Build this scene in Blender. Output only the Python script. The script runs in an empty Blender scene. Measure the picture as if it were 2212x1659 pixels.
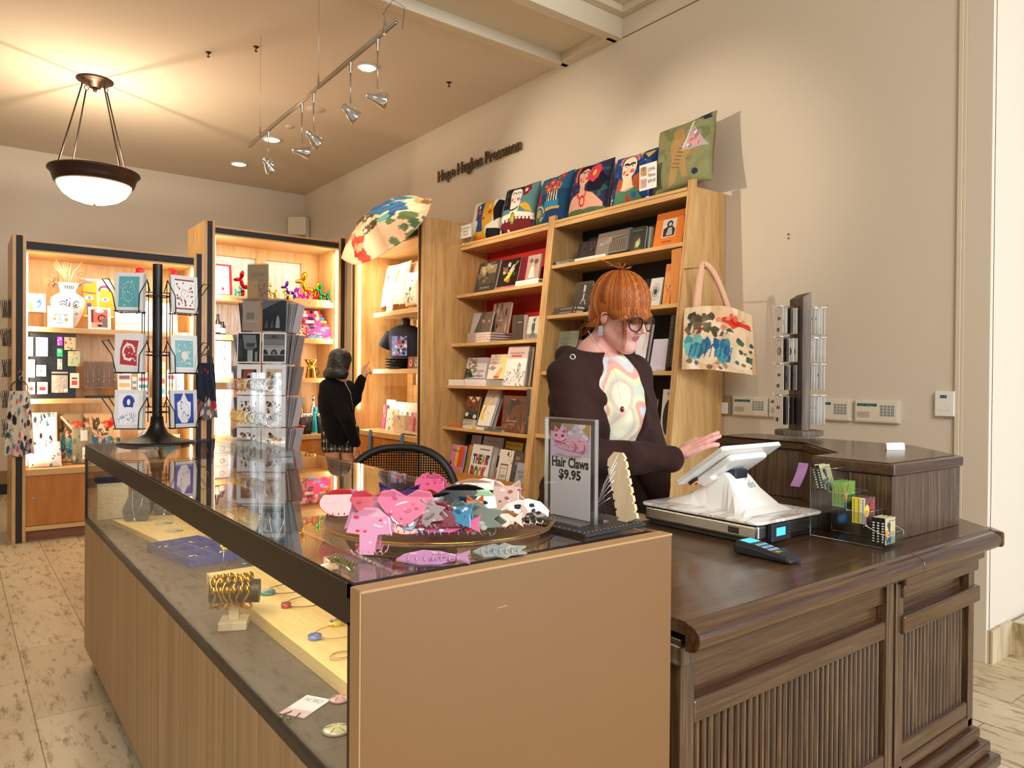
import bpy,math,random
import numpy as np
from mathutils import Matrix,Vector
SC=bpy.context.scene
COL=SC.collection
# ---------------------------------------------------------------- camera
CF,CYAW,CPIT,CROL,CH=1573.21,0.655306469,-7.63888e-3,8.000273e-3,1.38
_f=np.array([math.sin(CYAW)*math.cos(CPIT),math.cos(CYAW)*math.cos(CPIT),math.sin(CPIT)])
_r=np.array([math.cos(CYAW),-math.sin(CYAW),0.0]);_u=np.cross(_r,_f)
_r,_u=_r*math.cos(CROL)+_u*math.sin(CROL),_u*math.cos(CROL)-_r*math.sin(CROL)
cam=bpy.data.cameras.new('camera');cam.sensor_fit='HORIZONTAL';cam.sensor_width=36;cam.lens=CF/2212*36
cam.clip_start=0.02;cam.clip_end=100
camo=bpy.data.objects.new('camera',cam);COL.objects.link(camo)
camo.matrix_world=Matrix(((_r[0],_u[0],-_f[0],0),(_r[1],_u[1],-_f[1],0),(_r[2],_u[2],-_f[2],CH),(0,0,0,1)))
SC.camera=camo
def _ray(px,py):return _f+_r*(px-1106)/CF-_u*(py-829.5)/CF
def PX(px,py,x):d=_ray(px,py);return tuple(np.array([0,0,CH])+d*(x/d[0]))
def PY(px,py,y):d=_ray(px,py);return tuple(np.array([0,0,CH])+d*(y/d[1]))
def PZ(px,py,z):d=_ray(px,py);return tuple(np.array([0,0,CH])+d*((z-CH)/d[2]))
def PD(px,py,dist):return tuple(np.array([0,0,CH])+_ray(px,py)*dist)
# ---------------------------------------------------------------- exposure, world
vs=SC.view_settings
vs.view_transform='Standard';vs.look='None';vs.gamma=1;vs.use_curve_mapping=False
vs.exposure=0.25
SC.cycles.max_bounces=10;SC.cycles.diffuse_bounces=4;SC.cycles.glossy_bounces=4
SC.cycles.transparent_max_bounces=24;SC.cycles.transmission_bounces=6
SC.cycles.sample_clamp_indirect=4;SC.cycles.caustics_reflective=False;SC.cycles.caustics_refractive=False
W=bpy.data.worlds.new('lobby_daylight');SC.world=W;W.use_nodes=True
W.node_tree.nodes['Background'].inputs[0].default_value=(0.93,0.96,1.0,1)
W.node_tree.nodes['Background'].inputs[1].default_value=0.34
def lamp(kind,name,loc,power,color,aim=None,size=None,sizey=None,spot=None,blend=.5,par=None):
 l=bpy.data.lights.new(name,kind);l.energy=power;l.color=color
 if kind=='AREA':
  l.size=size
  if sizey:l.shape='RECTANGLE';l.size_y=sizey
 elif size is not None:l.shadow_soft_size=size
 if kind=='SPOT':l.spot_size=math.radians(spot);l.spot_blend=blend
 o=bpy.data.objects.new(name,l);COL.objects.link(o);o.location=loc
 if aim is not None:o.rotation_euler=(Vector(aim)-Vector(loc)).to_track_quat('-Z','Y').to_euler()
 if par:
  o.parent=par;o.location=Vector(loc)-par.location
 return o
WARM=(1,.85,.66);WARM2=(1,.84,.63);COOL=(.80,.90,1.0)
# daylight of the lobby doors far behind the camera
lamp('AREA','lobby_door_daylight',(5.2,-6.5,2.2),460,COOL,(2.6,1.5,1.0),3.2,3.0)
lamp('AREA','lobby_ceiling_light',(-0.5,-2.5,4.6),300,(1,.95,.88),(1.2,2.6,.6),3.0,3.0)
# ---------------------------------------------------------------- materials
def lin(c):
 if isinstance(c,str):
  c=c.lstrip('#');c=c if len(c)==6 else ''.join(x+x for x in c);c=[int(c[i:i+2],16)/255 for i in(0,2,4)]
 return tuple(((x/12.92)if x<=.04045 else((x+.055)/1.055)**2.4)for x in c[:3])
MATS={}
def nodes(name):
 m=bpy.data.materials.new(name);m.use_nodes=True
 nt=m.node_tree;b=nt.nodes['Principled BSDF']
 return m,nt,b
def N(nt,t,**kw):
 n=nt.nodes.new(t)
 for k,v in kw.items():
  if k.startswith('i_'):
   key=k[2:];key=int(key)if key.isdigit()else key.replace('_',' ')
   n.inputs[key].default_value=v
  else :setattr(n,k,v)
 return n
def ramp(nt,fac,stops):
 r=nt.nodes.new('ShaderNodeValToRGB');e=r.color_ramp.elements
 while len(e)<len(stops):e.new(.5)
 for x,(p,c)in zip(e,stops):x.position=p;x.color=(*lin(c),1)
 nt.links.new(fac,r.inputs[0]);return r.outputs[0]
def bump(nt,b,h,s=.3,d=.002):
 n=N(nt,'ShaderNodeBump',i_Strength=s,i_Distance=d);nt.links.new(h,n.inputs['Height']);nt.links.new(n.outputs[0],b.inputs['Normal'])
def coords(nt,scale,rot=(0,0,0)):
 t=N(nt,'ShaderNodeTexCoord');m=N(nt,'ShaderNodeMapping');m.inputs['Scale'].default_value=scale;m.inputs['Rotation'].default_value=rot
 nt.links.new(t.outputs['Object'],m.inputs[0]);return m.outputs[0]
def plain(name,c,rough=.5,metal=0,var=.06,scale=30,spec=.5,coat=0,bmp=0):
 """flat paint / plastic / metal with slight procedural unevenness"""
 m,nt,b=nodes(name);v=coords(nt,(1,1,1))
 n=N(nt,'ShaderNodeTexNoise',i_Scale=scale,i_Detail=3.0);nt.links.new(v,n.inputs['Vector'])
 l=lin(c);mx=N(nt,'ShaderNodeMix',data_type='RGBA')
 mx.inputs[6].default_value=(*[x*(1-var)for x in l],1);mx.inputs[7].default_value=(*[min(1,x*(1+var))for x in l],1)
 nt.links.new(n.outputs[0],mx.inputs[0]);nt.links.new(mx.outputs[2],b.inputs['Base Color'])
 b.inputs['Roughness'].default_value=rough;b.inputs['Metallic'].default_value=metal
 b.inputs['Specular IOR Level'].default_value=spec;b.inputs['Coat Weight'].default_value=coat
 if bmp:bump(nt,b,n.outputs[0],.4,bmp)
 MATS[name]=m;return m
def wood(name,c1,c2,c3,grain=(2,14,14),rough=.4,fine=60,coat=0,bmp=0,spec=.5):
 """grain mapping scale: small number = along the grain"""
 m,nt,b=nodes(name);v=coords(nt,grain)
 n1=N(nt,'ShaderNodeTexNoise',i_Scale=1.0,i_Detail=6.0,i_Roughness=.6,i_Distortion=.6);nt.links.new(v,n1.inputs['Vector'])
 v2=coords(nt,tuple(g*fine/14 for g in grain))
 n2=N(nt,'ShaderNodeTexNoise',i_Scale=1.0,i_Detail=2.0);nt.links.new(v2,n2.inputs['Vector'])
 a=N(nt,'ShaderNodeMath',operation='MULTIPLY_ADD',i_1=.62,i_2=0.0);nt.links.new(n1.outputs[0],a.inputs[0])
 a2=N(nt,'ShaderNodeMath',operation='MULTIPLY_ADD',i_1=.38);nt.links.new(n2.outputs[0],a2.inputs[0]);nt.links.new(a.outputs[0],a2.inputs[2])
 nt.links.new(ramp(nt,a2.outputs[0],((.34,c1),(.5,c2),(.66,c3))),b.inputs['Base Color'])
 b.inputs['Roughness'].default_value=rough;b.inputs['Coat Weight'].default_value=coat;b.inputs['Specular IOR Level'].default_value=spec
 b.inputs['Coat Roughness'].default_value=.12
 if bmp:bump(nt,b,a2.outputs[0],.5,bmp)
 MATS[name]=m;return m
def painted(name,rough=.5,coat=0,fab=0,metal=0,spec=.5):
 """colour from the object's own colour attribute (prints, covers, labels)"""
 m,nt,b=nodes(name);a=N(nt,'ShaderNodeAttribute',attribute_name='Col')
 nt.links.new(a.outputs['Color'],b.inputs['Base Color'])
 b.inputs['Roughness'].default_value=rough;b.inputs['Coat Weight'].default_value=coat;b.inputs['Metallic'].default_value=metal
 b.inputs['Specular IOR Level'].default_value=spec
 if fab:
  v=coords(nt,(1,1,1));n=N(nt,'ShaderNodeTexNoise',i_Scale=fab,i_Detail=2.0);nt.links.new(v,n.inputs['Vector']);bump(nt,b,n.outputs[0],.35,.001)
 MATS[name]=m;return m
def glow(name,c,s):
 m,nt,b=nodes(name);b.inputs['Base Color'].default_value=(*lin(c),1)
 b.inputs['Emission Color'].default_value=(*lin(c),1);b.inputs['Emission Strength'].default_value=s
 MATS[name]=m;return m
def pane(name,tint=(1,1,1),ior=1.5,base=.0,rough=0.0,mul=1.0):
 """clear sheet: transmits straight on, mirrors by fresnel"""
 m=bpy.data.materials.new(name);m.use_nodes=True;nt=m.node_tree
 for n in list(nt.nodes):nt.nodes.remove(n)
 o=N(nt,'ShaderNodeOutputMaterial');t=N(nt,'ShaderNodeBsdfTransparent');g=N(nt,'ShaderNodeBsdfAnisotropic')
 t.inputs[0].default_value=(*tint,1);g.inputs['Roughness'].default_value=rough
 lw=N(nt,'ShaderNodeLayerWeight',i_Blend=.5);f=N(nt,'ShaderNodeMath',operation='POWER');f.inputs[1].default_value=5
 nt.links.new(lw.outputs['Facing'],f.inputs[0])
 f0=((ior-1)/(ior+1))**2;ad=N(nt,'ShaderNodeMath',operation='MULTIPLY_ADD',use_clamp=True)
 ad.inputs[1].default_value=(1-f0)*mul;ad.inputs[2].default_value=base+f0*mul;nt.links.new(f.outputs[0],ad.inputs[0])
 mx=N(nt,'ShaderNodeMixShader');nt.links.new(ad.outputs[0],mx.inputs[0]);nt.links.new(t.outputs[0],mx.inputs[1]);nt.links.new(g.outputs[0],mx.inputs[2])
 nt.links.new(mx.outputs[0],o.inputs[0]);MATS[name]=m;return m
plain('wall_paint','#dacebc',.85,var=.015,scale=3,bmp=.0004,spec=.2)
plain('ceiling_paint','#d6c8b6',.9,var=.015,scale=3,spec=.1)
plain('trim_paint','#d9cdb6',.7,var=.02,scale=4,spec=.3)
wood('maple','#b98c54','#cda268','#d8b27c',(14,14,1.6),.38,40)
wood('maple_x','#b98c54','#cda268','#d8b27c',(1.6,14,14),.38,40)
wood('maple_y','#b98c54','#cda268','#d8b27c',(14,1.6,14),.38,40)
wood('maple_amber','#a8651f','#b8722a','#c47e35',(12,12,1.6),.38,40)
wood('plinth_wood','#7c4722','#86502a','#8f5830',(3,14,14),.5)
wood('oak_z','#2e1b0e','#4c3521','#755a3d',(70,70,2.2),.34,40,coat=.35,bmp=.0004)
wood('oak_x','#331e0e','#4a301a','#64462a',(2.2,80,80),.28,40,coat=.4,bmp=.0003)
wood('oak_y','#331e0e','#4a301a','#64462a',(80,2.2,80),.28,40,coat=.4,bmp=.0003)
wood('laminate_z','#94764f','#a98a62','#ba9b72',(40,40,.7),.5,30)
wood('pine_y','#dcb36c','#ecca85','#f3d898',(16,1.2,16),.5,24)
wood('block_wood','#d8bd93','#e2caa3','#ecd8b6',(20,20,3),.6,24)
wood('weathered','#4a3c31','#66564a','#837264',(30,30,2.2),.65,30,bmp=.0008)
wood('walnut_z','#6d4e38','#7f5d44','#93705a',(40,40,2),.5,24)
plain('tan_laminate','#79562f',.42,var=.03,scale=5)
plain('edge_band','#b08a5e',.5,var=.04)
plain('frame_bronze','#2c221b',.35,var=.1,metal=.3)
plain('copper_edge','#9c7356',.35,metal=.5)
plain('black_strip','#1d1712',.6)
plain('black_plastic','#121112',.45,var=.1)
plain('dark_plastic','#22252b',.4,var=.08)
plain('rack_black','#0e0d0e',.4,var=.1,scale=80)
plain('black_back','#14100d',.8)
plain('red_back','#b81a12',.75,var=.05,scale=6)
plain('white_plastic','#eeece6',.3,var=.015,coat=.2)
plain('ivory_plastic','#e3dbc9',.4,var=.015)
plain('bronze','#43332a',.4,metal=.75,var=.15)
plain('steel','#b9b4aa',.25,metal=1,var=.06)
plain('chrome','#d8d8d8',.08,metal=1,var=.02)
plain('silver','#d9dadc',.18,metal=1,var=.08)
plain('gold','#d9a83f',.2,metal=1,var=.08)
plain('copper','#b9713f',.22,metal=1,var=.05)
plain('white_paper','#f1eee6',.7,var=.015,spec=.3)
plain('grey_paper','#b9b6b2',.7,var=.03)
plain('page_edge','#e9e2d3',.8,var=.05,scale=200)
plain('grey_velvet','#4b5257',.7,var=.1,scale=60)
plain('letter_metal','#6b5a41',.4,metal=.6,var=.1)
plain('deck_stone','#5c534a',.4,var=.14,scale=12)
plain('dark_leather','#1a1919',.45,var=.1,scale=90,bmp=.0004)
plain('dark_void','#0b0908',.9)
painted('print',.45);painted('gloss_print',.22,coat=.25);painted('cloth_print',.85,fab=260,spec=.2);painted('skin',.48,fab=90,spec=.35)
painted('knit',.95,fab=420,spec=.1);painted('metal_print',.14,metal=1);painted('resin',.18,coat=.5)
pane('glass',(.985,.995,.99),1.5,.0,0,1.0);pane('acrylic',(.985,.985,.98),1.5,.0,.02,1.0);pane('acrylic_edge',(.93,.945,.93),1.5,.02,.12,.45)
pane('acrylic_light_line',(.96,.97,.95),1.5,.42,.25,.5);pane('cellophane',(.93,.93,.93),1.5,.05,.08,1.0)  # first one: reflectance raised to imitate light lines on clear edges
# travertine planks
m,nt,b=nodes('travertine');v=coords(nt,(1,1,1),(0,0,math.pi/2))
br=N(nt,'ShaderNodeTexBrick',offset=.5,i_Scale=1.0,i_Mortar_Size=.0022,i_Brick_Width=.92,i_Row_Height=.305,i_Bias=0.0)
br.inputs['Color1'].default_value=(*lin('#d3c3a4'),1);br.inputs['Color2'].default_value=(*lin('#c7b592'),1);br.inputs['Mortar'].default_value=(*lin('#7d6b52'),1)
nt.links.new(v,br.inputs['Vector'])
vn=coords(nt,(13,3.2,1));nn=N(nt,'ShaderNodeTexNoise',i_Scale=2.2,i_Detail=9.0,i_Roughness=.72);nt.links.new(vn,nn.inputs['Vector'])
vl=coords(nt,(3,.8,1));nl=N(nt,'ShaderNodeTexNoise',i_Scale=1.0,i_Detail=3.0);nt.links.new(vl,nl.inputs['Vector'])
pit=ramp(nt,nn.outputs[0],((.33,'#85765e'),(.40,'#c4b596'),(.48,'#ffffff')))
mu=N(nt,'ShaderNodeMix',data_type='RGBA',blend_type='MULTIPLY');mu.inputs[0].default_value=.8
nt.links.new(br.outputs[0],mu.inputs[6]);nt.links.new(pit,mu.inputs[7])
mu2=N(nt,'ShaderNodeMix',data_type='RGBA',blend_type='OVERLAY');mu2.inputs[0].default_value=.35
nt.links.new(mu.outputs[2],mu2.inputs[6]);nt.links.new(nl.outputs[0],mu2.inputs[7])
nt.links.new(mu2.outputs[2],b.inputs['Base Color']);b.inputs['Roughness'].default_value=.38;MATS['travertine']=m
# brushed fabric light panels behind the middle case
m,nt,b=nodes('crinkled_panel');v=coords(nt,(60,60,4));n=N(nt,'ShaderNodeTexNoise',i_Scale=1.0,i_Detail=4.0,i_Distortion=1.2);nt.links.new(v,n.inputs['Vector'])
nt.links.new(ramp(nt,n.outputs[0],((.35,'#c6bfb2'),(.5,'#e2dccf'),(.65,'#f6f2ea'))),b.inputs['Base Color']);bump(nt,b,n.outputs[0],.6,.003)
b.inputs['Roughness'].default_value=.35;MATS['crinkled_panel']=m
# hoodie fabrics and hair
def fabric(name,c1,c2,s=600,stretch=(1,1,1),rough=.95):
 m,nt,b=nodes(name);v=coords(nt,stretch);n=N(nt,'ShaderNodeTexNoise',i_Scale=s,i_Detail=2.0);nt.links.new(v,n.inputs['Vector'])
 nt.links.new(ramp(nt,n.outputs[0],((.3,c1),(.7,c2))),b.inputs['Base Color']);bump(nt,b,n.outputs[0],.3,.0008)
 b.inputs['Roughness'].default_value=rough;b.inputs['Specular IOR Level'].default_value=.1;b.inputs['Sheen Weight'].default_value=.03;MATS[name]=m
fabric('brown_fleece','#33211e','#402c28');fabric('black_fleece','#0c0a0b','#161314');fabric('denim','#161d2b','#27324a');fabric('grey_fleece','#5a5452','#7a7370',900)
fabric('chair_mesh','#0d0c0c','#1b1a19')
# ---------------------------------------------------------------- mesh builder
def rot_to(d):
 return Vector(d).to_track_quat('Z','Y').to_matrix()
class MB:
 def __init__(s):s.v=[];s.f=[];s.c=[];s.m=[];s.s=[];s.M=None;s.hc=False
 def add(s,vs,fs,col=None,mat=0,sm=False):
  k=len(s.v)
  if s.M is not None:vs=[tuple(s.M@Vector(p))for p in vs]
  s.v.extend(vs);s.f.extend([tuple(i+k for i in f)for f in fs])
  n=len(fs)
  if col is None:c=[(1,1,1)]*n
  elif isinstance(col,list):c=col;s.hc=True
  else :c=[lin(col)]*n;s.hc=True
  s.c.extend(c);s.m.extend([mat]*n if not isinstance(mat,list)else mat);s.s.extend([sm]*n);return s
 def box(s,x0,y0,z0,x1,y1,z1,col=None,mat=0):
  x0,x1=min(x0,x1),max(x0,x1);y0,y1=min(y0,y1),max(y0,y1);z0,z1=min(z0,z1),max(z0,z1)
  v=[(x,y,z)for z in(z0,z1)for y in(y0,y1)for x in(x0,x1)]
  return s.add(v,[(0,2,3,1),(4,5,7,6),(0,1,5,4),(2,6,7,3),(0,4,6,2),(1,3,7,5)],col,mat)
 def prism(s,pts,z0,z1,col=None,mat=0,axis='z'):
  n=len(pts)
  mk={'z':lambda a,b,c:(a,b,c),'y':lambda a,b,c:(a,c,b),'x':lambda a,b,c:(c,a,b)}[axis]
  v=[mk(a,b,z0)for a,b in pts]+[mk(a,b,z1)for a,b in pts]
  return s.add(v,[tuple(range(n))[::-1],tuple(range(n,2*n))]+[(i,(i+1)%n,n+(i+1)%n,n+i)for i in range(n)],col,mat)
 def cyl(s,p,q,r0,r1=None,n=16,col=None,mat=0,sm=True,caps=True):
  r1=r0 if r1 is None else r1;p=Vector(p);q=Vector(q);R=rot_to(q-p)
  v=[]
  for c,r in((p,r0),(q,r1)):
   for i in range(n):
    a=2*math.pi*i/n;v.append(tuple(c+R@Vector((r*math.cos(a),r*math.sin(a),0))))
  s.add(v,[(i,(i+1)%n,n+(i+1)%n,n+i)for i in range(n)],col,mat,sm)
  if caps:s.add(v,[tuple(range(n))[::-1],tuple(range(n,2*n))],col,mat,False)
  return s
 def tube(s,pts,r,n=8,col=None,mat=0,closed=False,caps=True):
  P=[Vector(p)for p in pts];L=len(P);v=[];up=None
  rr=r if isinstance(r,(list,tuple))else[r]*L
  for i in range(L):
   a=P[(i-1)%L]if(closed or i)else P[0];b=P[(i+1)%L]if(closed or i<L-1)else P[-1]
   t=(b-a).normalized()if(b-a).length>1e-9 else Vector((0,0,1))
   if up is None:up=t.orthogonal().normalized()
   up=(up-t*up.dot(t));up=up.normalized()if up.length>1e-6 else t.orthogonal().normalized()
   w=t.cross(up)
   for k in range(n):
    an=2*math.pi*k/n;v.append(tuple(P[i]+(up*math.cos(an)+w*math.sin(an))*rr[i]))
  fs=[]
  for i in range(L if closed else L-1):
   j=(i+1)%L
   for k in range(n):fs.append((i*n+k,i*n+(k+1)%n,j*n+(k+1)%n,j*n+k))
  if caps and not closed:fs+=[tuple(range(n))[::-1],tuple(range((L-1)*n,L*n))]
  return s.add(v,fs,col,mat,True)
 def lathe(s,prof,c=(0,0,0),n=32,col=None,mat=0,sm=True,a0=0,a1=2*math.pi):
  v=[];full=abs(a1-a0-2*math.pi)<1e-6;m=n if full else n+1
  for r,z in prof:
   for i in range(m):
    a=a0+(a1-a0)*i/n;v.append((c[0]+r*math.cos(a),c[1]+r*math.sin(a),c[2]+z))
  fs=[]
  for j in range(len(prof)-1):
   for i in range(n):
    i2=(i+1)%m;fs.append((j*m+i,j*m+i2,(j+1)*m+i2,(j+1)*m+i))
  return s.add(v,fs,col,mat,sm)
 def ell(s,c,r,col=None,mat=0,n=16,R=None):
  if not hasattr(r,'__len__'):r=(r,r,r)
  v=[];h=n//2
  for j in range(h+1):
   t=math.pi*j/h
   for i in range(n):
    a=2*math.pi*i/n;p=Vector((r[0]*math.sin(t)*math.cos(a),r[1]*math.sin(t)*math.sin(a),r[2]*math.cos(t)))
    if R is not None:p=R@p
    v.append((c[0]+p.x,c[1]+p.y,c[2]+p.z))
  return s.add(v,[(j*n+i,(j+1)*n+i,(j+1)*n+(i+1)%n,j*n+(i+1)%n)for j in range(h)for i in range(n)],col,mat,True)
 def quad(s,a,b,c,d,col=None,mat=0):return s.add([a,b,c,d],[(0,1,2,3)],col,mat)
 def build(s,name,mats,parent=None,world=False,bevel=0,seg=2,shift=None):
  me=bpy.data.meshes.new(name)
  off=Vector((0,0,0))
  V=np.array(s.v,dtype=float).reshape(-1,3)
  if world and parent is not None:
   R=Matrix.Rotation(-parent.rotation_euler.z,3,'Z')
   V=(V-np.array(gloc(parent)))@np.array(R).T
  elif world:
   lo,hi=V.min(0),V.max(0);off=Vector(((lo[0]+hi[0])/2,(lo[1]+hi[1])/2,lo[2]));V=V-np.array(off)
  me.from_pydata(V.tolist(),[],s.f)
  for m in(mats if isinstance(mats,(list,tuple))else[mats]):me.materials.append(MATS[m])
  me.polygons.foreach_set('material_index',s.m);me.polygons.foreach_set('use_smooth',s.s)
  if s.hc:
   ca=me.color_attributes.new('Col','FLOAT_COLOR','CORNER')
   flat=[]
   for q,f in zip(s.c,s.f):flat.extend(q if hasattr(q[0],'__len__')else[q]*len(f))
   cc=np.ones((len(flat),4),dtype=np.float32);cc[:,:3]=np.array(flat,dtype=np.float32)
   ca.data.foreach_set('color',cc.ravel())
  me.update()
  o=bpy.data.objects.new(name,me);COL.objects.link(o)
  if parent is not None:o.parent=parent
  elif world:o.location=off
  if bevel:
   bm=o.modifiers.new('edge','BEVEL');bm.width=bevel;bm.segments=seg;bm.limit_method='ANGLE';bm.angle_limit=math.radians(35)
  return o
def gloc(o):
 p=Vector(o.location)
 while o.parent is not None:o=o.parent;p=p+Vector(o.location)
 return p
def tag(o,label,cat,group=None,kind=None):
 if label:o['label']=label
 if cat:o['category']=cat
 if group:o['group']=group
 if kind:o['kind']=kind
 return o
def thing(name,label,cat,loc,rz=0,group=None):
 o=bpy.data.objects.new(name,None);COL.objects.link(o);o.empty_display_size=.05
 o.location=loc;o.rotation_euler=(0,0,rz);return tag(o,label,cat,group)
def struct(o):o['kind']='structure';return o
def dup(root,loc=None,rz=None,label=None,group=None,rot=None):
 def cp(o,par):
  c=o.copy();COL.objects.link(c);c.parent=par
  for k in o.children:cp(k,c)
  return c
 r=cp(root,None)
 if loc is not None:r.location=loc
 if rot is not None:r.rotation_euler=rot
 elif rz is not None:r.rotation_euler[2]=rz
 if label:r['label']=label
 if group:r['group']=group
 return r
 # ---------------------------------------------------------------- 2-D pictures drawn as coloured polygons in the unit square
def arc(cx,cy,rx,ry,a0=0,a1=360,n=20):
 return[(cx+rx*math.cos(math.radians(a0+(a1-a0)*i/n)),cy+ry*math.sin(math.radians(a0+(a1-a0)*i/n)))for i in range(n+(0 if abs(a1-a0)>=360 else 1))]
def R_(x0,y0,x1,y1,c):return[([(x0,y0),(x1,y0),(x1,y1),(x0,y1)],c)]
def E_(cx,cy,rx,ry,c,n=18):return[(arc(cx,cy,rx,ry,0,360,n),c)]
def P_(pts,c):return[(pts,c)]
def L_(pts,w,c):
 out=[]
 for(x0,y0),(x1,y1)in zip(pts,pts[1:]):
  d=math.hypot(x1-x0,y1-y0)or 1;nx,ny=-(y1-y0)/d*w/2,(x1-x0)/d*w/2;ex,ey=(x1-x0)/d*w*.25,(y1-y0)/d*w*.25
  out.append(([(x0+nx-ex,y0+ny-ey),(x0-nx-ex,y0-ny-ey),(x1-nx+ex,y1-ny+ey),(x1+nx+ex,y1+ny+ey)],c))
 return out
def A_(cx,cy,rx,ry,a0,a1,w,c,n=10):return L_(arc(cx,cy,rx,ry,a0,a1,n),w,c)
def blobs(n,cols,bb=(0,0,1,1),s=(.04,.12),seed=1,k=7,asp=1.0):
 rd=random.Random(seed);out=[]
 for i in range(n):
  cx=rd.uniform(bb[0],bb[2]);cy=rd.uniform(bb[1],bb[3]);r=rd.uniform(*s);ph=rd.uniform(0,6.28)
  pts=[]
  for j in range(k):
   a=2*math.pi*j/k+ph;q=r*rd.uniform(.55,1.1);pts.append((min(1,max(0,cx+q*math.cos(a))),min(1,max(0,cy+q*asp*math.sin(a)))))
  out.append((pts,rd.choice(cols)))
 return out
def flower(cx,cy,r,c,cc='#f0c030',n=6,asp=1):
 o=[]
 for i in range(n):
  a=2*math.pi*i/n;o+=E_(cx+r*.6*math.cos(a),cy+r*.6*asp*math.sin(a),r*.42,r*.42*asp,c,10)
 return o+E_(cx,cy,r*.33,r*.33*asp,cc,10)
_FC={}
def glyphs(txt,bold=0.0,shear=0.0,font=None):
 """2-D triangles of a line of text, cap height about .72, from the built-in font"""
 k=(txt,bold,shear)
 if k in _FC:return _FC[k]
 cu=bpy.data.curves.new('t','FONT');cu.body=txt;cu.size=1;cu.resolution_u=2;cu.fill_mode='BOTH';cu.offset=bold;cu.shear=shear
 o=bpy.data.objects.new('t',cu);me=bpy.data.meshes.new_from_object(o)
 P=[(v.co.x,v.co.y)for v in me.vertices];F=[tuple(p.vertices)for p in me.polygons]
 w=max([p[0]for p in P]or[0]);bpy.data.objects.remove(o);bpy.data.curves.remove(cu);bpy.data.meshes.remove(me)
 _FC[k]=(P,F,w);return _FC[k]
def T_(txt,x,y,h,c,w=None,bold=0.0,al='l',asp=1.0):
 """text with baseline at (x, y), cap height h; w = total width, asp = picture width / height"""
 P,F,tw=glyphs(txt,bold);sy=h/.72;sx=(w/tw)if w else sy/asp
 W_=tw*sx;x0=x-(W_/2 if al=='c' else(W_ if al=='r' else 0))
 return[('mesh',[(x0+px*sx,y+py*sy)for px,py in P],F,c)]
def paint(mb,shapes,F,eps=8e-5,mat=0,clip=True):
 """lay the picture on a surface; F(u, v, lift) -> point"""
 for i,sh in enumerate(shapes):
  d=eps*(i+1)
  if sh[0]=='mesh':
   d=eps*(len(shapes)+2)
   mb.add([F(u,v,d)for u,v in sh[1]],sh[2],sh[3],mat)
  else :
   pts=sh[0]
   if clip:pts=[(min(1,max(0,u)),min(1,max(0,v)))for u,v in pts]
   mb.add([F(u,v,d)for u,v in pts],[tuple(range(len(pts)))],sh[1],mat)
def raster(mb,shapes,F,nu,nv,base,mat=0,flip=False,sm=True):
 """grid surface coloured cell by cell from the picture"""
 U,V=np.meshgrid((np.arange(nu+1)+.01)/nu,(np.arange(nv+1)+.01)/nv);C=np.empty((nv+1,nu+1,3));C[:]=lin(base)
 def fill(pts,c):
  p=np.array(pts);ins=np.zeros(U.shape,bool)
  m=(U>p[:,0].min()-1e-9)&(U<p[:,0].max()+1e-9)&(V>p[:,1].min())&(V<p[:,1].max())
  if not m.any():return
  u,v=U[m],V[m];r=np.zeros(u.shape,bool)
  for(x0,y0),(x1,y1)in zip(pts,pts[1:]+pts[:1]):
   if y0==y1:continue
   r^=((y0>v)!=(y1>v))&(u<(x1-x0)*(v-y0)/(y1-y0)+x0)
  ins[m]=r;C[ins]=lin(c)
 for sh in shapes:
  if sh[0]=='mesh':
   for f in sh[2]:fill([sh[1][i]for i in f],sh[3])
  else :fill(list(sh[0]),sh[1])
 vs=[F(i/nu,j/nv)for j in range(nv+1)for i in range(nu+1)]
 fs=[(j*(nu+1)+i,j*(nu+1)+i+1,(j+1)*(nu+1)+i+1,(j+1)*(nu+1)+i)for j in range(nv)for i in range(nu)]
 if flip:fs=[f[::-1]for f in fs]
 C=C.reshape(-1,3);mb.add(vs,fs,list(C[np.array(fs)]),mat,sm);return C
def card_mb(w,h,t,shapes,base='#ffffff',x0=None,side=None):
 """upright slab: x across, z up, picture on the -y face; base at z = 0"""
 b=MB();x0=-w/2 if x0 is None else x0
 b.box(x0,0,0,x0+w,t,h,side or base)
 if side:b.quad((x0,-5e-5,0),(x0+w,-5e-5,0),(x0+w,-5e-5,h),(x0,-5e-5,h),base)
 paint(b,shapes,lambda u,v,d:(x0+u*w,-d-6e-5,v*h))
 return b
def place(o,loc,yaw=0,lean=0,roll=0):
 """yaw turns the -y face; lean tips the top backwards (+y)"""
 o.location=loc;o.rotation_mode='XYZ'
 M=Matrix.Rotation(yaw,3,'Z')@Matrix.Rotation(-lean,3,'X')@Matrix.Rotation(roll,3,'Y')
 o.rotation_euler=M.to_euler();return o
 # ================================================================ room
WX=4.03
b=MB();b.box(-3.2,-9,-.1,8,10.4,0);struct(b.build('floor','travertine',world=True))
b=MB();b.box(WX,1.42,0,WX+.25,10.4,4.6);struct(b.build('wall_right','wall_paint',world=True))
b=MB();b.box(-3.2,10.2,0,WX+.2,10.4,4.2);struct(b.build('wall_back','wall_paint',world=True))
b=MB();b.box(-3.2,2.5,0,-3.0,10.2,4.2);struct(b.build('wall_left','wall_paint',world=True))
b=MB();b.box(WX+.02,1.40,0,8,1.60,4.9);struct(b.build('wall_front','wall_paint',world=True))
b=MB();b.box(-3.2,4.56,4.0,WX+.2,10.4,4.15);struct(b.build('ceiling','ceiling_paint',world=True))
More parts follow.
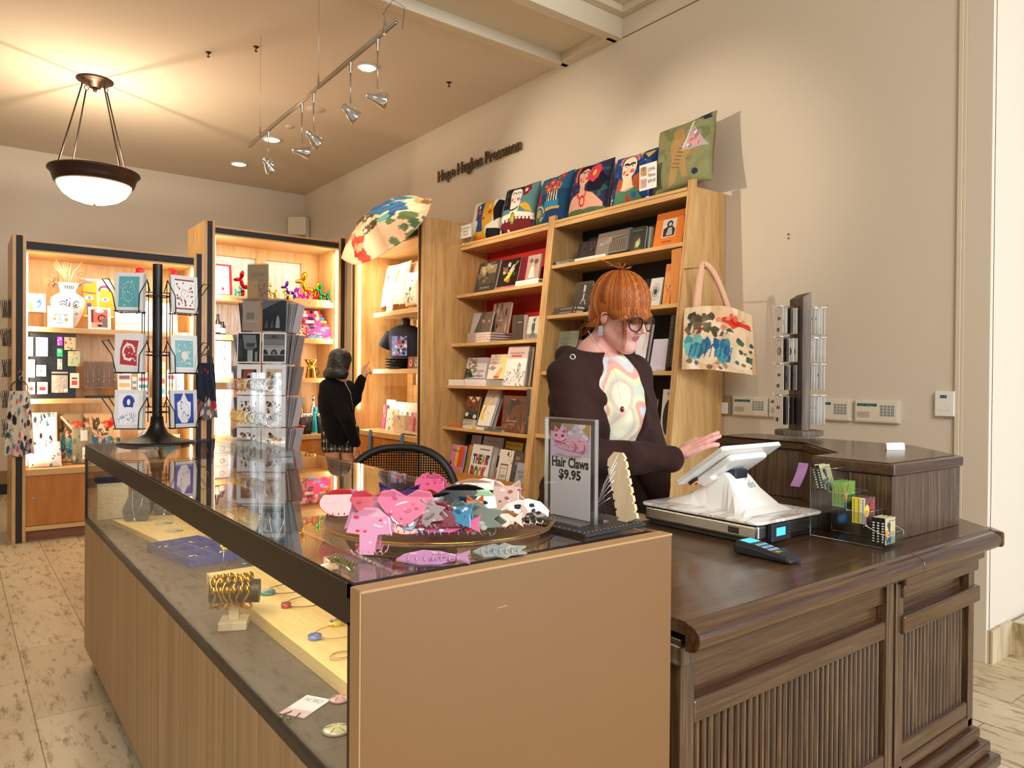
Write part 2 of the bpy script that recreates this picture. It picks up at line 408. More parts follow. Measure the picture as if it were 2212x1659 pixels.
# dropped beam with a recessed panel, then the coffered lobby ceiling
b=MB();b.box(-3.2,4.50,3.965,WX,4.62,4.6);b.box(-3.2,3.90,3.965,WX,3.99,4.6);b.box(3.93,3.95,3.965,WX,4.55,4.6);b.box(-3.2,3.95,4.03,WX,4.55,4.6)
struct(b.build('ceiling_beam','trim_paint',world=True,bevel=.004))
b=MB();b.box(-3.2,4.495,3.945,3.94,4.515,3.966);struct(b.build('trim_1','trim_paint',world=True))
b=MB()
for i in range(4):b.box(-3.2,3.9-.07*(i+1),4.12+.05*i,WX,3.9-.07*i,4.6);b.box(WX-.07*(i+1),-1.5,4.12+.05*i,WX-.07*i,3.9-.07*(i+1),4.6)
struct(b.build('trim_2','trim_paint',world=True,bevel=.006))
b=MB();b.box(-3.2,-1.5,4.5,WX+4,3.9,4.7);struct(b.build('ceiling_lobby','ceiling_paint',world=True))
b=MB();b.box(WX-.004,1.5,3.966,WX+.01,3.9,3.974,'#8a7355');struct(b.build('trim_3','print',world=True))
# wall end casing and the thin cover strip beside it
b=MB();b.box(WX-.012,1.40,0,WX+.03,1.515,4.55);struct(b.build('trim_4','wall_paint',world=True,bevel=.002))
b=MB();b.box(WX-.022,1.53,0,WX,1.553,4.5);b.box(WX-.016,1.515,0,WX,1.53,4.5);struct(b.build('trim_5','trim_paint',world=True,bevel=.003))
# stone base and ledge
b=MB();b.box(WX+.0,1.375,0,4.29,1.40,.163);struct(b.build('baseboard_front','travertine',world=True))
b=MB();b.box(4.28,-3,0,6.5,1.375,.16);struct(b.build('baseboard_ledge','travertine',world=True))
b=MB();b.box(WX-.02,1.56,0,WX,10.2,.16);struct(b.build('baseboard_right','travertine',world=True))
b=MB();b.box(-3,10.17,.12,WX-.02,10.2,.27,'#97724a');b.box(-3,10.18,0,WX-.02,10.2,.12,'#1c1611');struct(b.build('baseboard_back','print',world=True))
# picture-nail marks left in the paint
for px,py,lb in((1704,506,'small nail with a tiny hook left in the beige wall'),(2078,410,'tiny screw on the pale strip near the end of the wall')):
 p=PX(px,py,WX);b=MB();b.cyl((WX,p[1],p[2]),(WX-.012,p[1],p[2]),.004,n=8);b.cyl((WX,p[1],p[2]-.018),(WX-.004,p[1],p[2]-.03),.003,n=6)
 tag(b.build('nail','bronze',world=True),lb,'nail')
 # raised lettering on the wall
P,F,w=glyphs('Hope Hughes Pressman',.012)
ya,yb=6.508,5.108;sx=(ya-yb)/w;sz=.115/.72
b=MB();z0=PX(950,393,WX)[2];z1=PX(1130,327,WX)[2];zz=(z0+z1)/2
edge={}
for f in F:
 for i,j in zip(f,f[1:]+f[:1]):edge[(i,j)]=1
n0=len(P)
V=[(WX-.034,ya-x*sx,zz+y*sz)for x,y in P]+[(WX-.016,ya-x*sx,zz+y*sz)for x,y in P]
Fs=[f for f in F]+[tuple(i+n0 for i in f[::-1])for f in F]+[(i,j,j+n0,i+n0)for(i,j)in edge if(j,i)not in edge]
b.add(V,Fs)
for i in range(14):b.cyl((WX,ya-.06-i*.1,zz+.05),(WX-.02,ya-.06-i*.1,zz+.05),.002,n=5)
tag(b.build('wall_lettering','letter_metal',world=True),'raised bronze lettering spelling Hope Hughes Pressman high on the beige wall','sign')
# ---------------------------------------------------------------- pendant bowl lamp
pc=(1.0,7.414)
t=thing('pendant_lamp','bronze bowl pendant lamp with glowing white glass hanging from four rods','ceiling lamp',(pc[0],pc[1],2.9))
b=MB();b.lathe([(0,.055),(.045,.05),(.06,.09),(.13,.10),(.148,.11),(.148,.118),(0,.12)][::-1],(0,0,.98),32);b.lathe([(0,0),(.012,.0),(.02,.03),(.012,.055),(0,.06)],(0,0,.995),16);b.build('canopy','bronze',t)
b=MB();b.lathe([(.345,.285),(.362,.29),(.366,.275),(.352,.262),(.336,.24),(.328,.212),(.316,.175),(.296,.165),(.29,.172),(.30,.2),(.33,.28),(.345,.285)],(0,0,0),48);b.build('rim','bronze',t)
b=MB();b.lathe([(.297,.175),(.285,.14),(.25,.085),(.19,.04),(.11,.012),(.03,.002),(.0,0)],(0,0,0),48)
glow('lamp_glass','#fff0cf',5.0);b.build('bowl','lamp_glass',t)
b=MB();b.lathe([(0,-.018),(.008,-.014),(.012,0),(0,.004)],(0,0,0),12);b.build('finial','bronze',t)
for k in range(4):
 a=math.radians(28+90*k);c,s=math.cos(a),math.sin(a)
 b=MB();b.tube([(.118*c,.118*s,1.03),(.33*c,.33*s,.285)],.0065,8);b.build('rod','bronze',t)
 b=MB();b.tube([(.112*c+.02*math.cos(q)*s,.112*s-.02*math.cos(q)*c,1.05+.02*math.sin(q))for q in np.linspace(0,6.28,13)[:-1]],.0035,6,closed=True);b.build('ring','bronze',t)
lamp('POINT','pendant_bulb',(pc[0],pc[1],3.13),60,WARM2,size=.025,par=t)
lamp('POINT','pendant_glow',(pc[0],pc[1],2.80),14,WARM2,size=.25,par=t)
# ---------------------------------------------------------------- recessed downlights
glow('lens_glow','#fff3d8',14.0)
DL=[(793,145,.075,1,'lit recessed downlight beside the nearest track spotlight'),(587,301,.085,1,'lit recessed downlight above the far end of the track'),(516,354,.085,1,'lit recessed downlight farthest back, left of the track end'),
(681,236,.085,0,'blank round cover plate on the ceiling behind the middle of the track'),(625,273,.04,0,'small blank round cover on the ceiling left of the larger cover plate')]
for px,py,r,on,lb in DL:
 p=PZ(px,py,4.0);t=thing('recessed_light' if on else 'ceiling_cover',lb,'ceiling light' if on else 'cover plate',(p[0],p[1],3.988))
 if on:
  b=MB();b.lathe([(r,.001),(r+.018,.0),(r+.02,.012),(r-.001,.012)],(0,0,0),28);b.build('trim_ring','trim_paint',t)
  b=MB();b.lathe([(0,.008),(r,.008)],(0,0,0),28);b.build('lens','lens_glow',t)
  lamp('SPOT','downlight_beam',(p[0],p[1],3.97),60,WARM2,(p[0],p[1],0),.06,spot=110,blend=.8,par=t)
 else :
  b=MB();b.lathe([(0,.004),(r*.96,.0),(r,.004),(r,.012)],(0,0,0),28);b.build('plate','ceiling_paint',t)
for px,py,lb in((450,113,'small brass sprinkler head on the ceiling left of the track wires'),(970,178,'small sprinkler head on the ceiling above the wall lettering'),(553,101,'small round wire anchor on the ceiling at the left end of the track')):
 p=PZ(px,py,4.0);b=MB();b.lathe([(0,-.04),(.012,-.038),(.012,-.033),(.004,-.03),(.004,-.012),(.02,-.006),(.024,0)],(p[0],p[1],4.0),16)
 tag(b.build('sprinkler' if px!=553 else 'wire_anchor','bronze',world=True),lb,'sprinkler' if px!=553 else 'anchor')
 # ---------------------------------------------------------------- spotlight track
 # rail lies level at z 3.2 under the ceiling, from near the beam to the back
ZT=3.22
A=PZ(856,48,ZT);B=PZ(538,318,ZT)
t=thing('track_rail','thin steel lighting track hung on wires with five small spotlights','lighting track',(A[0],A[1],ZT))
L=lambda p:(p[0]-A[0],p[1]-A[1],p[2]-ZT)
b=MB();b.tube([L(A),L(B)],.009,8);b.tube([(L(A)[0],L(A)[1],.022),(L(B)[0],L(B)[1],.022)],.004,6);b.build('rail','steel',t)
def onrail(px,py):
 best=min(range(401),key=lambda i:abs((lambda q:(q[0]-px))(proj(tuple(A[k]+(B[k]-A[k])*i/400 for k in range(3))))))
 return tuple(A[k]+(B[k]-A[k])*best/400 for k in range(3))
def proj(p):
 d=np.array(p)-np.array([0,0,CH]);q=d@_f;return(1106+CF*(d@_r)/q,829.5-CF*(d@_u)/q)
for px in(831,688,562):
 q=onrail(px,0);b=MB();b.tube([L(q),(L(q)[0],L(q)[1],4.0-ZT)],.0014,5);b.cyl((L(q)[0],L(q)[1],-.012),(L(q)[0],L(q)[1],.09),.011,.003,10);b.build('suspension_wire','steel',t)
q=onrail(826,0);b=MB();b.tube([(L(q)[0],L(q)[1],.1),(L(q)[0]+.05,L(q)[1]-.02,.19),(L(q)[0]+.1,L(q)[1]-.06,.15),(L(q)[0]+.08,L(q)[1]-.07,.02)],.0015,5);b.build('feed_cable','dark_plastic',t)
glow('spot_glow','#fff6e0',18.0)
# head px, drop, aim point on the wall / shelves
HD=[(816,.33,(4.0,3.2,2.6),'nearest'),(757,.30,(3.7,3.9,1.6),'second'),(677,.30,(3.7,5.2,1.8),'middle'),(652,.33,(4.0,4.6,2.9),'fourth'),(580,.26,(3.4,6.4,1.6),'farthest')]
LBH={'nearest':'small chrome track spotlight nearest the ceiling beam','second':'small chrome track spotlight, second from the near end, aimed straight down','middle':'small chrome track spotlight in the middle of the track','fourth':'small chrome track spotlight turned to the wall, fourth from the near end','farthest':'small chrome track spotlight at the far end of the track'}
for px,dr,aim,k in HD:
 q=onrail(px,0);s=thing('track_spotlight',LBH[k],'spotlight',(q[0],q[1],ZT-dr),0,'spotlights on the ceiling track')
 d=(Vector(aim)-Vector((q[0],q[1],ZT-dr))).normalized();R=rot_to(d)
 b=MB();b.cyl((0,0,dr-.01),(0,0,dr-.07),.012,.006,10);b.tube([(0,0,dr-.06),(0,0,.06)],.0035,6);b.tube([(0,0,.06),(.03,.0,.05),(.032,0,.0),(.02,0,-.02)],.003,6);b.build('stem','steel',s)
 b=MB();pr=[(.008,-.06),(.018,-.055),(.02,-.02),(.03,.0),(.044,.035),(.046,.045),(.04,.042),(.02,.01)]
 b.M=R.to_4x4();b.lathe(pr,(0,0,0),20);b.build('reflector','chrome',s)
 b=MB();b.M=R.to_4x4();b.lathe([(0,.026),(.034,.03)],(0,0,0),16);b.build('bulb','spot_glow',s)
 o=Vector((q[0],q[1],ZT-dr))+d*.06
 lamp('SPOT','spot_beam',tuple(o),75,WARM,aim,.03,spot=58,blend=.7,par=s)
b=MB();p0=PX(640,512,3.95);b.prism([(3.80,10.19),(4.02,9.97),(3.93,9.90),(3.74,10.08)],3.38,3.63);b.cyl((3.98,9.98,3.34),(3.99,9.95,3.40),.02,n=8)
tag(b.build('wall_speaker','ivory_plastic',world=True,bevel=.012),'small cream speaker box mounted high in the far corner of the room','speaker')
# ---------------------------------------------------------------- alarm keypads, card reader, thermostat
def keypad(px0,px1,lb):
 a=PX(px0,875,WX);c=PX(px1,885,WX);y0,y1=a[1],c[1];w=y0-y1;t=thing('alarm_keypad',lb,'keypad',(WX-.03,(y0+y1)/2,1.155),0,'alarm keypads in a row on the wall')
 h=.122
 b=MB();b.box(.004,-w/2,0,.03,w/2,h);b.box(0,-w/2+.006,.006,.004,w/2-.006,h-.006);b.build('body','ivory_plastic',t,bevel=.004)
 X=lambda u,v,d:(-d-.0002,w/2-u*w,v*h)
 b=MB();paint(b,R_(.07,.72,.52,.84,'#123238')+T_('NOT READY',.1,.745,.07,'#52e6e6',w=.38),X,2e-4);b.build('display','screen_teal',t)if 0 else b.build('display','print',t)
 b=MB();sh=[]
 for r in range(4):
  for c_ in range(4):sh+=R_(.6+c_*.082,.62-r*.125+.06,.6+c_*.082+.064,.62-r*.125+.155,'#8b9294')
 for r in range(6):sh+=R_(.07,.22+r*.045,.36,.235+r*.045,'#a79f8f')
 paint(b,sh,X,1e-4);b.build('buttons','print',t)
keypad(1588,1662,'cream alarm keypad nearest the bookcase, leftmost of the row')
keypad(1666,1748,'cream alarm keypad half behind the wooden earring spinner, second of the row')
keypad(1757,1842,'cream alarm keypad just right of the wooden earring spinner')
keypad(1851,1946,'cream alarm keypad at the right end of the row')
a=PX(1560,890,WX);c=PX(1580,890,WX);t=thing('wall_socket','white socket in a steel wall plate beside the bookcase','socket',(WX-.012,(a[1]+c[1])/2,1.15));w=a[1]-c[1]
b=MB();b.box(0,-w/2,0,.012,w/2,.13);b.build('plate','steel',t,bevel=.002);b=MB();b.box(-.02,-w*.3,.01,0,w*.32,.085);b.build('plug','white_plastic',t,bevel=.004)
a=PX(2024,890,WX);c=PX(2066,890,WX);t=thing('thermostat','white wall thermostat with a small dark screen near the wall end','thermostat',(WX-.03,(a[1]+c[1])/2,1.205));w=a[1]-c[1]
b=MB();b.box(0,-w/2,0,.03,w/2,.128);b.build('body','white_plastic',t,bevel=.004)
b=MB();paint(b,R_(.28,.72,.62,.84,'#20242c')+R_(.31,.75,.43,.81,'#5a86c8')+R_(.47,.75,.58,.81,'#5a86c8')+A_(.45,.3,.3,.1,180,360,.012,'#c9c5bc'),lambda u,v,d:(-d-.0001,w/2-u*w,v*.128));b.build('screen','print',t)
# ================================================================ tall display cases along the back
glow('led_strip','#ffe2ae',9.0)
YF=7.165
def upright(t,x0,x1,z1,y0=YF,depth=.62,w=.03,s=.045,side=None):
 """end panel with a black strip let into its front edge"""
 b=MB();b.box(x0,y0+.004,0,x1,y0+depth,z1)
 xa=x0+(x1-x0-s)/2;b.box(x0,y0-.006,0,xa,y0+.004,z1);b.box(xa+s,y0-.006,0,x1,y0+.004,z1);b.build('side_panel','maple',t,world=True,bevel=.002)
 b=MB();b.box(xa,y0-.002,0,xa+s,y0+.0035,z1-.004);b.build('inlay_strip','black_strip',t,world=True)
def case(name,lb,x0,x1,ztop,zrail,zop,zcount,zlip,shelves,back,doors):
 cx=(x0+x1)/2;t=thing(name,lb,'display case',(cx,YF+.31,0));U=.095
 upright(t,x0,x0+U,ztop);upright(t,x1-U,x1,ztop)
 a,c=x0+U,x1-U
 b=MB();b.box(a,YF+.002,zrail-.075,c,YF+.03,zrail);b.box(a,YF-.004,zrail-.018,c,YF+.03,zrail);b.box(a,YF+.03,zop+.01,c,YF+.58,zop+.05);b.box(a,YF-.003,zop,c,YF+.03,zop+.014);b.build('top_rail','maple_x',t,world=True,bevel=.002)
 b=MB();b.box(a,YF-.001,zop+.014,c,YF+.0015,zrail-.018);b.build('inlay_strip','black_strip',t,world=True)
 if back=='wood':
  b=MB();b.box(a,YF+.58,zcount-.05,c,YF+.6,ztop-.1);b.build('back_panel','maple',t,world=True)
 else :
  b=MB();xm=a+(c-a)*.5
  for p,q in((a,a+.06),(xm-.05,xm+.05),(c-.06-.12,c)):b.box(p,YF+.56,zcount,q,YF+.598,zop+.019)
  b.box(a+.001,YF+.563,zop-.10,c-.001,YF+.597,zop+.02);b.box(a+.001,YF+.565,.05,c-.001,YF+.596,zcount+.5);b.build('back_frame','maple',t,world=True)
  b=MB();b.box(a+.06,YF+.6,zcount+.45,c-.12,YF+.606,zop-.02);b.build('back_panel','crinkled_panel',t,world=True)
 for i,(z,xa,xb,th)in enumerate(shelves):
  b=MB();b.box(a+xa,YF+.135,z-th,c-xb,YF+.56,z);b.box(a+xa,YF+.125,z-th-.004,c-xb,YF+.137,z+.002);b.build('shelf','maple_x',t,world=True,bevel=.002)
 b=MB();b.box(a,YF-.012,zlip,c,YF+.58,zcount);b.build('counter_board','maple_x',t,world=True,bevel=.003)
 n=doors
 for i in range(n):
  p,q=a+(c-a)*i/n+.002,a+(c-a)*(i+1)/n-.002
  b=MB();b.box(p,YF+.004,.13,q,YF+.022,zlip-.004);d=b.build('door','maple_amber',t,world=True,bevel=.002)
  b=MB();xl=p+.05;zk=.36;b.cyl((xl,YF+.004,zk),(xl,YF-.002,zk),.013,n=14);b.build('lock','steel',t,world=True)
 b=MB();b.box(a,YF+.03,.09,c,YF+.57,.125);b.box(a,YF-.004,.09,c,YF+.03,.125);b.build('bottom_rail','maple_x',t,world=True,bevel=.002)
 b=MB();b.box(a,YF+.055,0,c,YF+.5,.09);b.build('plinth','plinth_wood',t,world=True)
 # warm strips inside both front posts and under the top
 for sx,nx in((a+.008,1),(c-.008,-1)):
  b=MB();b.box(sx-.006,YF+.036,zcount+.03,sx+.006,YF+.05,zop-.01);b.build('light_strip','led_strip',t,world=True)
  lamp('AREA','strip_light',(sx+nx*.02,YF+.07,(zcount+zop)/2),8.5,WARM2,(cx,YF+.5,(zcount+zop)/2),.04,zop-zcount-.1,par=t)
 lamp('AREA','strip_light',(cx,YF+.06,zop-.02),6.5,WARM2,(cx,YF+.45,zcount),(c-a)*.9,.04,par=t)
 return t
case('display_case','lit maple display case at the left with a white face vase on its top shelf',.385,1.868,2.52,2.49,2.395,.598,.545,[(1.782,0,.0,.036),(1.175,0,.62,.036),(1.175,.84,0,.036)],'wood',2)
case('display_case','taller lit maple display case with shiny balloon dogs and crinkled back panels',1.868,3.30,2.84,2.80,2.715,.79,.74,[(2.165,0,.0,.05),(1.78,0,.0,.046),(1.365,0,.0,.042)],'panel',3)
# the case that turns the corner, facing left
t=thing('display_case','lit maple corner case with a dark t-shirt bust, beside the red-backed bookcase','display case',(3.6,6.3,0))
XF=3.30;ya,yb=5.68,6.97
b=MB();b.box(XF+.01,ya-.06,0,WX-.005,ya-.035,2.815);b.box(XF+.005,ya-.062,0,XF+.03,ya-.033,2.82);b.build('end_panel','maple',t,world=True,bevel=.002)
b=MB();b.box(XF-.003,ya-.035,0,XF+.02,ya-.012,2.80);b.box(XF-.003,yb+.002,0,XF+.02,yb+.05,2.80);b.build('inlay_strip','black_strip',t,world=True)
b=MB();b.box(XF-.004,ya-.012,0,XF+.03,ya,2.81);b.box(XF-.006,yb+.05,0,XF+.03,yb+.08,2.81);b.box(XF-.006,yb-.03,0,XF+.03,yb,2.81);b.box(XF+.02,ya-.012,0,WX-.01,ya,2.7);b.box(XF+.02,yb,0,WX-.03,yb+.02,2.7);b.build('side_panel','maple',t,world=True,bevel=.002)
b=MB();b.box(XF,ya,2.635,XF+.03,yb,2.72);b.box(XF-.004,ya,2.71,XF+.03,yb,2.735);b.box(XF+.03,ya,2.64,WX-.03,yb,2.68);b.build('top_rail','maple_y',t,world=True,bevel=.002)
b=MB();b.box(XF-.002,ya,2.655,XF+.001,yb,2.71);b.build('inlay_strip','black_strip',t,world=True)
b=MB()
b.box(WX-.11,ya,.8,WX-.07,ya+.12,2.66);b.box(WX-.11,yb-.12,.8,WX-.07,yb,2.66);b.box(WX-.106,ya+.001,2.5,WX-.072,yb-.001,2.659);b.box(WX-.104,ya+.001,.01,WX-.073,yb-.001,1.3);b.build('back_frame','maple_y',t,world=True)
b=MB();b.box(WX-.07,ya+.1,1.2,WX-.064,yb-.1,2.6);b.build('back_panel','crinkled_panel',t,world=True)
for z in(2.038,1.466):
 b=MB();b.box(XF+.13,ya,z-.045,WX-.11,yb-.16,z);b.build('shelf','maple_y',t,world=True,bevel=.003)
b=MB();b.box(XF-.01,ya,.795,WX-.11,yb,.846);b.build('counter_board','maple_y',t,world=True,bevel=.003)
for i in range(2):
 p,q=ya+(yb-ya)*i/2+.003,ya+(yb-ya)*(i+1)/2-.003
 b=MB();b.box(XF+.004,p,.13,XF+.02,q,.79);b.build('door','maple_amber',t,world=True,bevel=.002)
b=MB();b.box(XF+.05,ya,0,XF+.5,yb,.12);b.build('plinth','plinth_wood',t,world=True)
b=MB();b.box(XF+.03,yb-.045,1.05,XF+.045,yb-.03,2.62);b.build('light_strip','led_strip',t,world=True)
lamp('AREA','strip_light',(XF+.06,yb-.07,1.75),9,WARM2,(XF+.5,6.3,1.75),.04,1.7,par=t)
lamp('AREA','strip_light',(XF+.06,6.3,2.61),6,WARM2,(XF+.45,6.3,1.2),1.1,.04,par=t)
# ================================================================ bookcases with leaning fronts
def fx(z):return 3.70-(2.60-z)*.118 # front edge of the leaning face at height z
def post(b,y0,y1,ztop,w=None):
 zs=(0,ztop);v=[]
 for z in zs:v+=[(fx(z),y0,z),(fx(z)+.03,y0,z),(fx(z)+.03,y1,z),(fx(z),y1,z)]
 b.add(v,[(3,2,1,0),(4,5,6,7),(0,1,5,4),(1,2,6,5),(2,3,7,6),(3,0,4,7)])
def side(b,y0,y1,ztop):
 v=[]
 for z in(0,ztop):v+=[(fx(z)+.03,y0,z),(WX-.008,y0,z),(WX-.008,y1,z),(fx(z)+.03,y1,z)]
 b.add(v,[(3,2,1,0),(4,5,6,7),(0,1,5,4),(1,2,6,5),(2,3,7,6),(3,0,4,7)])
def bookcase(lb,y0,y1,top,shelves,backmat,last):
 t=thing('bookcase',lb,'bookcase',(3.8,(y0+y1)/2,0))
 b=MB();post(b,y0-.028,y0+.004,top+.05);post(b,y0+.006,y0+.022,top+.05);side(b,y0-.028,y0+.02,top+.002);b.build('side_panel','maple',t,world=True,bevel=.002)
 if last is None:
  b=MB();post(b,y1-.022,y1+.0,top+.05);side(b,y1-.02,y1,top+.002);b.build('side_panel','maple',t,world=True,bevel=.002)
 else :
  b=MB();b.box(3.41,y1-.02,0,WX-.008,y1-.004,2.60);b.box(3.40,y1-.026,0,3.43,y1-.002,2.61);b.build('side_panel','maple',t,world=True,bevel=.002)
 b=MB();b.box(WX-.03,y0+.02,.4,WX-.01,y1-.02,top-.03);b.build('back_panel',backmat,t,world=True)
 b=MB();x=fx(top);b.box(x+.006,y0+.022,top-.045,WX-.01,y1-.022,top);b.box(x-.008,y0+.022,top-.018,x+.006,y1-.022,top+.004);b.box(x-.002,y0+.022,top-.052,x+.006,y1-.022,top-.018);b.build('top_board','maple_y',t,world=True,bevel=.003)
 for z in shelves:
  x=fx(z)+.012;b=MB();b.box(x,y0+.022,z-.027,WX-.03,y1-.022,z);b.build('shelf','maple_y',t,world=True,bevel=.002)
  # peg holes
 return t
SB=[2.255,1.865,1.435,.96];SA=[2.135,1.69,1.315,.945]
bookcase('tall maple bookcase with a black back, nearest the keypads',2.98,4.31,2.60,SB,'black_back',None)
tA=bookcase('maple bookcase with a bright red back under the left cushions',4.34,5.62,2.60,SA,'red_back',1)
# slanted magazine pocket at the bottom of the red bookcase
b=MB()
b.prism([(3.44,.30),(3.46,.30),(3.475,.57),(3.455,.57)],4.37,5.59,axis='y');b.build('pocket_front','maple_amber_y',tA,world=True,bevel=.002)if 'maple_amber_y' in MATS else(wood('maple_amber_y','#b2722c','#c4853a','#d39a4e',(14,1.6,14),.38,40),b.build('pocket_front','maple_amber_y',tA,world=True,bevel=.002))
b=MB();b.box(3.46,4.36,.30,WX-.03,5.6,.33);b.box(WX-.04,4.36,.3,WX-.031,5.6,.93);b.build('pocket_back','maple',tA,world=True)
b=MB();b.box(3.46,4.36,0,WX-.03,5.6,.28);b.build('kick_board','maple_amber',tA,world=True)
# the same timber filler between the red bookcase and the corner case
# ================================================================ long glass jewellery counter
X0,X1,Y0,Y1,ZT_=.50,1.22,1.058,3.97,1.05
t=thing('jewellery_counter','long glass-topped jewellery counter with brown laminate sides and dark metal frame','display counter',((X0+X1)/2,(Y0+Y1)/2,0));counter=t
b=MB();b.box(X0-.002,Y0-.034,.03,X1+.002,Y0,ZT_-.002);b.build('end_panel','tan_laminate',t,world=True,bevel=.0015)
b=MB();b.box(X0-.0025,Y0-.0345,ZT_-.003,X1+.0025,Y0,ZT_+.001);b.box(X0-.004,Y0-.034,.03,X0-.0018,Y0,ZT_);b.build('edge_banding','edge_band',t,world=True)
b=MB();b.box(X0,Y0,.09,X0+.02,Y1,.69);b.build('front_panel','laminate_z',t,world=True,bevel=.001)
b=MB();b.box(X0+.03,Y1-.02,.02,X1,Y1,.70);b.box(X1-.02,Y0,.02,X1,Y1,.70);b.build('back_panel','laminate_z',t,world=True)
b=MB();b.box(X0+.06,Y0,0,X0+.08,Y1-.03,.10);b.build('toe_kick','dark_plastic',t,world=True)
b=MB();b.box(X0+.012,Y0,.685,X1,Y1-.004,.705);b.build('deck','deck_stone',t,world=True)
b=MB()
b.box(X0,Y0,.985,X0+.012,Y1,ZT_);b.box(X0,Y0,.688,X0+.014,Y1,.708);b.box(X0,Y0,.70,X0+.018,Y0+.018,.99);b.box(X0,Y1-.012,.70,X0+.012,Y1,.99)
b.box(X0,Y1-.014,1.035,X1,Y1,ZT_);b.box(X0,Y0,1.028,X1,Y0+.02,ZT_);b.box(X1-.014,Y1-.014,.7,X1,Y1,ZT_)
b.box(X0,Y0,.94,X0+.11,Y0+.01,ZT_-.012);b.build('frame','frame_bronze',t,world=True)
b=MB();b.box(X1-.016,Y0,1.034,X1,Y1,ZT_+.001);b.build('back_rail','copper_edge',t,world=True,bevel=.001)
b=MB();b.box(X0+.004,Y0+.001,ZT_,X1-.004,Y1-.002,ZT_+.006);b.build('top_glass','glass',t,world=True)
b=MB();b.box(X0+.005,Y0+.018,.708,X0+.010,Y1-.012,.985);b.build('front_glass','glass',t,world=True)
b=MB();b.box(X0+.012,Y1-.008,.705,X1-.012,Y1-.004,1.035);b.build('end_glass','glass',t,world=True)
b=MB();b.box(X1-.012,Y0+.01,.705,X1-.008,(Y0+Y1)/2+.02,1.03);b.box(X1-.02,(Y0+Y1)/2-.02,.705,X1-.016,Y1-.014,1.03);b.build('rear_sliding_glass','glass',t,world=True)
b=MB()
for yy in(Y0+.02,(Y0+Y1)/2-.02,Y1-.03):b.box(X1-.022,yy,.70,X1-.006,yy+.018,1.035)
b.box(X1-.024,Y0,.705,X1-.004,Y1,.712);b.build('door_track','steel',t,world=True)
glow('case_led','#fff1d2',5.0)
b=MB();b.box(X0+.016,Y0+.05,1.018,X0+.03,Y1-.05,1.03);b.build('light_strip','case_led',t,world=True)
lamp('AREA','counter_led',(X0+.05,(Y0+Y1)/2,1.02),7,(1,.9,.72),((X0+X1)/2+.1,(Y0+Y1)/2,.7),.03,Y1-Y0-.15,par=t).rotation_euler=(0,math.radians(-35),0)
# scuffs on the end panel
b=MB()
for u,v,l,a in((.22,.62,.03,.3),(.76,.52,.02,-.5),(.79,.56,.018,1.2),(.8,.25,.012,2.2),(.36,.93,.02,.1)):
 x=X0+u*(X1-X0);z=v*ZT_;b.add([(x,Y0-.0345,z),(x+l*math.cos(a),Y0-.0345,z+l*math.sin(a)*.4),(x+l*math.cos(a),Y0-.0345,z+l*math.sin(a)*.4+.0015),(x,Y0-.0345,z+.001)],[(0,1,2,3)],'#c09a70')
b.lathe([(0,0),(.004,0)],(0,0,0),8,'#3a2818');b.v[-16:]=[(x+1.125,Y0-.0347,y+.33)for x,y,z in b.v[-16:]]
b.build('scuff_marks','print',t,world=True)
# ================================================================ dark oak sales desk
t=thing('sales_desk','dark stained oak sales desk with fluted front panels and rounded top edge','desk',(2.1,1.4,0));desk=t
DZ=.85
def nosing(b,x0,x1,y,z1,r=.03,cap=True):
 """half-round front edge running along x; y = back of the moulding"""
 n=10;pr=[(y-.0002,z1)]+[(y-.012-r*math.sin(a),z1-.006-r+r*math.cos(a))for a in np.linspace(0,math.pi,n)]+[(y-.0002,z1-.066)]
 b.prism(pr[::-1],x0,x1,axis='x')
b=MB();b.box(1.275,1.03,DZ-.03,2.99,1.86,DZ);b.prism([(2.40,1.72),(2.99,1.72),(2.99,1.03),(3.06,1.12),(3.30,1.38),(3.30,2.2),(2.95,2.2),(2.70,1.95),(2.4,1.95)][::-1],DZ-.03,DZ-.0005);b.build('desktop','oak_x',t,world=True)
b=MB();nosing(b,1.275,2.352,1.03,DZ);o=b.build('edge_moulding','oak_x',t,world=True,bevel=.002)
b=MB();nosing(b,2.355,2.965,1.03,DZ);b.build('edge_moulding','oak_x',t,world=True,bevel=.002)
b=MB();b.prism([(2.965,1.03),(2.965,.985),(2.99,.985),(3.06,1.05),(3.03,1.09)],DZ-.06,DZ-.004);b.build('corner_moulding','oak_x',t,world=True,bevel=.012,seg=3)
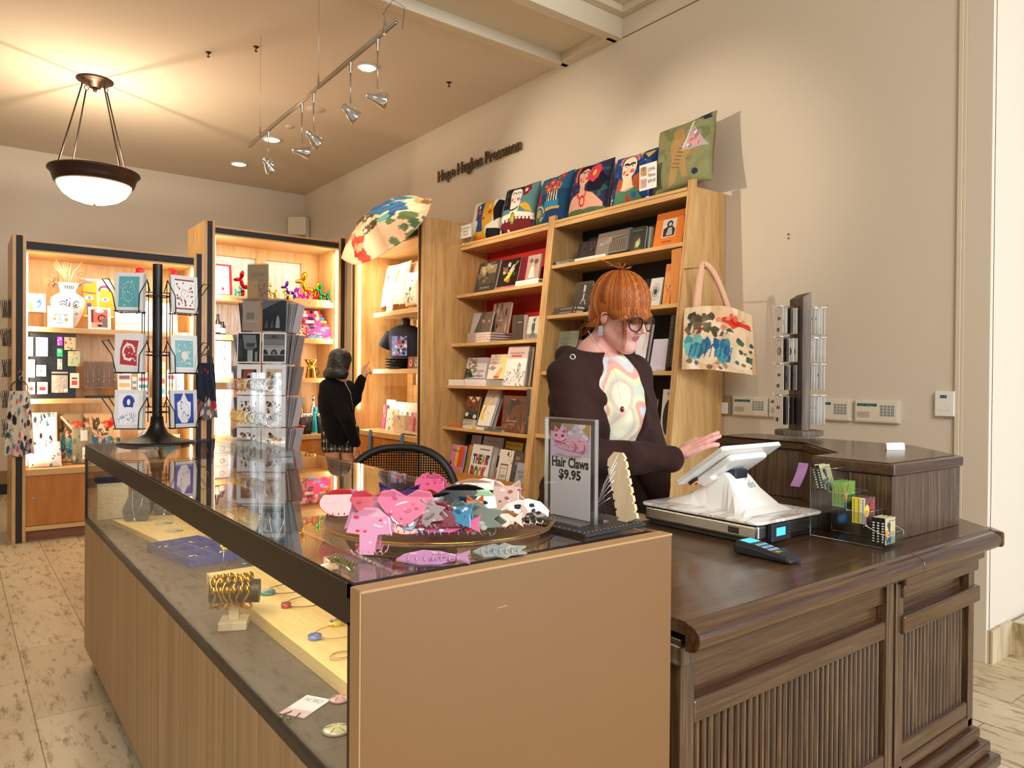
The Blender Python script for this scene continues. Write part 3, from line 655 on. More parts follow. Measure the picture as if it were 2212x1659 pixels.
# carcass
b=MB();b.box(1.285,1.10,.03,1.31,1.84,DZ-.03);b.box(1.30,1.16,0,2.93,1.18,DZ-.03);b.box(1.3,1.80,.1,2.4,1.82,DZ-.03);b.build('carcass','oak_z',t,world=True)
def bay(x0,x1,y,zt,fl0,fl1,name='fluted_panel'):
 """posts, stepped rails and vertical flutes"""
 b=MB()
 b.box(x0,y+.0,.14,x0+.05,y+.1,zt-.055);b.box(x1-.045,y+.0,.14,x1,y+.1,zt-.055);b.build('post','oak_z',t,world=True,bevel=.003)
 b=MB();b.box(x0+.05,y+.012,zt-.155,x1-.045,y+.1,zt-.075);b.box(x0+.0,y-.004,zt-.095,x1,y+.1,zt-.062);b.box(x0+.05,y+.03,zt-.21,x1-.045,y+.1,zt-.15);b.build('frieze','oak_x',t,world=True,bevel=.003)
 b=MB();b.box(x0+.05,y+.002,zt-.262,x1-.045,y+.1,zt-.205);b.box(x0+.05,y+.002,.18,x1-.045,y+.1,.235);b.build('rail','oak_x',t,world=True,bevel=.008,seg=3)
 b=MB();n=int(round((x1-x0-.095)/.0262));p=(x1-x0-.095)/n
 for i in range(n):
  xc=x0+.05+p*(i+.5);r=p*.36
  pr=[(xc-r,y+.05)]+[(xc-r*math.cos(a),y+.03-.012*math.sin(a))for a in np.linspace(0,math.pi,7)]+[(xc+r,y+.05)]
  b.prism(pr,fl0,fl1,axis='z')
 b.build('flutes','oak_z',t,world=True)
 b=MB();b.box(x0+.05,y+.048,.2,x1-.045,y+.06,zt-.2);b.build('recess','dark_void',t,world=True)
bay(1.30,2.315,1.06,DZ,.235,.595)
bay(2.33,2.93,1.06,DZ,.235,.595)
b=MB();b.box(2.34,1.035,DZ-.105,2.955,1.1,DZ-.068);b.box(2.36,1.05,DZ-.15,2.945,1.1,DZ-.105);b.box(2.36,1.048,DZ-.2635,2.955,1.1,DZ-.2035);b.build('cornice','oak_x',t,world=True,bevel=.008,seg=3)
b=MB()
for i,(dz,dy)in enumerate(((.0,.07),(.045,.045),(.09,.02),(.135,.0))):b.box(1.30,1.06-dy,dz,2.93+dy,1.2,dz+.043)
b.build('base_steps','oak_x',t,world=True,bevel=.01,seg=3)
b=MB();b.box(1.282,1.045,DZ-.11,1.33,1.12,DZ-.062);b.box(1.28,1.09,.02,1.302,1.12,DZ-.06);b.build('end_block','oak_z',t,world=True,bevel=.005)
# raised counter standing on the desk
b0=[(2.452,1.128),(2.975,1.118),(3.285,1.425),(3.305,2.25),(3.005,2.25),(3.005,1.785),(2.655,1.42),(2.455,1.42)]
t2=thing('raised_counter','raised dark oak service shelf that wraps round the desk corner','counter',(2.9,1.6,.85))
b=MB();bi=[(2.46,1.137),(2.968,1.128),(3.272,1.43),(3.29,2.24),(3.018,2.24),(3.018,1.79),(2.66,1.412),(2.462,1.412)]
b.prism(bi,DZ+.001,1.066);b.build('body','oak_z',t2,world=True,bevel=.001)
b=MB();b.prism(b0,1.068,1.105);b.build('top','oak_x',t2,world=True,bevel=.006,seg=2)
b=MB();b.prism([(x*.94+.06*2.9,y*.94+.06*1.6)for x,y in b0],1.105,1.108);b.build('top_inlay','oak_x',t2,world=True)
# ================================================================ books
def book_mb(w,h,t,shapes,base,spine=None,back=None):
 b=MB();sp=spine or base;c=min(.003,t*.2)
 b.box(-w/2,0,0,w/2,c,h,back or base);b.quad((-w/2,-4e-5,0),(w/2,-4e-5,0),(w/2,-4e-5,h),(-w/2,-4e-5,h),base)
 b.box(-w/2,t-c,0,w/2,t,h,back or base);b.box(-w/2-.0006,0,0,-w/2+c,t,h,sp)
 paint(b,shapes,lambda u,v,d:(-w/2+u*w,-d-6e-5,v*h))
 return b
def pages(par,w,h,t,flat=False,col='#e9e2d3'):
 b=MB();c=min(.003,t*.2)
 if flat:b.box(-w/2+.002,.003,c,w/2-.002,h-.004,t-c,col)
 else :b.box(-w/2+c,c,.002,w/2-.002,t-c,h-.003,col)
 return b.build('pages','print',par)
def book(lb,w,h,t,shapes,base,spine=None,mat='gloss_print',grp=None,name='book',pg=True):
 o=book_mb(w,h,t,shapes,base,spine).build(name,mat);tag(o,lb,'book',grp)
 if pg:pages(o,w,h,t)
 return o
def flatbook(lb,w,d,t,shapes,base,grp=None,top=None,pcol='#e9e2d3'):
 b=MB();c=min(.003,t*.2)
 b.box(-w/2,0,0,w/2,d,c,top or base);b.box(-w/2,0,t-c,w/2,d,t,top or base);b.box(-w/2,-.0006,0,w/2,c,t,base)
 paint(b,shapes,lambda u,v,dd:(-w/2+u*w,-.0007-dd,v*t),5e-5)
 o=b.build('book','gloss_print');tag(o,lb,'book',grp);pages(o,w,d,t,True,pcol);return o
HP=-math.pi/2
def span(pxL,pxR,pyT,pyB,X):
 yL=PX(pxL,pyB,X)[1];yR=PX(pxR,pyB,X)[1];zt=PX((pxL+pxR)/2,pyT,X)[2];return(yL+yR)/2,yL-yR,zt
def shelved(lb,pxL,pxR,pyT,z,dx,lean,t,shapes,base,spine=None,X=None,grp=None,zoff=0,**k):
 """stand a book on the shelf at height z, spread between two picture columns"""
 X=X if X is not None else fx(z)+dx
 pyB=800;yc,w,_=span(pxL,pxR,pyT,pyB,X)
 yL=PX(pxL,pyB,X)[1]
 xt=X+.2*math.sin(lean);zt=PX((pxL+pxR)/2+10*math.sin(lean)/.2,pyT,xt)[2];h=max(.05,(zt-z-zoff)/math.cos(lean))
 o=book(lb,w,h,t,shapes,base,spine,grp=grp,**k);place(o,(X,yc,z+zoff+.0008+t*math.sin(lean)),HP,lean);return o
def laid(lb,pxL,pxR,z,dx,d,t,shapes,base,grp=None,top=None,pcol='#e9e2d3',zoff=0,twist=0):
 X=fx(z)+dx;yc,w,_=span(pxL,pxR,800,800,X)
 o=flatbook(lb,w,d,t,shapes,base,grp,top,pcol);place(o,(X,yc,z+zoff+.0005),HP+twist);return o
L14=math.radians(14)
G1='books on the upper shelf of the red bookcase';G2='books on the second shelf of the red bookcase';G3='books on the third shelf of the red bookcase';G4='books on the fourth shelf of the red bookcase';G5='books in the slanted pocket of the red bookcase'
z=SA[0]
shelved('dark slate book with a misty landscape cover titled Wild Beauty',1022,1066,566,z,.06,L14,.02,
R_(.1,.25,.9,.88,'#8a7a5c')+R_(.1,.25,.9,.6,'#4a4238')+blobs(9,['#6b5e4a','#37322c','#847556'],(.1,.28,.85,.62),(.04,.14),3)+blobs(5,['#a4946e','#b8a67c'],(.2,.66,.8,.84),(.06,.14),4)+T_('WILD BEAUTY',.5,.12,.045,'#d8d4cc',w=.5,al='c')+R_(.2,.09,.8,.095,'#aaa59c')+R_(.3,.93,.8,.945,'#9a958c'),'#2c2f33','#24262a',grp=G1)
shelved('black book with a dancing figure in a yellow skirt on the cover',1072,1112,560,z,.075,L14,.016,
blobs(14,['#5c6242','#8d8f8b','#3f3a33','#b9b7a8','#7b5a44'],(.15,.15,.85,.85),(.05,.13),6)+P_([(.3,.25),(.62,.6),(.72,.55),(.6,.3),(.4,.18)],'#d8c52c')+P_([(.5,.55),(.7,.78),(.78,.6),(.65,.5)],'#cfc3bc')+P_([(.4,.2),(.55,.12),(.6,.18),(.5,.26)],'#c96a3b')+L_([(.65,.6),(.9,.88)],.05,'#b58a55'),'#171213',grp=G1,zoff=.02)
laid('thin pink book lying flat under the black dancing-figure book',1066,1110,z,.03,.2,.018,R_(.3,.3,.9,.7,'#b4677a'),'#a4505c',grp=G1)
shelved('pale pink book with two ink heads on its cover and a burgundy spine strip',1116,1160,553,z,.10,L14*.8,.018,
R_(0,0,.36,1,'#6e1426')+T_('- - - - -',.18,.3,.03,'#c89aa0',w=.05)+E_(.56,.78,.09,.09,'#6b5d55')+E_(.8,.73,.1,.1,'#4e4743')+P_([(.58,.55),(.7,.55),(.8,.1),(.5,.1)],'#e6d6cc')+R_(.62,.55,.66,.68,'#dccabf')+R_(.79,.5,.81,.64,'#4e4743'),'#b89384','#6e1426',grp=G1,zoff=.045)
for k,(a,c)in enumerate(((1110,1161),(1112,1162))):
 laid(['white flat book under another white one on the upper red shelf','white flat book on top of its twin on the upper red shelf'][k],a,c,z,.035,.2,.021,R_(.9,.4,.93,.6,'#555555'),'#e9e4da',grp=G1,top='#3a3432',zoff=.022*k)
z=SA[1]
shelved('grey book with a dark blurred photograph beside the tall bark-textured book',1014,1056,676,z,.12,L14,.018,P_([(.42,1),(1,1),(1,0),(.2,0)],'#4c4640')+P_([(.68,1),(1,1),(1,0),(.55,0)],'#6a5748')+blobs(5,['#8a7564','#5a4d43','#a08c79'],(.5,.05,.95,.6),(.06,.12),9),'#a9a6a4',grp=G2,zoff=.085)
shelved('tall book with a rust and grey tree-bark cover',1056,1092,655,z,.17,L14*.8,.03,blobs(40,['#6b5347','#3e322d','#a77f66','#8a6a56','#c19c80'],(0,0,1,.95),(.02,.07),11,6,3.0)+R_(.4,.42,.7,.44,'#e0cdbd'),'#8c6e5b','#b9a9b4',grp=G2,zoff=.07)
for k in range(4):
 laid('pink and white flat book, %s of the stack on the second red shelf'%['lowest','second from bottom','third from bottom','topmost'][k],1009+k*.6,1058+k*.4,z,.03,.25,.021,R_(.02,.1,.35,.9,'#a58d84')+R_(.4,.15,.98,.85,'#e3cfc8')+blobs(6,['#b9a096','#8f776c'],(.4,.1,1,.9),(.02,.05),20+k,5,4),'#c3aea6',grp=G2,top='#53505a',zoff=.0215*k,twist=.02)
shelved('black upright book with a small silver title and thick white pages',1104,1128,681,z,.09,.06,.05,R_(.5,.7,.85,.715,'#cfcfcf')+R_(.5,.66,.75,.67,'#8c8c8c'),'#1c1714',grp=G2)
shelved('white book with a lone black walking figure on the cover',1135,1160,684,z,.07,L14*.7,.012,R_(0,0,1,.25,'#76736a')+blobs(20,['#b5b2a9','#c9c7c0'],(0,.25,1,1),(.03,.08),8)+P_([(.4,.7),(.62,.72),(.66,.4),(.5,.3),(.38,.45)],'#2a2826')+E_(.54,.82,.08,.08,'#2a2826')+L_([(.52,.34),(.36,.1)],.07,'#2a2826')+L_([(.56,.34),(.7,.1)],.07,'#2a2826')+L_([(.5,.88),(.68,.95)],.04,'#2a2826'),'#bfbdb5',grp=G2)
z=SA[2]
laid('white thick flat book at the left end of the third red shelf',969,1003,z,.015,.26,.05,R_(0,.3,1,.33,'#cfc9c2')+R_(0,.6,1,.63,'#d5cfc8'),'#f0ece6',grp=G3,top='#f0ece6')
laid('white flat book under the comic collection with the winter scene',1004,1050,z,.015,.26,.056,R_(0,.22,1,.26,'#cdc6d6')+R_(0,.5,.6,.54,'#d9d3de'),'#f1edf0',grp=G3,top='#f0ece6')
laid('grey-paged flat book between the comic collections',1051,1084,z,.02,.22,.052,sum([R_(0,.1+.1*i,1,.14+.1*i,'#b5ada3')for i in range(8)],[]),'#9f978d',grp=G3)
shelved('white comic collection with a leafy painted corner, titled Calvin and Hobbes',1003,1046,774,z,.10,L14,.022,R_(0,.72,1,1,'#b5a8ac')+blobs(26,['#8a3f4c','#a55f66','#7c8f55','#5c5368','#3d4a3c','#b98a90'],(.05,.3,.5,.95),(.04,.1),5)+P_([(0,.5),(.25,.42),(.45,.05),(0,.0)],'#262b29')+blobs(5,['#465c40','#1e2422'],(0,.05,.35,.4),(.05,.1),7)+T_('CALVIN',.5,.3,.1,'#453a37',w=.42)+T_('AND',.6,.2,.06,'#7b4a35',w=.15)+T_('HOBBES',.44,.06,.1,'#453a37',w=.5),'#ded6da',grp=G3,zoff=.058)
shelved('cream comic collection with a yellow and orange figure, titled Calvin and Hobbes',1051,1088,767,z,.085,L14,.022,R_(0,.6,1,1,'#d7c3b4')+R_(.24,.9,.34,.94,'#222222')+T_('CALVIN',.04,.76,.08,'#b0895a',w=.42)+T_('AND',.14,.68,.05,'#b23a36',w=.2)+T_('HOBBES',.03,.59,.08,'#b23a36',w=.46)+T_('TENTH',.12,.48,.05,'#201d1b',w=.22,bold=.03)+T_('ANNIVERSARY',.02,.42,.05,'#201d1b',w=.42,bold=.03)+T_('BOOK',.14,.36,.05,'#201d1b',w=.2,bold=.03)+R_(.7,0,.96,.68,'#f1dc84')+E_(.78,.8,.2,.18,'#efdc8c')+P_([(.42,.12),(.72,.5),(.86,.4),(.7,.05)],'#e7a14b')+R_(.4,.02,.72,.12,'#b02c20'),'#e8e0d6',grp=G3,zoff=.054)
shelved('large white book with a pen-drawn town, titled The Art of the News',1086,1130,749,z,.04,L14*.8,.02,R_(0,.69,1,1,'#cbb3ac')+T_('The Art of the News',.5,.81,.045,'#3a302c',w=.68,al='c')+R_(.22,.73,.72,.78,'#b43b46')+R_(.58,.2,.74,.52,'#b9b6b2')+P_([(.56,.5),(.66,.6),(.76,.5)],'#8e8b88')+R_(.6,.36,.64,.42,'#2b2b2b')+R_(.44,.36,.47,.42,'#2b2b2b')+blobs(60,['#b7b4b0','#8b8885','#d6d3cf','#a09d9a'],(0,0,1,.35),(.01,.045),12),'#e9e6e2',grp=G3)
for i,dx in enumerate((.05,.06)):
 shelved(['dark book edge directly behind the large white news book','dark book edge at the right end of the third red shelf'][i],1135+i*8,1140+i*8,750,z,dx+.02*i,L14*.6,.03,[],'#2f1f22',grp=G3)
z=SA[3]
shelved('black book with cream and green shapes under an orange sky',999,1027,858,z,.07,L14*.9,.015,R_(0,.5,1,1,'#6b2f1c')+R_(0,.07,1,.26,'#bdb3a2')+P_([(0,.5),(.3,.62),(.7,.5),(1,.58),(1,.42),(0,.4)],'#1f3f36')+P_([(.1,1),(.42,1),(.3,.86)],'#d9c08e')+P_([(.6,1),(.98,1),(.85,.85)],'#d9c08e')+E_(.52,.86,.13,.05,'#d9c08e')+E_(.18,.42,.12,.07,'#d8d2c4')+E_(.8,.36,.13,.07,'#d8d2c4')+blobs(8,['#8c3f20','#a24b26','#4a2014'],(.05,.6,.95,.8),(.04,.1),3)+T_('CONTEMPORARY',.1,.19,.04,'#6e675d',w=.7)+T_('FILM GUIDE',.1,.1,.04,'#6e675d',w=.6),'#15120f',grp=G4)
shelved('tall leaning white book with a curved yellow shape on the cover',1031,1058,842,z,.04,L14*1.5,.024,R_(0,.55,1,1,'#c4b4ab')+P_([(.1,.2),(.12,.42),(.3,.62),(.62,.78),(.66,.74),(.4,.55),(.28,.36),(.34,.16),(.2,.14)],'#e8c21e')+L_([(.2,.36),(.3,.48)],.03,'#3a3010')+P_([(.56,.74),(.62,.82),(.66,.76)],'#3a3010')+blobs(5,['#2b2b2b','#d7b42c'],(.35,.12,.8,.36),(.01,.03),4),'#e6e0d5',grp=G4,spine='#0f0f10',zoff=.026)
shelved('grey-blue book leaning behind the tall white book',1059,1064,850,z,.09,L14*1.4,.03,[],'#8f9aa6',grp=G4)
shelved('brown book with a dark grazing animal on its cover',1083,1136,856,z,.05,.1,.02,P_([(.08,.62),(.1,.74),(.3,.88),(.6,.9),(.78,.82),(.6,.76),(.45,.72),(.35,.6),(.32,.48),(.2,.5),(.14,.58)],'#241c18')+blobs(40,['#6b3d24','#5a3220','#7d4c2d','#8a5a36'],(0,0,1,.45),(.02,.06),5,5,2.2)+P_([(.3,.92),(.55,.92),(.5,.86)],'#a36f42')+L_([(.2,.3),(.62,.31)],.014,'#cbb49c')+L_([(.3,.22),(.5,.225)],.014,'#cbb49c'),'#5b3220',grp=G4)
shelved('slim dark grey book upright at the right end of the fourth red shelf',1137,1144,842,z,.04,.02,.2,T_('PHOTOGRAPHY',.5,.3,.1,'#b9b9b9',w=.3),'#3b3f46',grp=G4)
laid('orange spine of a flat book at the left end of the fourth red shelf',969,1001,z,.012,.2,.014,[],'#e0642e',grp=G4)
laid('white flat book with one yellow block on its spine',1000,1046,z,.012,.2,.024,R_(.45,.05,.66,.95,'#e8c32f')+R_(.05,.4,.4,.6,'#c9c1b4'),'#ece7dc',grp=G4)
laid('wide grey flat book in front of the brown animal book',1047,1083,z,.010,.14,.016,[],'#6a6058',grp=G4)
# pocket at the bottom: two leaning rows
def pocket(lb,pxL,pxR,pyT,X,zb,shapes,base,row):return shelved(lb,pxL,pxR,pyT,zb,0,math.radians(13),.012,shapes,base,X=X,grp=G5,pg=row==0)
TR='#1f1a1c'
pocket('dark book with a painted face peering from the back row of the pocket',990,1003,940,3.68,.42,E_(.5,.6,.25,.2,'#6a4638')+E_(.62,.3,.3,.15,'#b48da0')+blobs(4,['#3a2620','#8a5c48'],(.3,.4,.7,.8),(.05,.1),2),'#1f1713',1)
pocket('lilac-white book titled Hair in the back row of the pocket',1002,1022,942,3.66,.42,T_('Hair',.5,.6,.16,'#7a2342',w=.8,al='c')+T_('Hair',.5,.36,.16,'#4b2c5a',w=.8,al='c'),'#c8bcc6',1)
pocket('pale lilac book with a blue dome shape in the back row of the pocket',1027,1070,946,3.66,.42,A_(.62,.45,.22,.25,0,180,.02,'#2c4a86')+P_(arc(.62,.42,.22,.26,0,180),'#3a5f9c')+R_(.1,.78,.45,.82,'#8a7f92')+R_(.2,.9,.8,.92,'#9a8fa0'),'#c2b6c4',1)
pocket("yellow and red book titled Roy's House in the back row of the pocket",1075,1112,957,3.64,.42,P_([(.05,.64),(.1,.8),(.04,.86),(.96,.84),(.9,.76),(.97,.66),(.8,.62),(.2,.62)],'#a51d26')+T_("ROY'S HOUSE",.5,.7,.09,'#f0d23c',w=.72,al='c',bold=.02)+sum([E_(.06+.075*i,.93,.015,.02,'#a51d26',6)for i in range(12)],[]),'#d9b92f',1)
pocket('pale pink book titled Atlas of Colors at the right of the back row',1117,1140,949,3.64,.42,T_('ATLAS',.15,.66,.14,'#4a4248',w=.75)+T_('COLORS',.12,.42,.14,'#c44a5a',w=.8)+T_('of the',.2,.56,.05,'#4a4248',w=.3),'#d8cdc9',1)
pocket('pink book titled Making a Great Exhibition at the left of the pocket',962,992,963,3.53,.40,P_([(.36,.5),(.6,.96),(.6,.5)],'#f2c63a')+R_(.36,.5,.56,.97,'#f0c238')+P_([(.56,.5),(.56,.97),(.85,.97),(.98,.7),(.85,.5)],'#e6481f')+R_(.9,.5,1,.97,'#8c7ab4')+T_('Making a',.06,.84,.06,TR,w=.6)+T_('Great',.2,.32,.07,TR,w=.38)+T_('Exhibition',.16,.1,.07,TR,w=.66)+E_(.1,.56,.06,.06,TR)+L_([(.1,.5),(.1,.2)],.03,'#d9cfd4'),'#d487ad',0)
pocket('narrow orange and green book edge beside the white alphabet cover',997,1006,963,3.54,.40,blobs(10,['#d9792e','#6a8a3c','#c2b04a'],(0,0,1,1),(.1,.3),4),'#a8803a',0)
ab=[('#2d3f8c',.14),('#bb2c2c',.3),('#2f7a3f',.44),('#e08b24',.58),('#a1246a',.72)]
pocket('white book titled The Art Book in many coloured letters',1005,1046,963,3.52,.39,sum([T_(ch,.12+.16*i,.62,.18,ab[i][0],w=.15,bold=.06)for i,ch in enumerate('THEAR')],[])+T_('T',.84,.62,.18,'#2d3f8c',w=.12,bold=.06)+sum([T_(ch,.08+.2*i,.3,.26,ab[(i+1)%5][0],w=.2,bold=.06)for i,ch in enumerate('BOOK')],[])+blobs(14,[c for c,_ in ab],(.06,.02,.95,.2),(.03,.07),3)+R_(.4,.9,.9,.92,'#555555'),'#efeae6',0)
pocket('grey spine of a book just right of the coloured-letter cover',1050,1057,968,3.53,.39,R_(0,0,1,1,'#a29d9c'),'#b4afae',0)
pocket('white picture book with framed portraits standing behind the museum book',1058,1078,972,3.56,.40,R_(.2,.6,.6,.85,'#2c3a34')+R_(.3,.3,.6,.55,'#c73a33')+R_(.1,.08,.5,.28,'#e2b83a'),'#e6ddd2',0)
pocket('white book titled Masterworks at the Museum with small drawings around',1064,1094,974,3.515,.385,R_(.18,.38,.72,.72,'#8a3a2c')+R_(.22,.41,.68,.69,'#e9e3d6')+T_('MASTERWORKS',.45,.62,.03,'#2f8a72',w=.38,al='c')+T_('AT THE',.45,.55,.03,'#2f8a72',w=.16,al='c')+T_('MUSEUM',.45,.45,.06,'#2f8a72',w=.36,al='c')+E_(.72,.32,.13,.1,'#c5463c')+P_([(.2,.05),(.4,.3),(.55,.2),(.5,.05)],'#4a8ec4')+E_(.14,.14,.07,.06,'#1d1b1b')+P_([(.5,.9),(.6,.98),(.66,.88)],'#2b3a34')+blobs(8,['#35443c','#5c3b55','#c08a3a'],(.6,.75,.98,.98),(.02,.05),3),'#eee6d8',0)
pocket('dark teal book with an orange flame shape on the cover',1093,1112,978,3.51,.38,T_('OH',.5,.84,.07,'#c98a72',w=.4,al='c',bold=.03)+T_('NO',.5,.74,.07,'#c98a72',w=.4,al='c',bold=.03)+P_([(.3,.5),(.45,.36),(.6,.55),(.5,.3)],'#e08a3c')+R_(.42,.05,.6,.34,'#8fa9b4')+R_(.25,.6,.75,.72,'#2a4468'),'#26383c',0)
pocket('orange and yellow book behind the pale blue city book',1111,1134,984,3.53,.38,P_([(.1,.4),(.5,.9),(.95,.9),(.95,.4)],'#f0c256')+T_('BIG',.3,.7,.08,'#d86a2c',w=.4)+T_('DREAM',.2,.55,.08,'#d86a2c',w=.6),'#df7c3f',0)
pocket('pale blue book with a grey city skyline at the right of the pocket',1104,1131,1003,3.495,.37,T_('ART IS A LIFE',.5,.76,.06,'#2d3342',w=.8,al='c')+T_('STORY',.55,.66,.06,'#2d3342',w=.6,al='c')+blobs(20,['#8b93a4','#6f7688','#a2a9b8'],(0,0,1,.3),(.04,.1),6)+R_(.4,.3,.75,.55,'#a9b9cc'),'#9fabc0',0)
# black-backed bookcase
H1='books on the upper shelf of the black bookcase';H2='books on the second shelf of the black bookcase';H3='books on the third shelf of the black bookcase';H4='books on the fourth shelf of the black bookcase'
z=SB[0]
shelved('dark purple speckled book on the upper black shelf',1241,1283,522,z,.12,L14,.016,blobs(50,['#2b2636','#3d3448','#1a1720','#4a4256'],(0,0,1,1),(.02,.06),8)+T_('THE LEOPARD',.4,.2,.05,'#a87838',w=.5),'#15121a',grp=H1)
shelved('wide grey book with a sepia photograph of a columned building',1281,1352,500,z,.10,L14,.02,R_(0,.15,.92,.8,'#7b7067')+R_(0,.8,.92,.98,'#6a5f57')+sum([R_(.42+.055*i,.2,.45+.055*i,.66,'#4a423c')for i in range(9)],[])+P_([(.38,.7),(.92,.78),(.92,.72),(.38,.64)],'#54493f')+blobs(7,['#9a9087','#8b8178'],(.05,.5,.4,.75),(.04,.1),2)+R_(.94,0,1,1,'#5b5d5e'),'#57534e',grp=H1)
laid('slim black book lying flat before the columned-building book',1312,1352,z,.03,.2,.016,[],'#15110f',grp=H1,pcol='#2b2622')
laid('dark patterned flat book at the left end of the upper black shelf',1194,1238,z,.03,.2,.024,blobs(12,['#6e6570','#3a3440'],(0,0,1,1),(.03,.08),3,5,3),'#1b181c',grp=H1)
laid('white flat book on the upper black shelf',1239,1306,z,.02,.22,.018,[],'#d9d5d0',grp=H1,top='#b8b4ae',twist=.0)
shelved('dark green book with a painted pale face on its cover',1353,1388,492,z,.08,L14*.7,.016,E_(.5,.38,.22,.22,'#8d9a6c')+P_([(.2,.1),(.3,.62),(.6,.7),(.85,.5),(.62,.55),(.42,.4),(.4,.1)],'#3a3022')+E_(.56,.32,.1,.12,'#b0b288')+P_([(.25,.0),(.45,.2),(.8,.15),(.9,0)],'#5a4326')+R_(.18,.86,.82,.875,'#8f968c'),'#1c2622',grp=H1)
shelved('grey-green book edge right of the painted face book',1392,1401,492,z,.1,L14*.5,.03,R_(.5,0,1,1,'#7d8a86'),'#3b4744',grp=H1)
shelved('bright orange book with a framed black and white portrait photograph',1407,1470,458,z,.05,L14*.9,.02,R_(0,.8,1,1,'#bd611c')+R_(.25,.24,.72,.78,'#c9c2bd')+P_([(.3,.27),(.3,.5),(.44,.56),(.6,.56),(.7,.45),(.68,.27)],'#2a2524')+E_(.5,.63,.1,.1,'#1d1918')+P_([(.4,.3),(.46,.52),(.58,.52),(.62,.3)],'#b0a8a2')+E_(.51,.62,.045,.06,'#c6beb8')+R_(.3,.1,.62,.13,'#8a3c12'),'#d9772a',grp=H1)
shelved('black spine with yellow lettering at the right end of the upper black shelf',1474,1484,462,z,.05,.04,.05,T_('THE ART',.5,.2,.4,'#d8ba3a',w=.5),'#131010',grp=H1)
z=SB[1]
shelved('black book with a pale suited figure, behind the short-haired person',1233,1268,609,z,.10,L14*.9,.016,P_([(.5,.9),(.66,.86),(.64,.68),(.52,.66)],'#b9b9b6')+P_([(.48,.66),(.72,.62),(.7,.3),(.52,.34)],'#2a2a2a')+P_([(.56,.62),(.62,.62),(.6,.4),(.54,.4)],'#d2d2cf')+L_([(.5,.42),(.44,.3)],.05,'#a9a9a6')+L_([(.66,.42),(.74,.28)],.05,'#a9a9a6')+R_(.2,.1,.6,.115,'#8a8a8a'),'#161514',grp=H2)
for k in range(2):laid(['dark grey flat book under its twin on the second black shelf','dark grey flat book on top of its twin on the second black shelf'][k],1193+k*2,1243+k*2,z,.03,.24,.026,R_(.3,.35,.8,.6,'#8d8880')+R_(.92,.3,.96,.7,'#c9c4bc'),'#2f2c2a',grp=H2,top='#45413e',zoff=.027*k)
shelved('grey book with a round lens shape behind the person\'s fringe',1396,1422,602,z,.07,L14,.018,E_(.5,.5,.3,.22,'#8f8d8b')+E_(.5,.5,.14,.1,'#2b2a29')+A_(.5,.5,.4,.3,0,360,.06,'#a5a3a0'),'#c2bfbb',grp=H2)
shelved('orange book with a black perched bird and thin branches',1429,1456,570,z,.06,L14*.6,.02,P_([(.5,.62),(.8,.7),(.95,.66),(.7,.54)],'#2a2320')+L_([(.2,0),(.4,.4),(.7,.55)],.025,'#2c2622')+L_([(.35,.3),(.1,.5)],.02,'#2c2622')+R_(.55,0,.8,.35,'#a9351c')+R_(0,.82,1,1,'#c46f34'),'#d08747',grp=H2)
for k in range(4):shelved('orange paperback upright on the second black shelf, %s'%['first right of the bird cover','second right of the bird cover','third right of the bird cover','against the right side panel'][k],1447+k*5.4,1452+k*5.4,541-k*1.5,z,.035,.02,.12,[],'#cf8745','#c47a3a',grp=H2,pg=False)
z=SB[2]
shelved('grey-green book titled Expanding Frontiers beside the hooded person',1193,1232,716,z,.10,L14,.016,T_('EXPANDING',.1,.78,.07,'#4f6470',w=.7)+T_('FRONTIERS',.1,.66,.07,'#4f6470',w=.7)+R_(.1,.5,.9,.51,'#b9a65c'),'#70765f',grp=H3)
shelved('brown and grey landscape book low behind the person\'s neck',1231,1270,735,z,.12,L14,.016,R_(0,.5,1,1,'#6a5a48'),'#4c4238',grp=H3)
shelved('tall white book behind the person\'s glasses, its black edge to the right',1366,1394,702,z,.09,L14*.9,.02,R_(.86,0,1,1,'#26282b'),'#e3e1ea',grp=H3)
shelved('pale lilac book with faint marks beside the two dark upright spines',1402,1436,733,z,.06,L14*.9,.01,E_(.5,.6,.02,.01,'#8d8799')+E_(.3,.3,.01,.01,'#8d8799')+L_([(.6,.2),(.66,.26)],.01,'#aaa4b8'),'#c9c2d4',grp=H3)
for k in range(2):shelved(['tall dark carved-looking spine, left of the pair on the third black shelf','tall dark carved-looking spine, right of the pair on the third black shelf'][k],1437+k*9,1445+k*9,688,z,.02,.16,.14,sum([R_(.1,.1+.05*i,.4+.3*(i%2),.12+.05*i,'#5c4b40')for i in range(16)],[]),'#33291f' if k else '#2c2622',grp=H3,pg=False)
laid('white flat book at the front of the third black shelf',1372,1418,z,.02,.2,.012,[],'#d7d4dc',grp=H3)
z=SB[3]
shelved('brown figured book low on the fourth black shelf beside the person\'s sleeve',1388,1411,862,z,.1,.16,.014,blobs(16,['#6a4034','#9a7a66','#3b2823','#b4a08c'],(0,0,1,1),(.05,.15),5),'#4a3a32',grp=H4)
shelved('white book with a large dark round relief on the fourth black shelf',1424,1453,842,z,.07,.12,.014,E_(.62,.5,.5,.34,'#26231f')+A_(.62,.5,.36,.25,0,360,.03,'#3f3b35')+A_(.62,.5,.2,.14,0,360,.03,'#45413b')+T_('THE',.3,.9,.05,'#6a6660',w=.25),'#ccc8c0',grp=H4)
for k in range(2):laid(['white flat book at the bottom of the pair on the fourth black shelf','white flat book at the top of the pair on the fourth black shelf'][k],1406+k*3,1443,z,.015,.22,.014,[],'#dcd7ce',grp=H4,zoff=.0145*k)
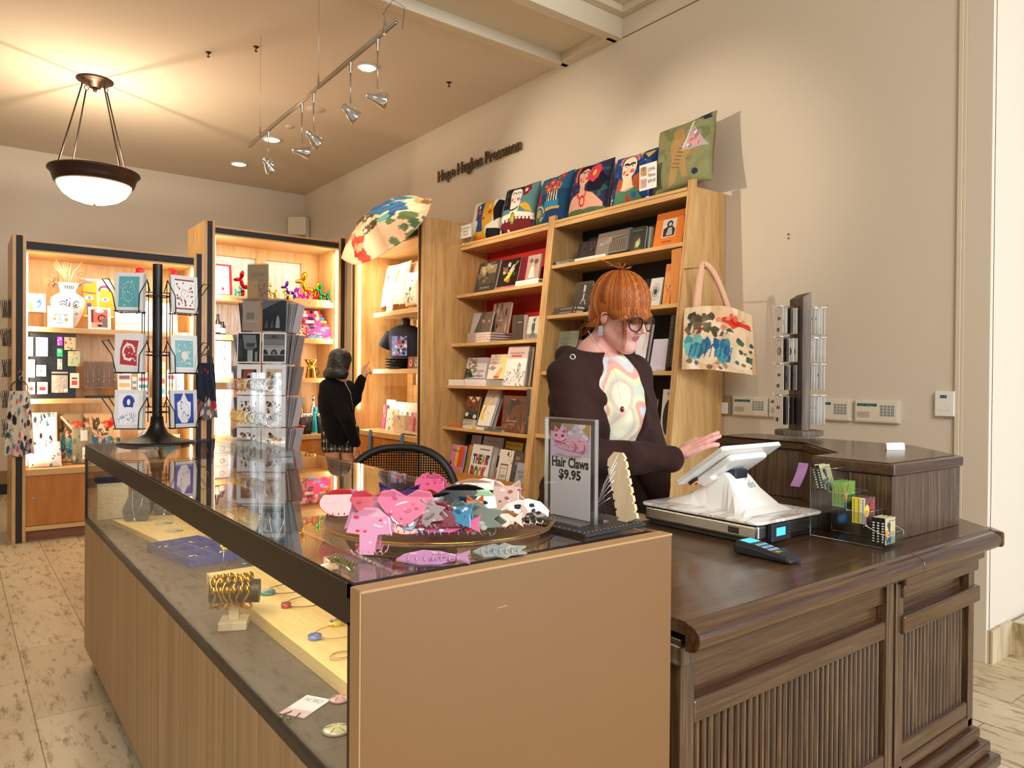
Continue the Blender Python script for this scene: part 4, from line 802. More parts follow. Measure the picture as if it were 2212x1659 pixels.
# ================================================================ cushions and cards on top
def pillow(lb,w,h,t,shapes,base,backc='#8f8778',grp='cushions on top of the bookcases',res=110):
 b=MB()
 def F(sg):
  def G(u,v):
   x=2*u-1;y=2*v-1;px=x*(1-.07*(1-y*y));py=y*(1-.07*(1-x*x))
   d=t*.5*((1-x**4)*(1-y**4))**.42*(.82+.18*math.cos(7*x+3*y)*.4+.1*math.cos(5*y-2*x)*.5)
   return(px*w/2,sg*d,h/2+py*h/2)
  return G
 raster(b,shapes,F(-1),res,res,base);raster(b,[],F(1),24,24,backc,flip=True)
 return tag(b.build('cushion','cloth_print'),lb,'cushion',grp)
def cush(lb,px,py,s,shapes,base,yaw=0,roll=0,lean=.2,X=3.84,backc='#8f8778',sh=None,z=2.607):
 y=PX(px,480,X)[1];o=pillow(lb,s,sh or s,.15,shapes,base,backc);place(o,(X,y,z+abs(math.sin(roll))*s/2*.8+.012),HP+yaw,lean,roll);return o
def face(cx,cy,s,skin,hair,cheek='#d9606a',brow='#1b1518',lip='#a3243a',eye='#2f5a8c'):
 return E_(cx,cy,.16*s,.22*s,skin,24)+E_(cx-.09*s,cy-.06*s,.045*s,.04*s,cheek)+E_(cx+.09*s,cy-.06*s,.045*s,.04*s,cheek)+A_(cx-.06*s,cy+.05*s,.055*s,.05*s,20,160,.018*s,brow)+A_(cx+.06*s,cy+.05*s,.055*s,.05*s,20,160,.018*s,brow)+E_(cx-.065*s,cy+.04*s,.035*s,.016*s,'#f2ead8')+E_(cx+.065*s,cy+.04*s,.035*s,.016*s,'#f2ead8')+E_(cx-.065*s,cy+.04*s,.014*s,.016*s,eye)+E_(cx+.065*s,cy+.04*s,.014*s,.016*s,eye)+L_([(cx,cy+.05*s),(cx-.02*s,cy-.06*s),(cx+.01*s,cy-.06*s)],.008*s,'#6b4a3a')+E_(cx,cy-.12*s,.04*s,.016*s,lip)
cush('cushion with a split blue and yellow abstract face, leftmost on the bookcases',1048,0,.40,
P_([(.12,0),(.28,.2),(.3,.45),(.2,.5),(.18,.8),(.4,.98),(.72,.98),(.82,.7),(.78,.42),(.6,.3),(.58,.15),(.7,0)],'#c79a2e')+P_([(.28,.2),(.3,.45),(.22,.52),(.22,.85),(.44,.96),(.48,.2)],'#274a80')+E_(.33,.68,.07,.06,'#c8402f')+E_(.68,.66,.07,.06,'#d03228')+R_(.3,.78,.34,.86,'#e8e0d0')+R_(.62,.78,.66,.86,'#e8e0d0')+P_([(.38,.5),(.56,.54),(.54,.46)],'#c8322c')+P_([(.84,.4),(1,.5),(1,.9),(.86,.95),(.8,.7)],'#17161a')+P_([(.6,0),(.64,.24),(1,.24),(1,0)],'#191719')+P_([(.3,.0),(.34,.1),(.52,.1),(.5,0)],'#df7a2a'),'#d9d2c2',yaw=.15)
cush('round-cornered cushion with a dark-haired face, red flower and yellow bird',1116,0,.44,
P_([(0,.3),(.05,.8),(.4,1),(1,.95),(1,.3)],'#5f8a90')+P_([(.08,.5),(.02,.9),(.3,.98),(.42,.8),(.3,.5)],'#17161b')+sum([A_(.16,.74,.05+.04*i,.05+.04*i,40,300,.012,'#5a5f66')for i in range(3)],[])+P_([(.34,.35),(.58,.35),(.64,.62),(.32,.62)],'#ece6d8')+face(.46,.74,1.0,'#efe9dc','#111111')+P_([(.3,.9),(.44,1),(.64,.98),(.66,.86),(.5,.93)],'#17161b')+flower(.76,.84,.13,'#8a1f2a','#f0ece0')+P_([(.66,.5),(.78,.58),(.9,.5),(.98,.36),(.8,.4)],'#dfae2c')+E_(.69,.53,.05,.04,'#e4b735')+R_(0,0,1,.32,'#6e2028')+P_([(.0,.34),(.45,.42),(1,.34),(1,.26),(.45,.3),(0,.24)],'#efe9dc')+sum([E_(.08+.1*i,.26-.02*abs(5-i)*.3,.035,.03,'#efe9dc',8)for i in range(10)],[])+E_(.44,.28,.08,.13,'#7c8a3a')+E_(.44,.28,.045,.08,'#c9c04c')+blobs(8,['#14121a','#e8e2d4'],(0,0,.35,.12),(.02,.05),9)+A_(.44,.5,.14,.05,180,360,.03,'#15131a'),'#44717c',yaw=.05)
cush('blue cushion with a vase of red and orange flowers, at the right of its group',1190,0,.43,
R_(0,.62,1,1,'#2a5c84')+R_(.35,.28,.8,.44,'#2f86b4')+R_(.3,.24,.85,.3,'#d0a33a')+R_(.44,.42,.74,.62,'#e9e3d3')+sum([P_([(.46+.07*i,.42),(.5+.07*i,.42),(.49+.07*i,.62),(.45+.07*i,.62)],'#15151a')for i in range(4)],[])+sum([flower(x,y,.085,c,cc)for x,y,c,cc in((.32,.78,'#b3302c','#f0c040'),(.5,.84,'#c8453f','#e9c9b0'),(.68,.8,'#a5283a','#f0a0a0'),(.82,.9,'#b3302c','#d88'),(.44,.68,'#d2562f','#f3d26a'),(.62,.7,'#cf4a38','#f0c9a0'),(.78,.7,'#d8763a','#7a2020'))],[])+blobs(16,['#3c7a46','#2f5f3d','#6a9a4a'],(.25,.6,.95,.95),(.015,.04),4)+P_([(.0,.1),(.2,.5),(.1,.7),(0,.7)],'#b72f36')+E_(.2,.22,.2,.2,'#55606c')+A_(.2,.22,.15,.15,0,360,.02,'#cfd2d0')+E_(.2,.22,.08,.08,'#9aa04a')+P_([(0,0),(.3,.02),(.2,.12),(0,.12)],'#2f6a44')+P_([(.45,0),(.6,.24),(1,.24),(1,0)],'#1c3f6c'),'#1d4468',yaw=-.1,backc='#8d8576')
cush('purple cushion with a woman\'s face, pink flower and red bead necklace',1268,0,.43,
blobs(60,['#3b3560','#50427a','#2a5a55','#1f4a3c','#5d3f6c'],(0,.3,1,1),(.03,.07),5)+P_([(.55,.4),(.6,.8),(.85,.78),(1,.6),(.9,.4)],'#171426')+sum([E_(.34+.17*math.cos(a),.74+.2*math.sin(a),.035,.035,'#d8604a',9)for a in np.linspace(.4,3.4,11)],[])+P_([(.0,.1),(.2,.36),(.34,.42),(.34,.6),(.5,.6),(.5,.42),(.7,.36),(.95,.16),(.95,.08)],'#d9a08c')+face(.42,.73,.95,'#dfae96','#111111','#d8504f')+P_([(.27,.8),(.3,.95),(.5,.97),(.58,.8),(.46,.9)],'#1d1822')+flower(.68,.76,.18,'#cf3a55','#e6c03a',8)+sum([E_(.42+.13*math.cos(a),.42+.13*math.sin(a),.026,.026,'#c8402e',8)for a in np.linspace(3.3,6.1,9)],[])+E_(.43,.24,.085,.11,'#b8362c')+E_(.43,.24,.05,.07,'#e0a08c')+R_(0,0,1,.09,'#56704c'),'#2f2c4a')
cush('deep blue cushion with a woman\'s face and rosy cheeks behind the price card',1362,0,.41,
blobs(30,['#24457f','#1f3c70','#2c528f'],(0,0,1,1),(.05,.12),5)+sum([E_(.05+.1*i,.9-.07*(i%3),.01,.012,'#d9dbe6',6)for i in range(10)],[])+P_([(.62,.98),(.72,.86),(.8,1)],'#d8b23a')+P_([(.8,.9),(.9,.8),(.98,.94)],'#d8b23a')+P_([(.2,.1),(.22,.5),(.35,.5),(.35,.2)],'#b4562c')+P_([(.62,.5),(.9,.6),(.86,.2),(.6,.2)],'#b4562c')+P_([(.32,.25),(.36,.5),(.58,.5),(.64,.25)],'#e8d4b4')+P_([(.24,.55),(.28,.95),(.46,1),(.66,.92),(.7,.6),(.6,.8),(.36,.8)],'#15131d')+sum([E_(.45+.22*math.cos(a),.78+.2*math.sin(a),.04,.04,'#d27a94',9)for a in np.linspace(.3,2.9,9)],[])+face(.46,.68,1.15,'#ead9bc','#111111','#dc6a64')+L_([(.34,.78),(.46,.75),(.58,.78)],.03,'#15131d')+P_([(.1,0),(.26,.26),(.7,.28),(.86,0)],'#4c7f5a')+A_(.48,.3,.17,.05,180,360,.02,'#e3b8c4')+E_(.5,.1,.07,.06,'#b23540')+E_(.9,.3,.09,.12,'#c04c34')+E_(.66,.14,.07,.06,'#2e5c9c')+sum([R_(.0+.04*(i%3),.05+.04*i,.04+.04*(i%3),.09+.04*i,'#e8e4da')for i in range(5)],[])+E_(.12,.45,.1,.13,'#1b2b55'),'#213f78',X=3.87)
cush('large sage green cushion with a striped tiger and pink mountain, rightmost',1474,0,.47,
blobs(24,['#7f8158','#8d8e66','#74774f'],(0,0,1,1),(.05,.15),5)+P_([(.3,.02),(.36,.4),(.32,.62),(.44,.86),(.56,.8),(.6,.6),(.72,.48),(.62,.36),(.66,.1),(.56,.08),(.5,.32),(.42,.06)],'#b08e5c')+E_(.46,.8,.09,.09,'#a88452')+sum([L_([(.36+.03*i,.3+.05*i),(.5+.02*i,.26+.05*i)],.012,'#6a4a2e')for i in range(9)],[])+L_([(.6,.4),(.84,.44),(.82,.58)],.03,'#a88452')+P_([(.55,.5),(.72,.86),(.98,.5)],'#b9a8a8')+blobs(26,['#d0606c','#e0a0a4','#e7dcd4','#8a8c9c'],(.62,.54,.86,.78),(.02,.05),7)+L_([(.58,.55),(.66,.8),(.7,.92)],.04,'#d6d2c4')+P_([(.84,.9),(.92,.98),(.98,.9),(.9,.88)],'#26324a')+blobs(4,['#26324a'],(.8,.86,.98,.98),(.02,.05),1)+E_(.78,.14,.05,.05,'#2b3a4c'),'#86875f',X=3.79,backc='#93701f',roll=-.05,lean=.16)
def easel_card(lb,px0,px1,py0,py1,X,z,shapes):
 y0=PX(px0,py1,X)[1];y1=PX(px1,py1,X)[1];zt=PX((px0+px1)/2,py0,X)[2];zb=PX((px0+px1)/2,py1,X)[2];w=y0-y1
 t=thing('price_card',lb,'price card',(X,(y0+y1)/2,z),0,None)
 b=card_mb(w,zt-zb,.002,shapes,'#eeebe6');o=b.build('card','print',t);o.location=(0,0,zb-z);o.rotation_euler=(0,0,HP)
 b=MB();b.tube([(.004,0,0),(.004,0,zb-z+.04)],.0018,6);b.cyl((.004,0,0),(.004,0,.006),.02,n=12);b.build('stand','steel',t)
 return t
easel_card('white price card reading JSMA Pillows $49.00 clipped between two cushions',1381,1418,353,409,3.71,2.604,R_(.06,.55,.42,.9,'#b08a62')+R_(.06,.1,.42,.45,'#b9a0a0')+blobs(8,['#7a4a30','#e0c9a8'],(.08,.12,.4,.88),(.03,.07),4)+T_('JSMA',.5,.68,.14,'#3b3835',w=.42)+T_('Pillows',.5,.46,.14,'#3b3835',w=.44)+T_('$49.00',.5,.24,.14,'#3b3835',w=.44))
easel_card('small white price card with two thumbnail pictures at the left end of the bookcase top',985,1018,487,515,3.71,2.604,R_(.06,.55,.34,.9,'#8c6a7c')+R_(.08,.08,.32,.42,'#26242a')+T_('Embroidered',.4,.68,.12,'#6a5f6c',w=.54)+T_('Pillows',.48,.44,.12,'#4b464c',w=.32)+T_('$45.00',.48,.2,.12,'#4b464c',w=.3))
# ================================================================ things on the sales desk
DT=DZ+.0006
def landscape(seed=1,s=1.0):
 """ink landscape print: peach sky, red sun, dark pines, teal rocks"""
 return(blobs(14,['#e9bf94','#f0d9b4','#e6b48c','#ecd0a6'],(0,0,1,1),(.1,.25),seed)+P_([(.45,.78),(.6,.84),(.96,.8),(.98,.72),(.8,.73),(.7,.66),(.62,.74)],'#d9442f')+E_(.74,.78,.08,.06,'#c8281e')+blobs(6,['#e0644a','#e88a6a'],(.45,.66,.98,.86),(.03,.07),seed+1)
 +P_([(.1,.3),(.14,.5),(.22,.66),(.27,.66),(.2,.48),(.17,.28)],'#a5332f')+blobs(22,['#5c4c38','#6b5a42','#4a3f30','#7a6a4c'],(.04,.62,.42,.86),(.04,.085),seed+2,8)+blobs(12,['#5c4c38','#6e5c40','#51452f'],(.36,.5,.7,.64),(.03,.065),seed+3,8)
 +blobs(12,['#5fa3a0','#4a8c94','#79b3a6','#3c6f8c'],(.05,.2,.4,.5),(.06,.13),seed+4,6,1.5)+blobs(14,['#4a8c94','#3c6f9c','#6db0a6','#2f5a84'],(.38,.18,.72,.46),(.05,.1),seed+5,6,1.4)+sum([L_([(.08+.07*i,.2),(.12+.07*i,.42-.02*(i%3))],.012,'#2a4a78')for i in range(9)],[])
 +blobs(10,['#4e6a45','#6a7a4a','#3f5a50'],(.74,.2,1,.5),(.03,.08),seed+6)+blobs(10,['#c9a060','#8a6a48','#b08450','#55688a'],(.05,.02,.98,.16),(.03,.07),seed+7)+blobs(5,['#e9e2d0'],(.5,.55,.7,.66),(.015,.03),seed+8))
 # point-of-sale terminal
t=thing('sales_terminal','white touchscreen till on a marble-topped steel base, on the dark desk','cash register',(2.21,1.592,DT))
b=MB();b.box(-.17,-.225,0,.17,.225,.016);b.build('skirt','black_plastic',t,bevel=.004)
b=MB();b.box(-.184,-.238,.014,.184,.238,.068);b.build('cash_drawer','steel',t,bevel=.012,seg=4)
m,nt,bb=nodes('marble_white');v=coords(nt,(3,9,3));n=N(nt,'ShaderNodeTexNoise',i_Scale=1.6,i_Detail=6.0,i_Distortion=2.0);nt.links.new(v,n.inputs['Vector'])
nt.links.new(ramp(nt,n.outputs[0],((.42,'#c9c2b8'),(.5,'#efece7'),(.6,'#f6f4f0'))),bb.inputs['Base Color']);bb.inputs['Roughness'].default_value=.12;MATS['marble_white']=m
def rrect(x0,y0,x1,y1,r,n=6):
 out=[]
 for cx,cy,a in((x1-r,y1-r,0),(x0+r,y1-r,90),(x0+r,y0+r,180),(x1-r,y0+r,270)):out+=arc(cx,cy,r,r,a,a+90,n)
 return out
b=MB();b.prism(rrect(-.197,-.25,.197,.25,.03),.0685,.079);b.build('marble_top','marble_white',t,bevel=.003)
b=MB() # flared stand rising from the plate
prof=[(-.175,.080,.15),(-.13,.10,.125),(-.075,.15,.098),(-.045,.19,.08),(-.025,.205,.074),(.03,.2,.072),(.06,.165,.076),(.11,.118,.09),(.20,.080,.115)]
vs_=[]
for yy,zz_,hw in prof:vs_+=[(-hw*1.12,yy,.078),(-hw*.8,yy,zz_),(hw*.8,yy,zz_),(hw*1.12,yy,.078)]
fs_=[]
for i in range(len(prof)-1):
 for k in range(3):fs_.append((i*4+k,i*4+k+1,(i+1)*4+k+1,(i+1)*4+k))
b.add(vs_,fs_,sm=False);b.build('stand','white_plastic',t,bevel=.008,seg=3)
lo,hi=Vector((0,.108,1.018-DT)),Vector((0,-.092,1.160-DT));up_=(hi-lo);Lu=up_.length;up_.normalize();nrm=Vector((1,0,0)).cross(up_);nrm=nrm if nrm.z>0 else-nrm
Mt=Matrix(((1,up_.x,nrm.x,0),(0,up_.y,nrm.y,lo.y),(0,up_.z,nrm.z,lo.z),(0,0,0,1)))
b=MB();b.M=Mt;b.prism(rrect(-.172,0,.172,Lu,.012),-.016,0);b.build('screen_housing','white_plastic',t,bevel=.003)
b=MB();b.M=Mt;b.prism(rrect(-.11,.03,.11,Lu-.03,.02),-.04,-.0162);b.prism([(-.1,.04),(.10,.04),(.10,.10),(-.1,.10)],-.052,-.03);b.build('rear_housing','white_plastic',t,bevel=.01,seg=3)
glow('till_screen','#dfe8f4',.9)
b=MB();b.M=Mt;b.box(-.155,.012,.0004,.155,Lu-.012,.0012);b.build('touch_screen','till_screen',t)
b=MB();b.M=Mt;b.box(-.12,.012,-.028,-.06,.05,-.0161);b.build('card_slot_housing','dark_plastic',t,bevel=.002)
glow('red_lamp','#ff5a3a',2.0)
b=MB();b.M=Mt;b.box(-.113,.018,-.0292,-.105,.044,-.0281);b.box(-.082,.018,-.0292,-.075,.044,-.0281);b.build('scanner_lamp','red_lamp',t)
b=MB();b.box(-.035,-.05,.16,.04,.035,.215);b.build('hinge','dark_plastic',t,bevel=.006)
b=MB();P,F,w=glyphs('elo',.012);s_=.042/w
def LG(x,y):q=.152+y;return(.012+x,float(np.interp(q,[.15,.19],[-.075,-.045]))-.0012,q)
b.add([LG(x*s_,y*s_)for x,y in P],F,'#7fa8b8');b.add([LG(*q)for q in((.003,.027),(.015,.027),(.015,.030),(.003,.030))],[(0,1,2,3)],'#7fa8b8');b.build('logo','print',t)
b=MB();b.box(-.13,-.257,.010,-.02,-.239,.066);b.build('customer_display','dark_plastic',t,bevel=.003)
glow('cyan_screen','#38b6ff',1.6)
b=MB();b.box(-.105,-.2576,.028,-.055,-.2572,.054);b.build('display_window','cyan_screen',t)
b=MB();b.box(-.1855,-.17,.03,-.184,-.13,.05);b.build('port','black_plastic',t)
# card payment terminal
t=thing('card_terminal','black card payment terminal with a lit cyan screen lying on the desk','card reader',tuple((np.array(PZ(1600,1180,.865))+np.array(PZ(1722,1208,.865)))/2*np.array([1,1,0])+np.array([0,0,DT])),math.atan2(PZ(1722,1208,.865)[1]-PZ(1600,1180,.865)[1],PZ(1722,1208,.865)[0]-PZ(1600,1180,.865)[0]))
b=MB();st=[(-.098,.034,.030),(-.09,.037,.040),(-.03,.036,.036),(.03,.031,.026),(.08,.031,.020),(.093,.028,.012)]
vs_=[]
for x,hw,h in st:vs_+=[(x,-hw,.002),(x,-hw-.002,h*.7),(x,-hw*.82,h),(x,hw*.82,h),(x,hw+.002,h*.7),(x,hw,.002)]
fs_=[(0,1,2,3,4,5)[::-1],tuple(range(30,36))]
for i in range(5):
 for k in range(6):fs_.append((i*6+k,i*6+(k+1)%6,i*6+6+(k+1)%6,i*6+6+k))
b.add(vs_,fs_);b.build('body','dark_plastic',t,bevel=.003,seg=3)
zt=lambda x:np.interp(x,[q[0]for q in st],[q[2]for q in st])+.0008
def tq(b,x0,x1,y0,y1,c):b.add([(x0,y0,zt(x0)),(x1,y0,zt(x1)),(x1,y1,zt(x1)),(x0,y1,zt(x0))],[(0,1,2,3)],c)
b=MB();tq(b,-.082,-.045,-.026,.026,'#ffffff');b.build('screen','cyan_screen',t)
b=MB()
for i in range(4):
 for j in range(4 if i<3 else 3):tq(b,-.028+i*.02,-.014+i*.02,-.024+j*.0125,-.015+j*.0125,'#9fd0f4' if i<3 else('#d23a3a','#e8c22e','#2fae5a')[j])
b.build('keys','print',t)
# clear stepped holder with tiny books
t=thing('book_holder','clear acrylic stepped holder for tiny books against the raised dark counter','display holder',(2.392,1.225,DT))
rx=.068;tiers=[(1.335,.155),(1.275,.105),(1.205,.062),(1.15,.006)]
b=MB()
for i,(y,z)in enumerate(tiers):
 yy=y-1.25;b.box(-rx,yy-.03,z,rx,yy+.03,z+.003);b.box(-rx,yy-.032,z,rx,yy-.029,z+.03)
 b.box(-rx,yy+.03,z,rx,yy+.033,z+(.08 if i==0 else .055))
for sx in(-rx-.003,rx):b.prism([(-.125,.004),(.12,.004),(.12,.235),(.055,.235),(.055,.16),(-.005,.16),(-.005,.108),(-.07,.108),(-.07,.066),(-.125,.045)],sx,sx+.003,axis='x')
b.box(-rx,-.125,0,rx,.12,.004);b.build('holder','acrylic_edge',t)
b=MB();oo=[(-.125,.004),(.12,.004),(.12,.235),(.055,.235),(.055,.16),(-.005,.16),(-.005,.108),(-.07,.108),(-.07,.066),(-.125,.045)]
for sx in(-rx-.0016,rx+.0016):b.tube([(sx,y,z)for y,z in oo],.0013,5,closed=True)
for y,z in oo[3:]+[(-.06,.062),(-.005,.105)]:b.tube([(-rx,y,z),(rx,y,z)],.0011,5)
b.build('edge_light_lines','acrylic_light_line',t)  # thin tubes added to imitate bright light lines along the holder edges
def mini(lb,y,z,cover,base,spine,sp,lean=0,dx=0):
 o=book(lb,.068,.084,.0135,cover,base,spine,grp='tiny books in the clear stepped holder');place(o,(2.364+dx+.0,y-.022,DT+z+.0045+.0135*math.sin(lean)),0,lean)
 b=MB();paint(b,sp,lambda u,v,d:(-.034-.0008-d,.0135*(1-u),.084*v),3e-5);c=b.build('spine_print','print');c.parent=o;return o
WAVE=R_(0,0,1,.4,'#9aa59a')+blobs(12,['#3c4a56','#c9c4a0','#5c6a6c','#e2dcb8'],(0,0,.7,.5),(.08,.16),4)+E_(.36,.74,.15,.1,'#2f3a4a')+P_([(.3,.66),(.5,.7),(.46,.5),(.32,.48)],'#2f3a4a')+E_(.84,.4,.08,.08,'#c2a04a')+T_('EXPRESSION',.3,.86,.05,'#4a4a40',w=.6)
JP=sum([R_(.25,.08+.1*i,.75,.13+.1*i,'#efece4')for i in range(8)],[])
OR=E_(.14,.42,.15,.13,'#e8912a')+T_('2',.08,.38,.1,'#7a2a10')
for i,(y,z,l)in enumerate(((1.32,.155,.28),(1.336,.155,.28))):mini('tiny black-spined book with a sepia cover, %s on the top step'%('front' if i==0 else 'back'),y,z,WAVE,'#b5ad84','#171717',JP,l)
for i in range(3):mini('tiny green book on the second step, %s of three'%('front','middle','rear')[i],1.252+i*.0142,.108,OR+T_('Vocabulary',.3,.4,.1,'#1f3324',w=.68)+blobs(5,['#c23a34','#a52c2c'],(.1,.7,.5,.9),(.04,.08),3)+R_(.0,0,.3,.2,'#2a4a8a'),'#6f9a4a','#7fb35c',T_('I',.35,.2,.5,'#b23a2a',w=.2)+R_(.4,.3,.6,.8,'#b8532f')+R_(.4,.1,.6,.2,'#2c5a34'))
for i in range(3):mini('tiny %s on the third step, titled How to Be an Artist'%('white-spined book at the front','yellow-spined book in the middle','yellow-spined book at the rear')[i],1.184+i*.0142,.064,E_(.2,.5,.22,.24,'#efcb3a')+OR+P_([(.4,.55),(.6,.8),(.9,.7),(.95,.4),(.7,.5)],'#a52c34')+blobs(6,['#3f7a4a','#b8323c','#28405c'],(.4,.1,1,.95),(.06,.12),8),'#6a3a3c','#f2f0ea' if i==0 else '#f0e23a',sum([R_(.3+.1*(k%2),.06+.06*k,.7,.09+.06*k,'#2a2a20')for k in range(15)],[]))
for i in range(3):mini('tiny black-spined book with a wave cover on the lowest step, %s'%('front','middle','rear')[i],1.122+i*.0145,.007,WAVE+OR,'#c2b98e','#151515',JP,0,.005)
# pink note stuck on the raised counter
b=MB();p0=Vector(PY(1752,978,1.43));pts=[(1742,977),(1754,984),(1749,1010),(1742,1032),(1726,1023),(1737,1003)]
n=8;vs_=[]
for i in range(n+1):
 u=i/n;vs_+=[(2.64-.02*u-.05*u*u,1.425+.0*u,1.068-.085*u),(2.69-.02*u-.05*u*u,1.425+.02*u*u,1.062-.085*u)]
n_=Vector(PX(1748,980,2.452));off=Vector((2.452-.004,n_.y,n_.z))-Vector(vs_[1]);off.x=2.447-vs_[1][0]
b.add([(2.449-.0*i-.03*(i//2/n)**2*.3,1.428+.038*(i%2==0)+.028*(i//2/n)**1.3,1.082-.088*(i//2/n))for i in range(2*n+2)],[(2*i,2*i+1,2*i+3,2*i+2)for i in range(n)],'#b983bd')
tag(b.build('sticky_note','print',world=True),'lilac paper note hanging from the corner of the raised dark counter','note')
# white cards standing in a slot
t=thing('card_stack','small upright fan of white cards in a slot on the raised counter','cards',(2.97,1.36,1.1085),math.radians(-25))
for i in range(7):
 b=MB();b.box(-.042,0,0,.042,.0008,.026);c=b.build('card','white_paper',t);c.location=(.003*i,.006*i,0);c.rotation_euler=(-.12+.04*i,0,.02*i)
 # wooden earring spinner
t=thing('earring_spinner','weathered wooden post spinner hung with earring cards on the raised counter','earring stand',(3.14,1.88,1.1085),math.radians(-29));spn=t
b=MB();b.lathe([(0,0),(.07,0),(.07,.016),(0,.016)],(0,0,0),32);b.build('turntable','acrylic_edge',t)
b=MB();b.prism(arc(0,0,.108,.108,22.5,382.5,8),.017,.042);b.build('base','weathered',t,bevel=.003)
b=MB();b.prism([(-.021,.042),(.021,.042),(.021,.68),(-.021,.655)],-.058,.058,axis='y');b.build('post','weathered',t,bevel=.002)
rd=random.Random(4)
def ecard(x,y,z,w,h,ang,lb,kind):
 gr='earring cards on the wooden spinner'
 b=MB();b.box(0,-w/2,0,.0012,w/2,h,'#efebe2' if kind!=2 else '#26211f')
 sh={0:E_(.5,.45,.14,.14,'#5a3326')+E_(.5,.45,.08,.09,'#c98a5a')+R_(.4,.84,.6,.94,'#2a2a2a'),1:E_(.5,.45,.28,.17,'#4a3328')+E_(.46,.45,.2,.12,'#b59a84')+R_(.3,.9,.7,.93,'#8a8278'),2:blobs(6,['#4a6a52','#c9a54a','#7a3a34'],(.2,.2,.8,.8),(.06,.14),3),3:R_(.2,.1,.55,.24,'#33302e')+E_(.4,.6,.1,.07,'#17140f')+E_(.6,.6,.08,.06,'#17140f')}[kind]
 paint(b,sh,lambda u,v,d:(-d-.0001,w/2-u*w,v*h));paint(b,sh if kind==3 else[],lambda u,v,d:(.0014+d,-w/2+u*w,v*h))
 o=b.build('earring_card','print');tag(o,lb,'earring card',gr);a=spn.rotation_euler.z
 o.location=(spn.location.x+x*math.cos(a)-y*math.sin(a),spn.location.y+x*math.sin(a)+y*math.cos(a),spn.location.z+z);o.rotation_euler=(0,0,a+ang)
 # the little hanging rod is part of the stand
 return o
b=MB()
rows=[(.49,.12),(.36,.11),(.23,.115),(.07,.13)]
for z,h in rows:
 for sx in(-1,1):
  for yy in(-.03,.03):b.tube([(sx*.021,yy,z+h+.004),(sx*.115,yy,z+h+.004),(sx*.118,yy,z+h+.018)],.0016,5)
b.build('peg','silver',spn)
nm=['top','second','third','lowest'];sd={-1:'left',1:'right'}
for r,(z,h)in enumerate(rows):
 for sx in(-1,1):
  for k in range(5):
   kind=([0,0,2,0,3],[1,1,3,2,1],[3,2,0,2,3],[2,2,0,2,3])[r][k]if sx<0 else 3
   ecard(sx*(.036+.017*k),.0+rd.uniform(-.004,.004),z-.002,.075,h,rd.uniform(-.08,.08)+(0 if sx<0 else 0),'earring card hanging on the %s row of the wooden spinner, %s side'%(nm[r],sd[sx]),kind)
   # two pine offcuts between counter and desk
for k in range(2):
 b=MB();b.box(1.285,1.19,DT+.014*k,1.40+.0*k,1.31,DT+.0135+.014*k);tag(b.build('pine_offcut','pine_y',world=True,bevel=.001),'small pine board lying on the desk beside the counter, %s one of two'%('lower','upper')[k],'wood board','pine offcuts on the desk')
 # ================================================================ tote bag on the side of the bookcase
A0=Vector((3.54,2.895,0));dr=Vector((.79,-.61,0)).normalized();nr=Vector((-.61,-.79,0)).normalized()
z0_,z1_=1.425,1.83;tw=.425
t=thing('tote_bag','peach tote bag printed with pines, teal rocks and a red sun, hung by its handles','tote bag',tuple(A0+dr*.2+Vector((0,0,z0_))))
def FT(sgn):
 def G(u,v):
  ww=tw*(1.06-.10*v);x=(u-.5)*ww+tw/2-.01*v;e=(1-(2*u-1)**4)*(.35+.65*(1-v));dd=sgn*(.022*e+.006*math.sin(17*u+4*v)+.004*math.sin(31*u-9*v));zz=z0_+(z1_-z0_)*v+.02*math.sin(3*u+1)*(1-v)-.05*v*(abs(2*u-1)**2)*(.3 if u<.5 else 1.2)
  p=A0+dr*x+nr*(.03+dd);return(p.x,p.y,zz)
 return G
b=MB();raster(b,landscape(3),FT(1),130,120,'#e9c9a2');raster(b,[],FT(-1),30,30,'#dcb98f',flip=True);b.build('bag_body','cloth_print',t,world=True)
def strap(x0,x1,zt_,off):
 pts=[]
 for i in range(25):
  u=i/24;a=math.pi*u;xm=.115;q=abs(2*u-1)**1.25;x=xm+((x0 if u<.5 else x1)-xm)*q;zz=z1_-.03+(zt_-z1_+.03)*(1-abs(2*u-1)**2.2);pts.append(Vector((x,0,zz)))
 vs_=[]
 for i,p in enumerate(pts):
  w=.015;q=pts[min(i+1,24)]-pts[max(i-1,0)];q.normalize();n2=Vector((q.z,0,-q.x))
  for s_ in(-w,w):
   pp=p+n2*s_;g=A0+dr*pp.x+nr*(.03+off);vs_.append((g.x,g.y,pp.z))
 b=MB();b.add(vs_,[(2*i,2*i+1,2*i+3,2*i+2)for i in range(24)],'#e6b593',sm=True);o=b.build('handle','cloth_print',t,world=True);s_=o.modifiers.new('t','SOLIDIFY');s_.thickness=.003
strap(.06,.27,2.085,.006);strap(.085,.25,2.075,-.012)
b=MB();b.tube([(3.62,2.955,2.07),(3.62,2.81,2.065),(3.62,2.79,2.085)],.004,6);b.build('hook','steel',t,world=True)
# ================================================================ on the jewellery counter
CT=1.0565
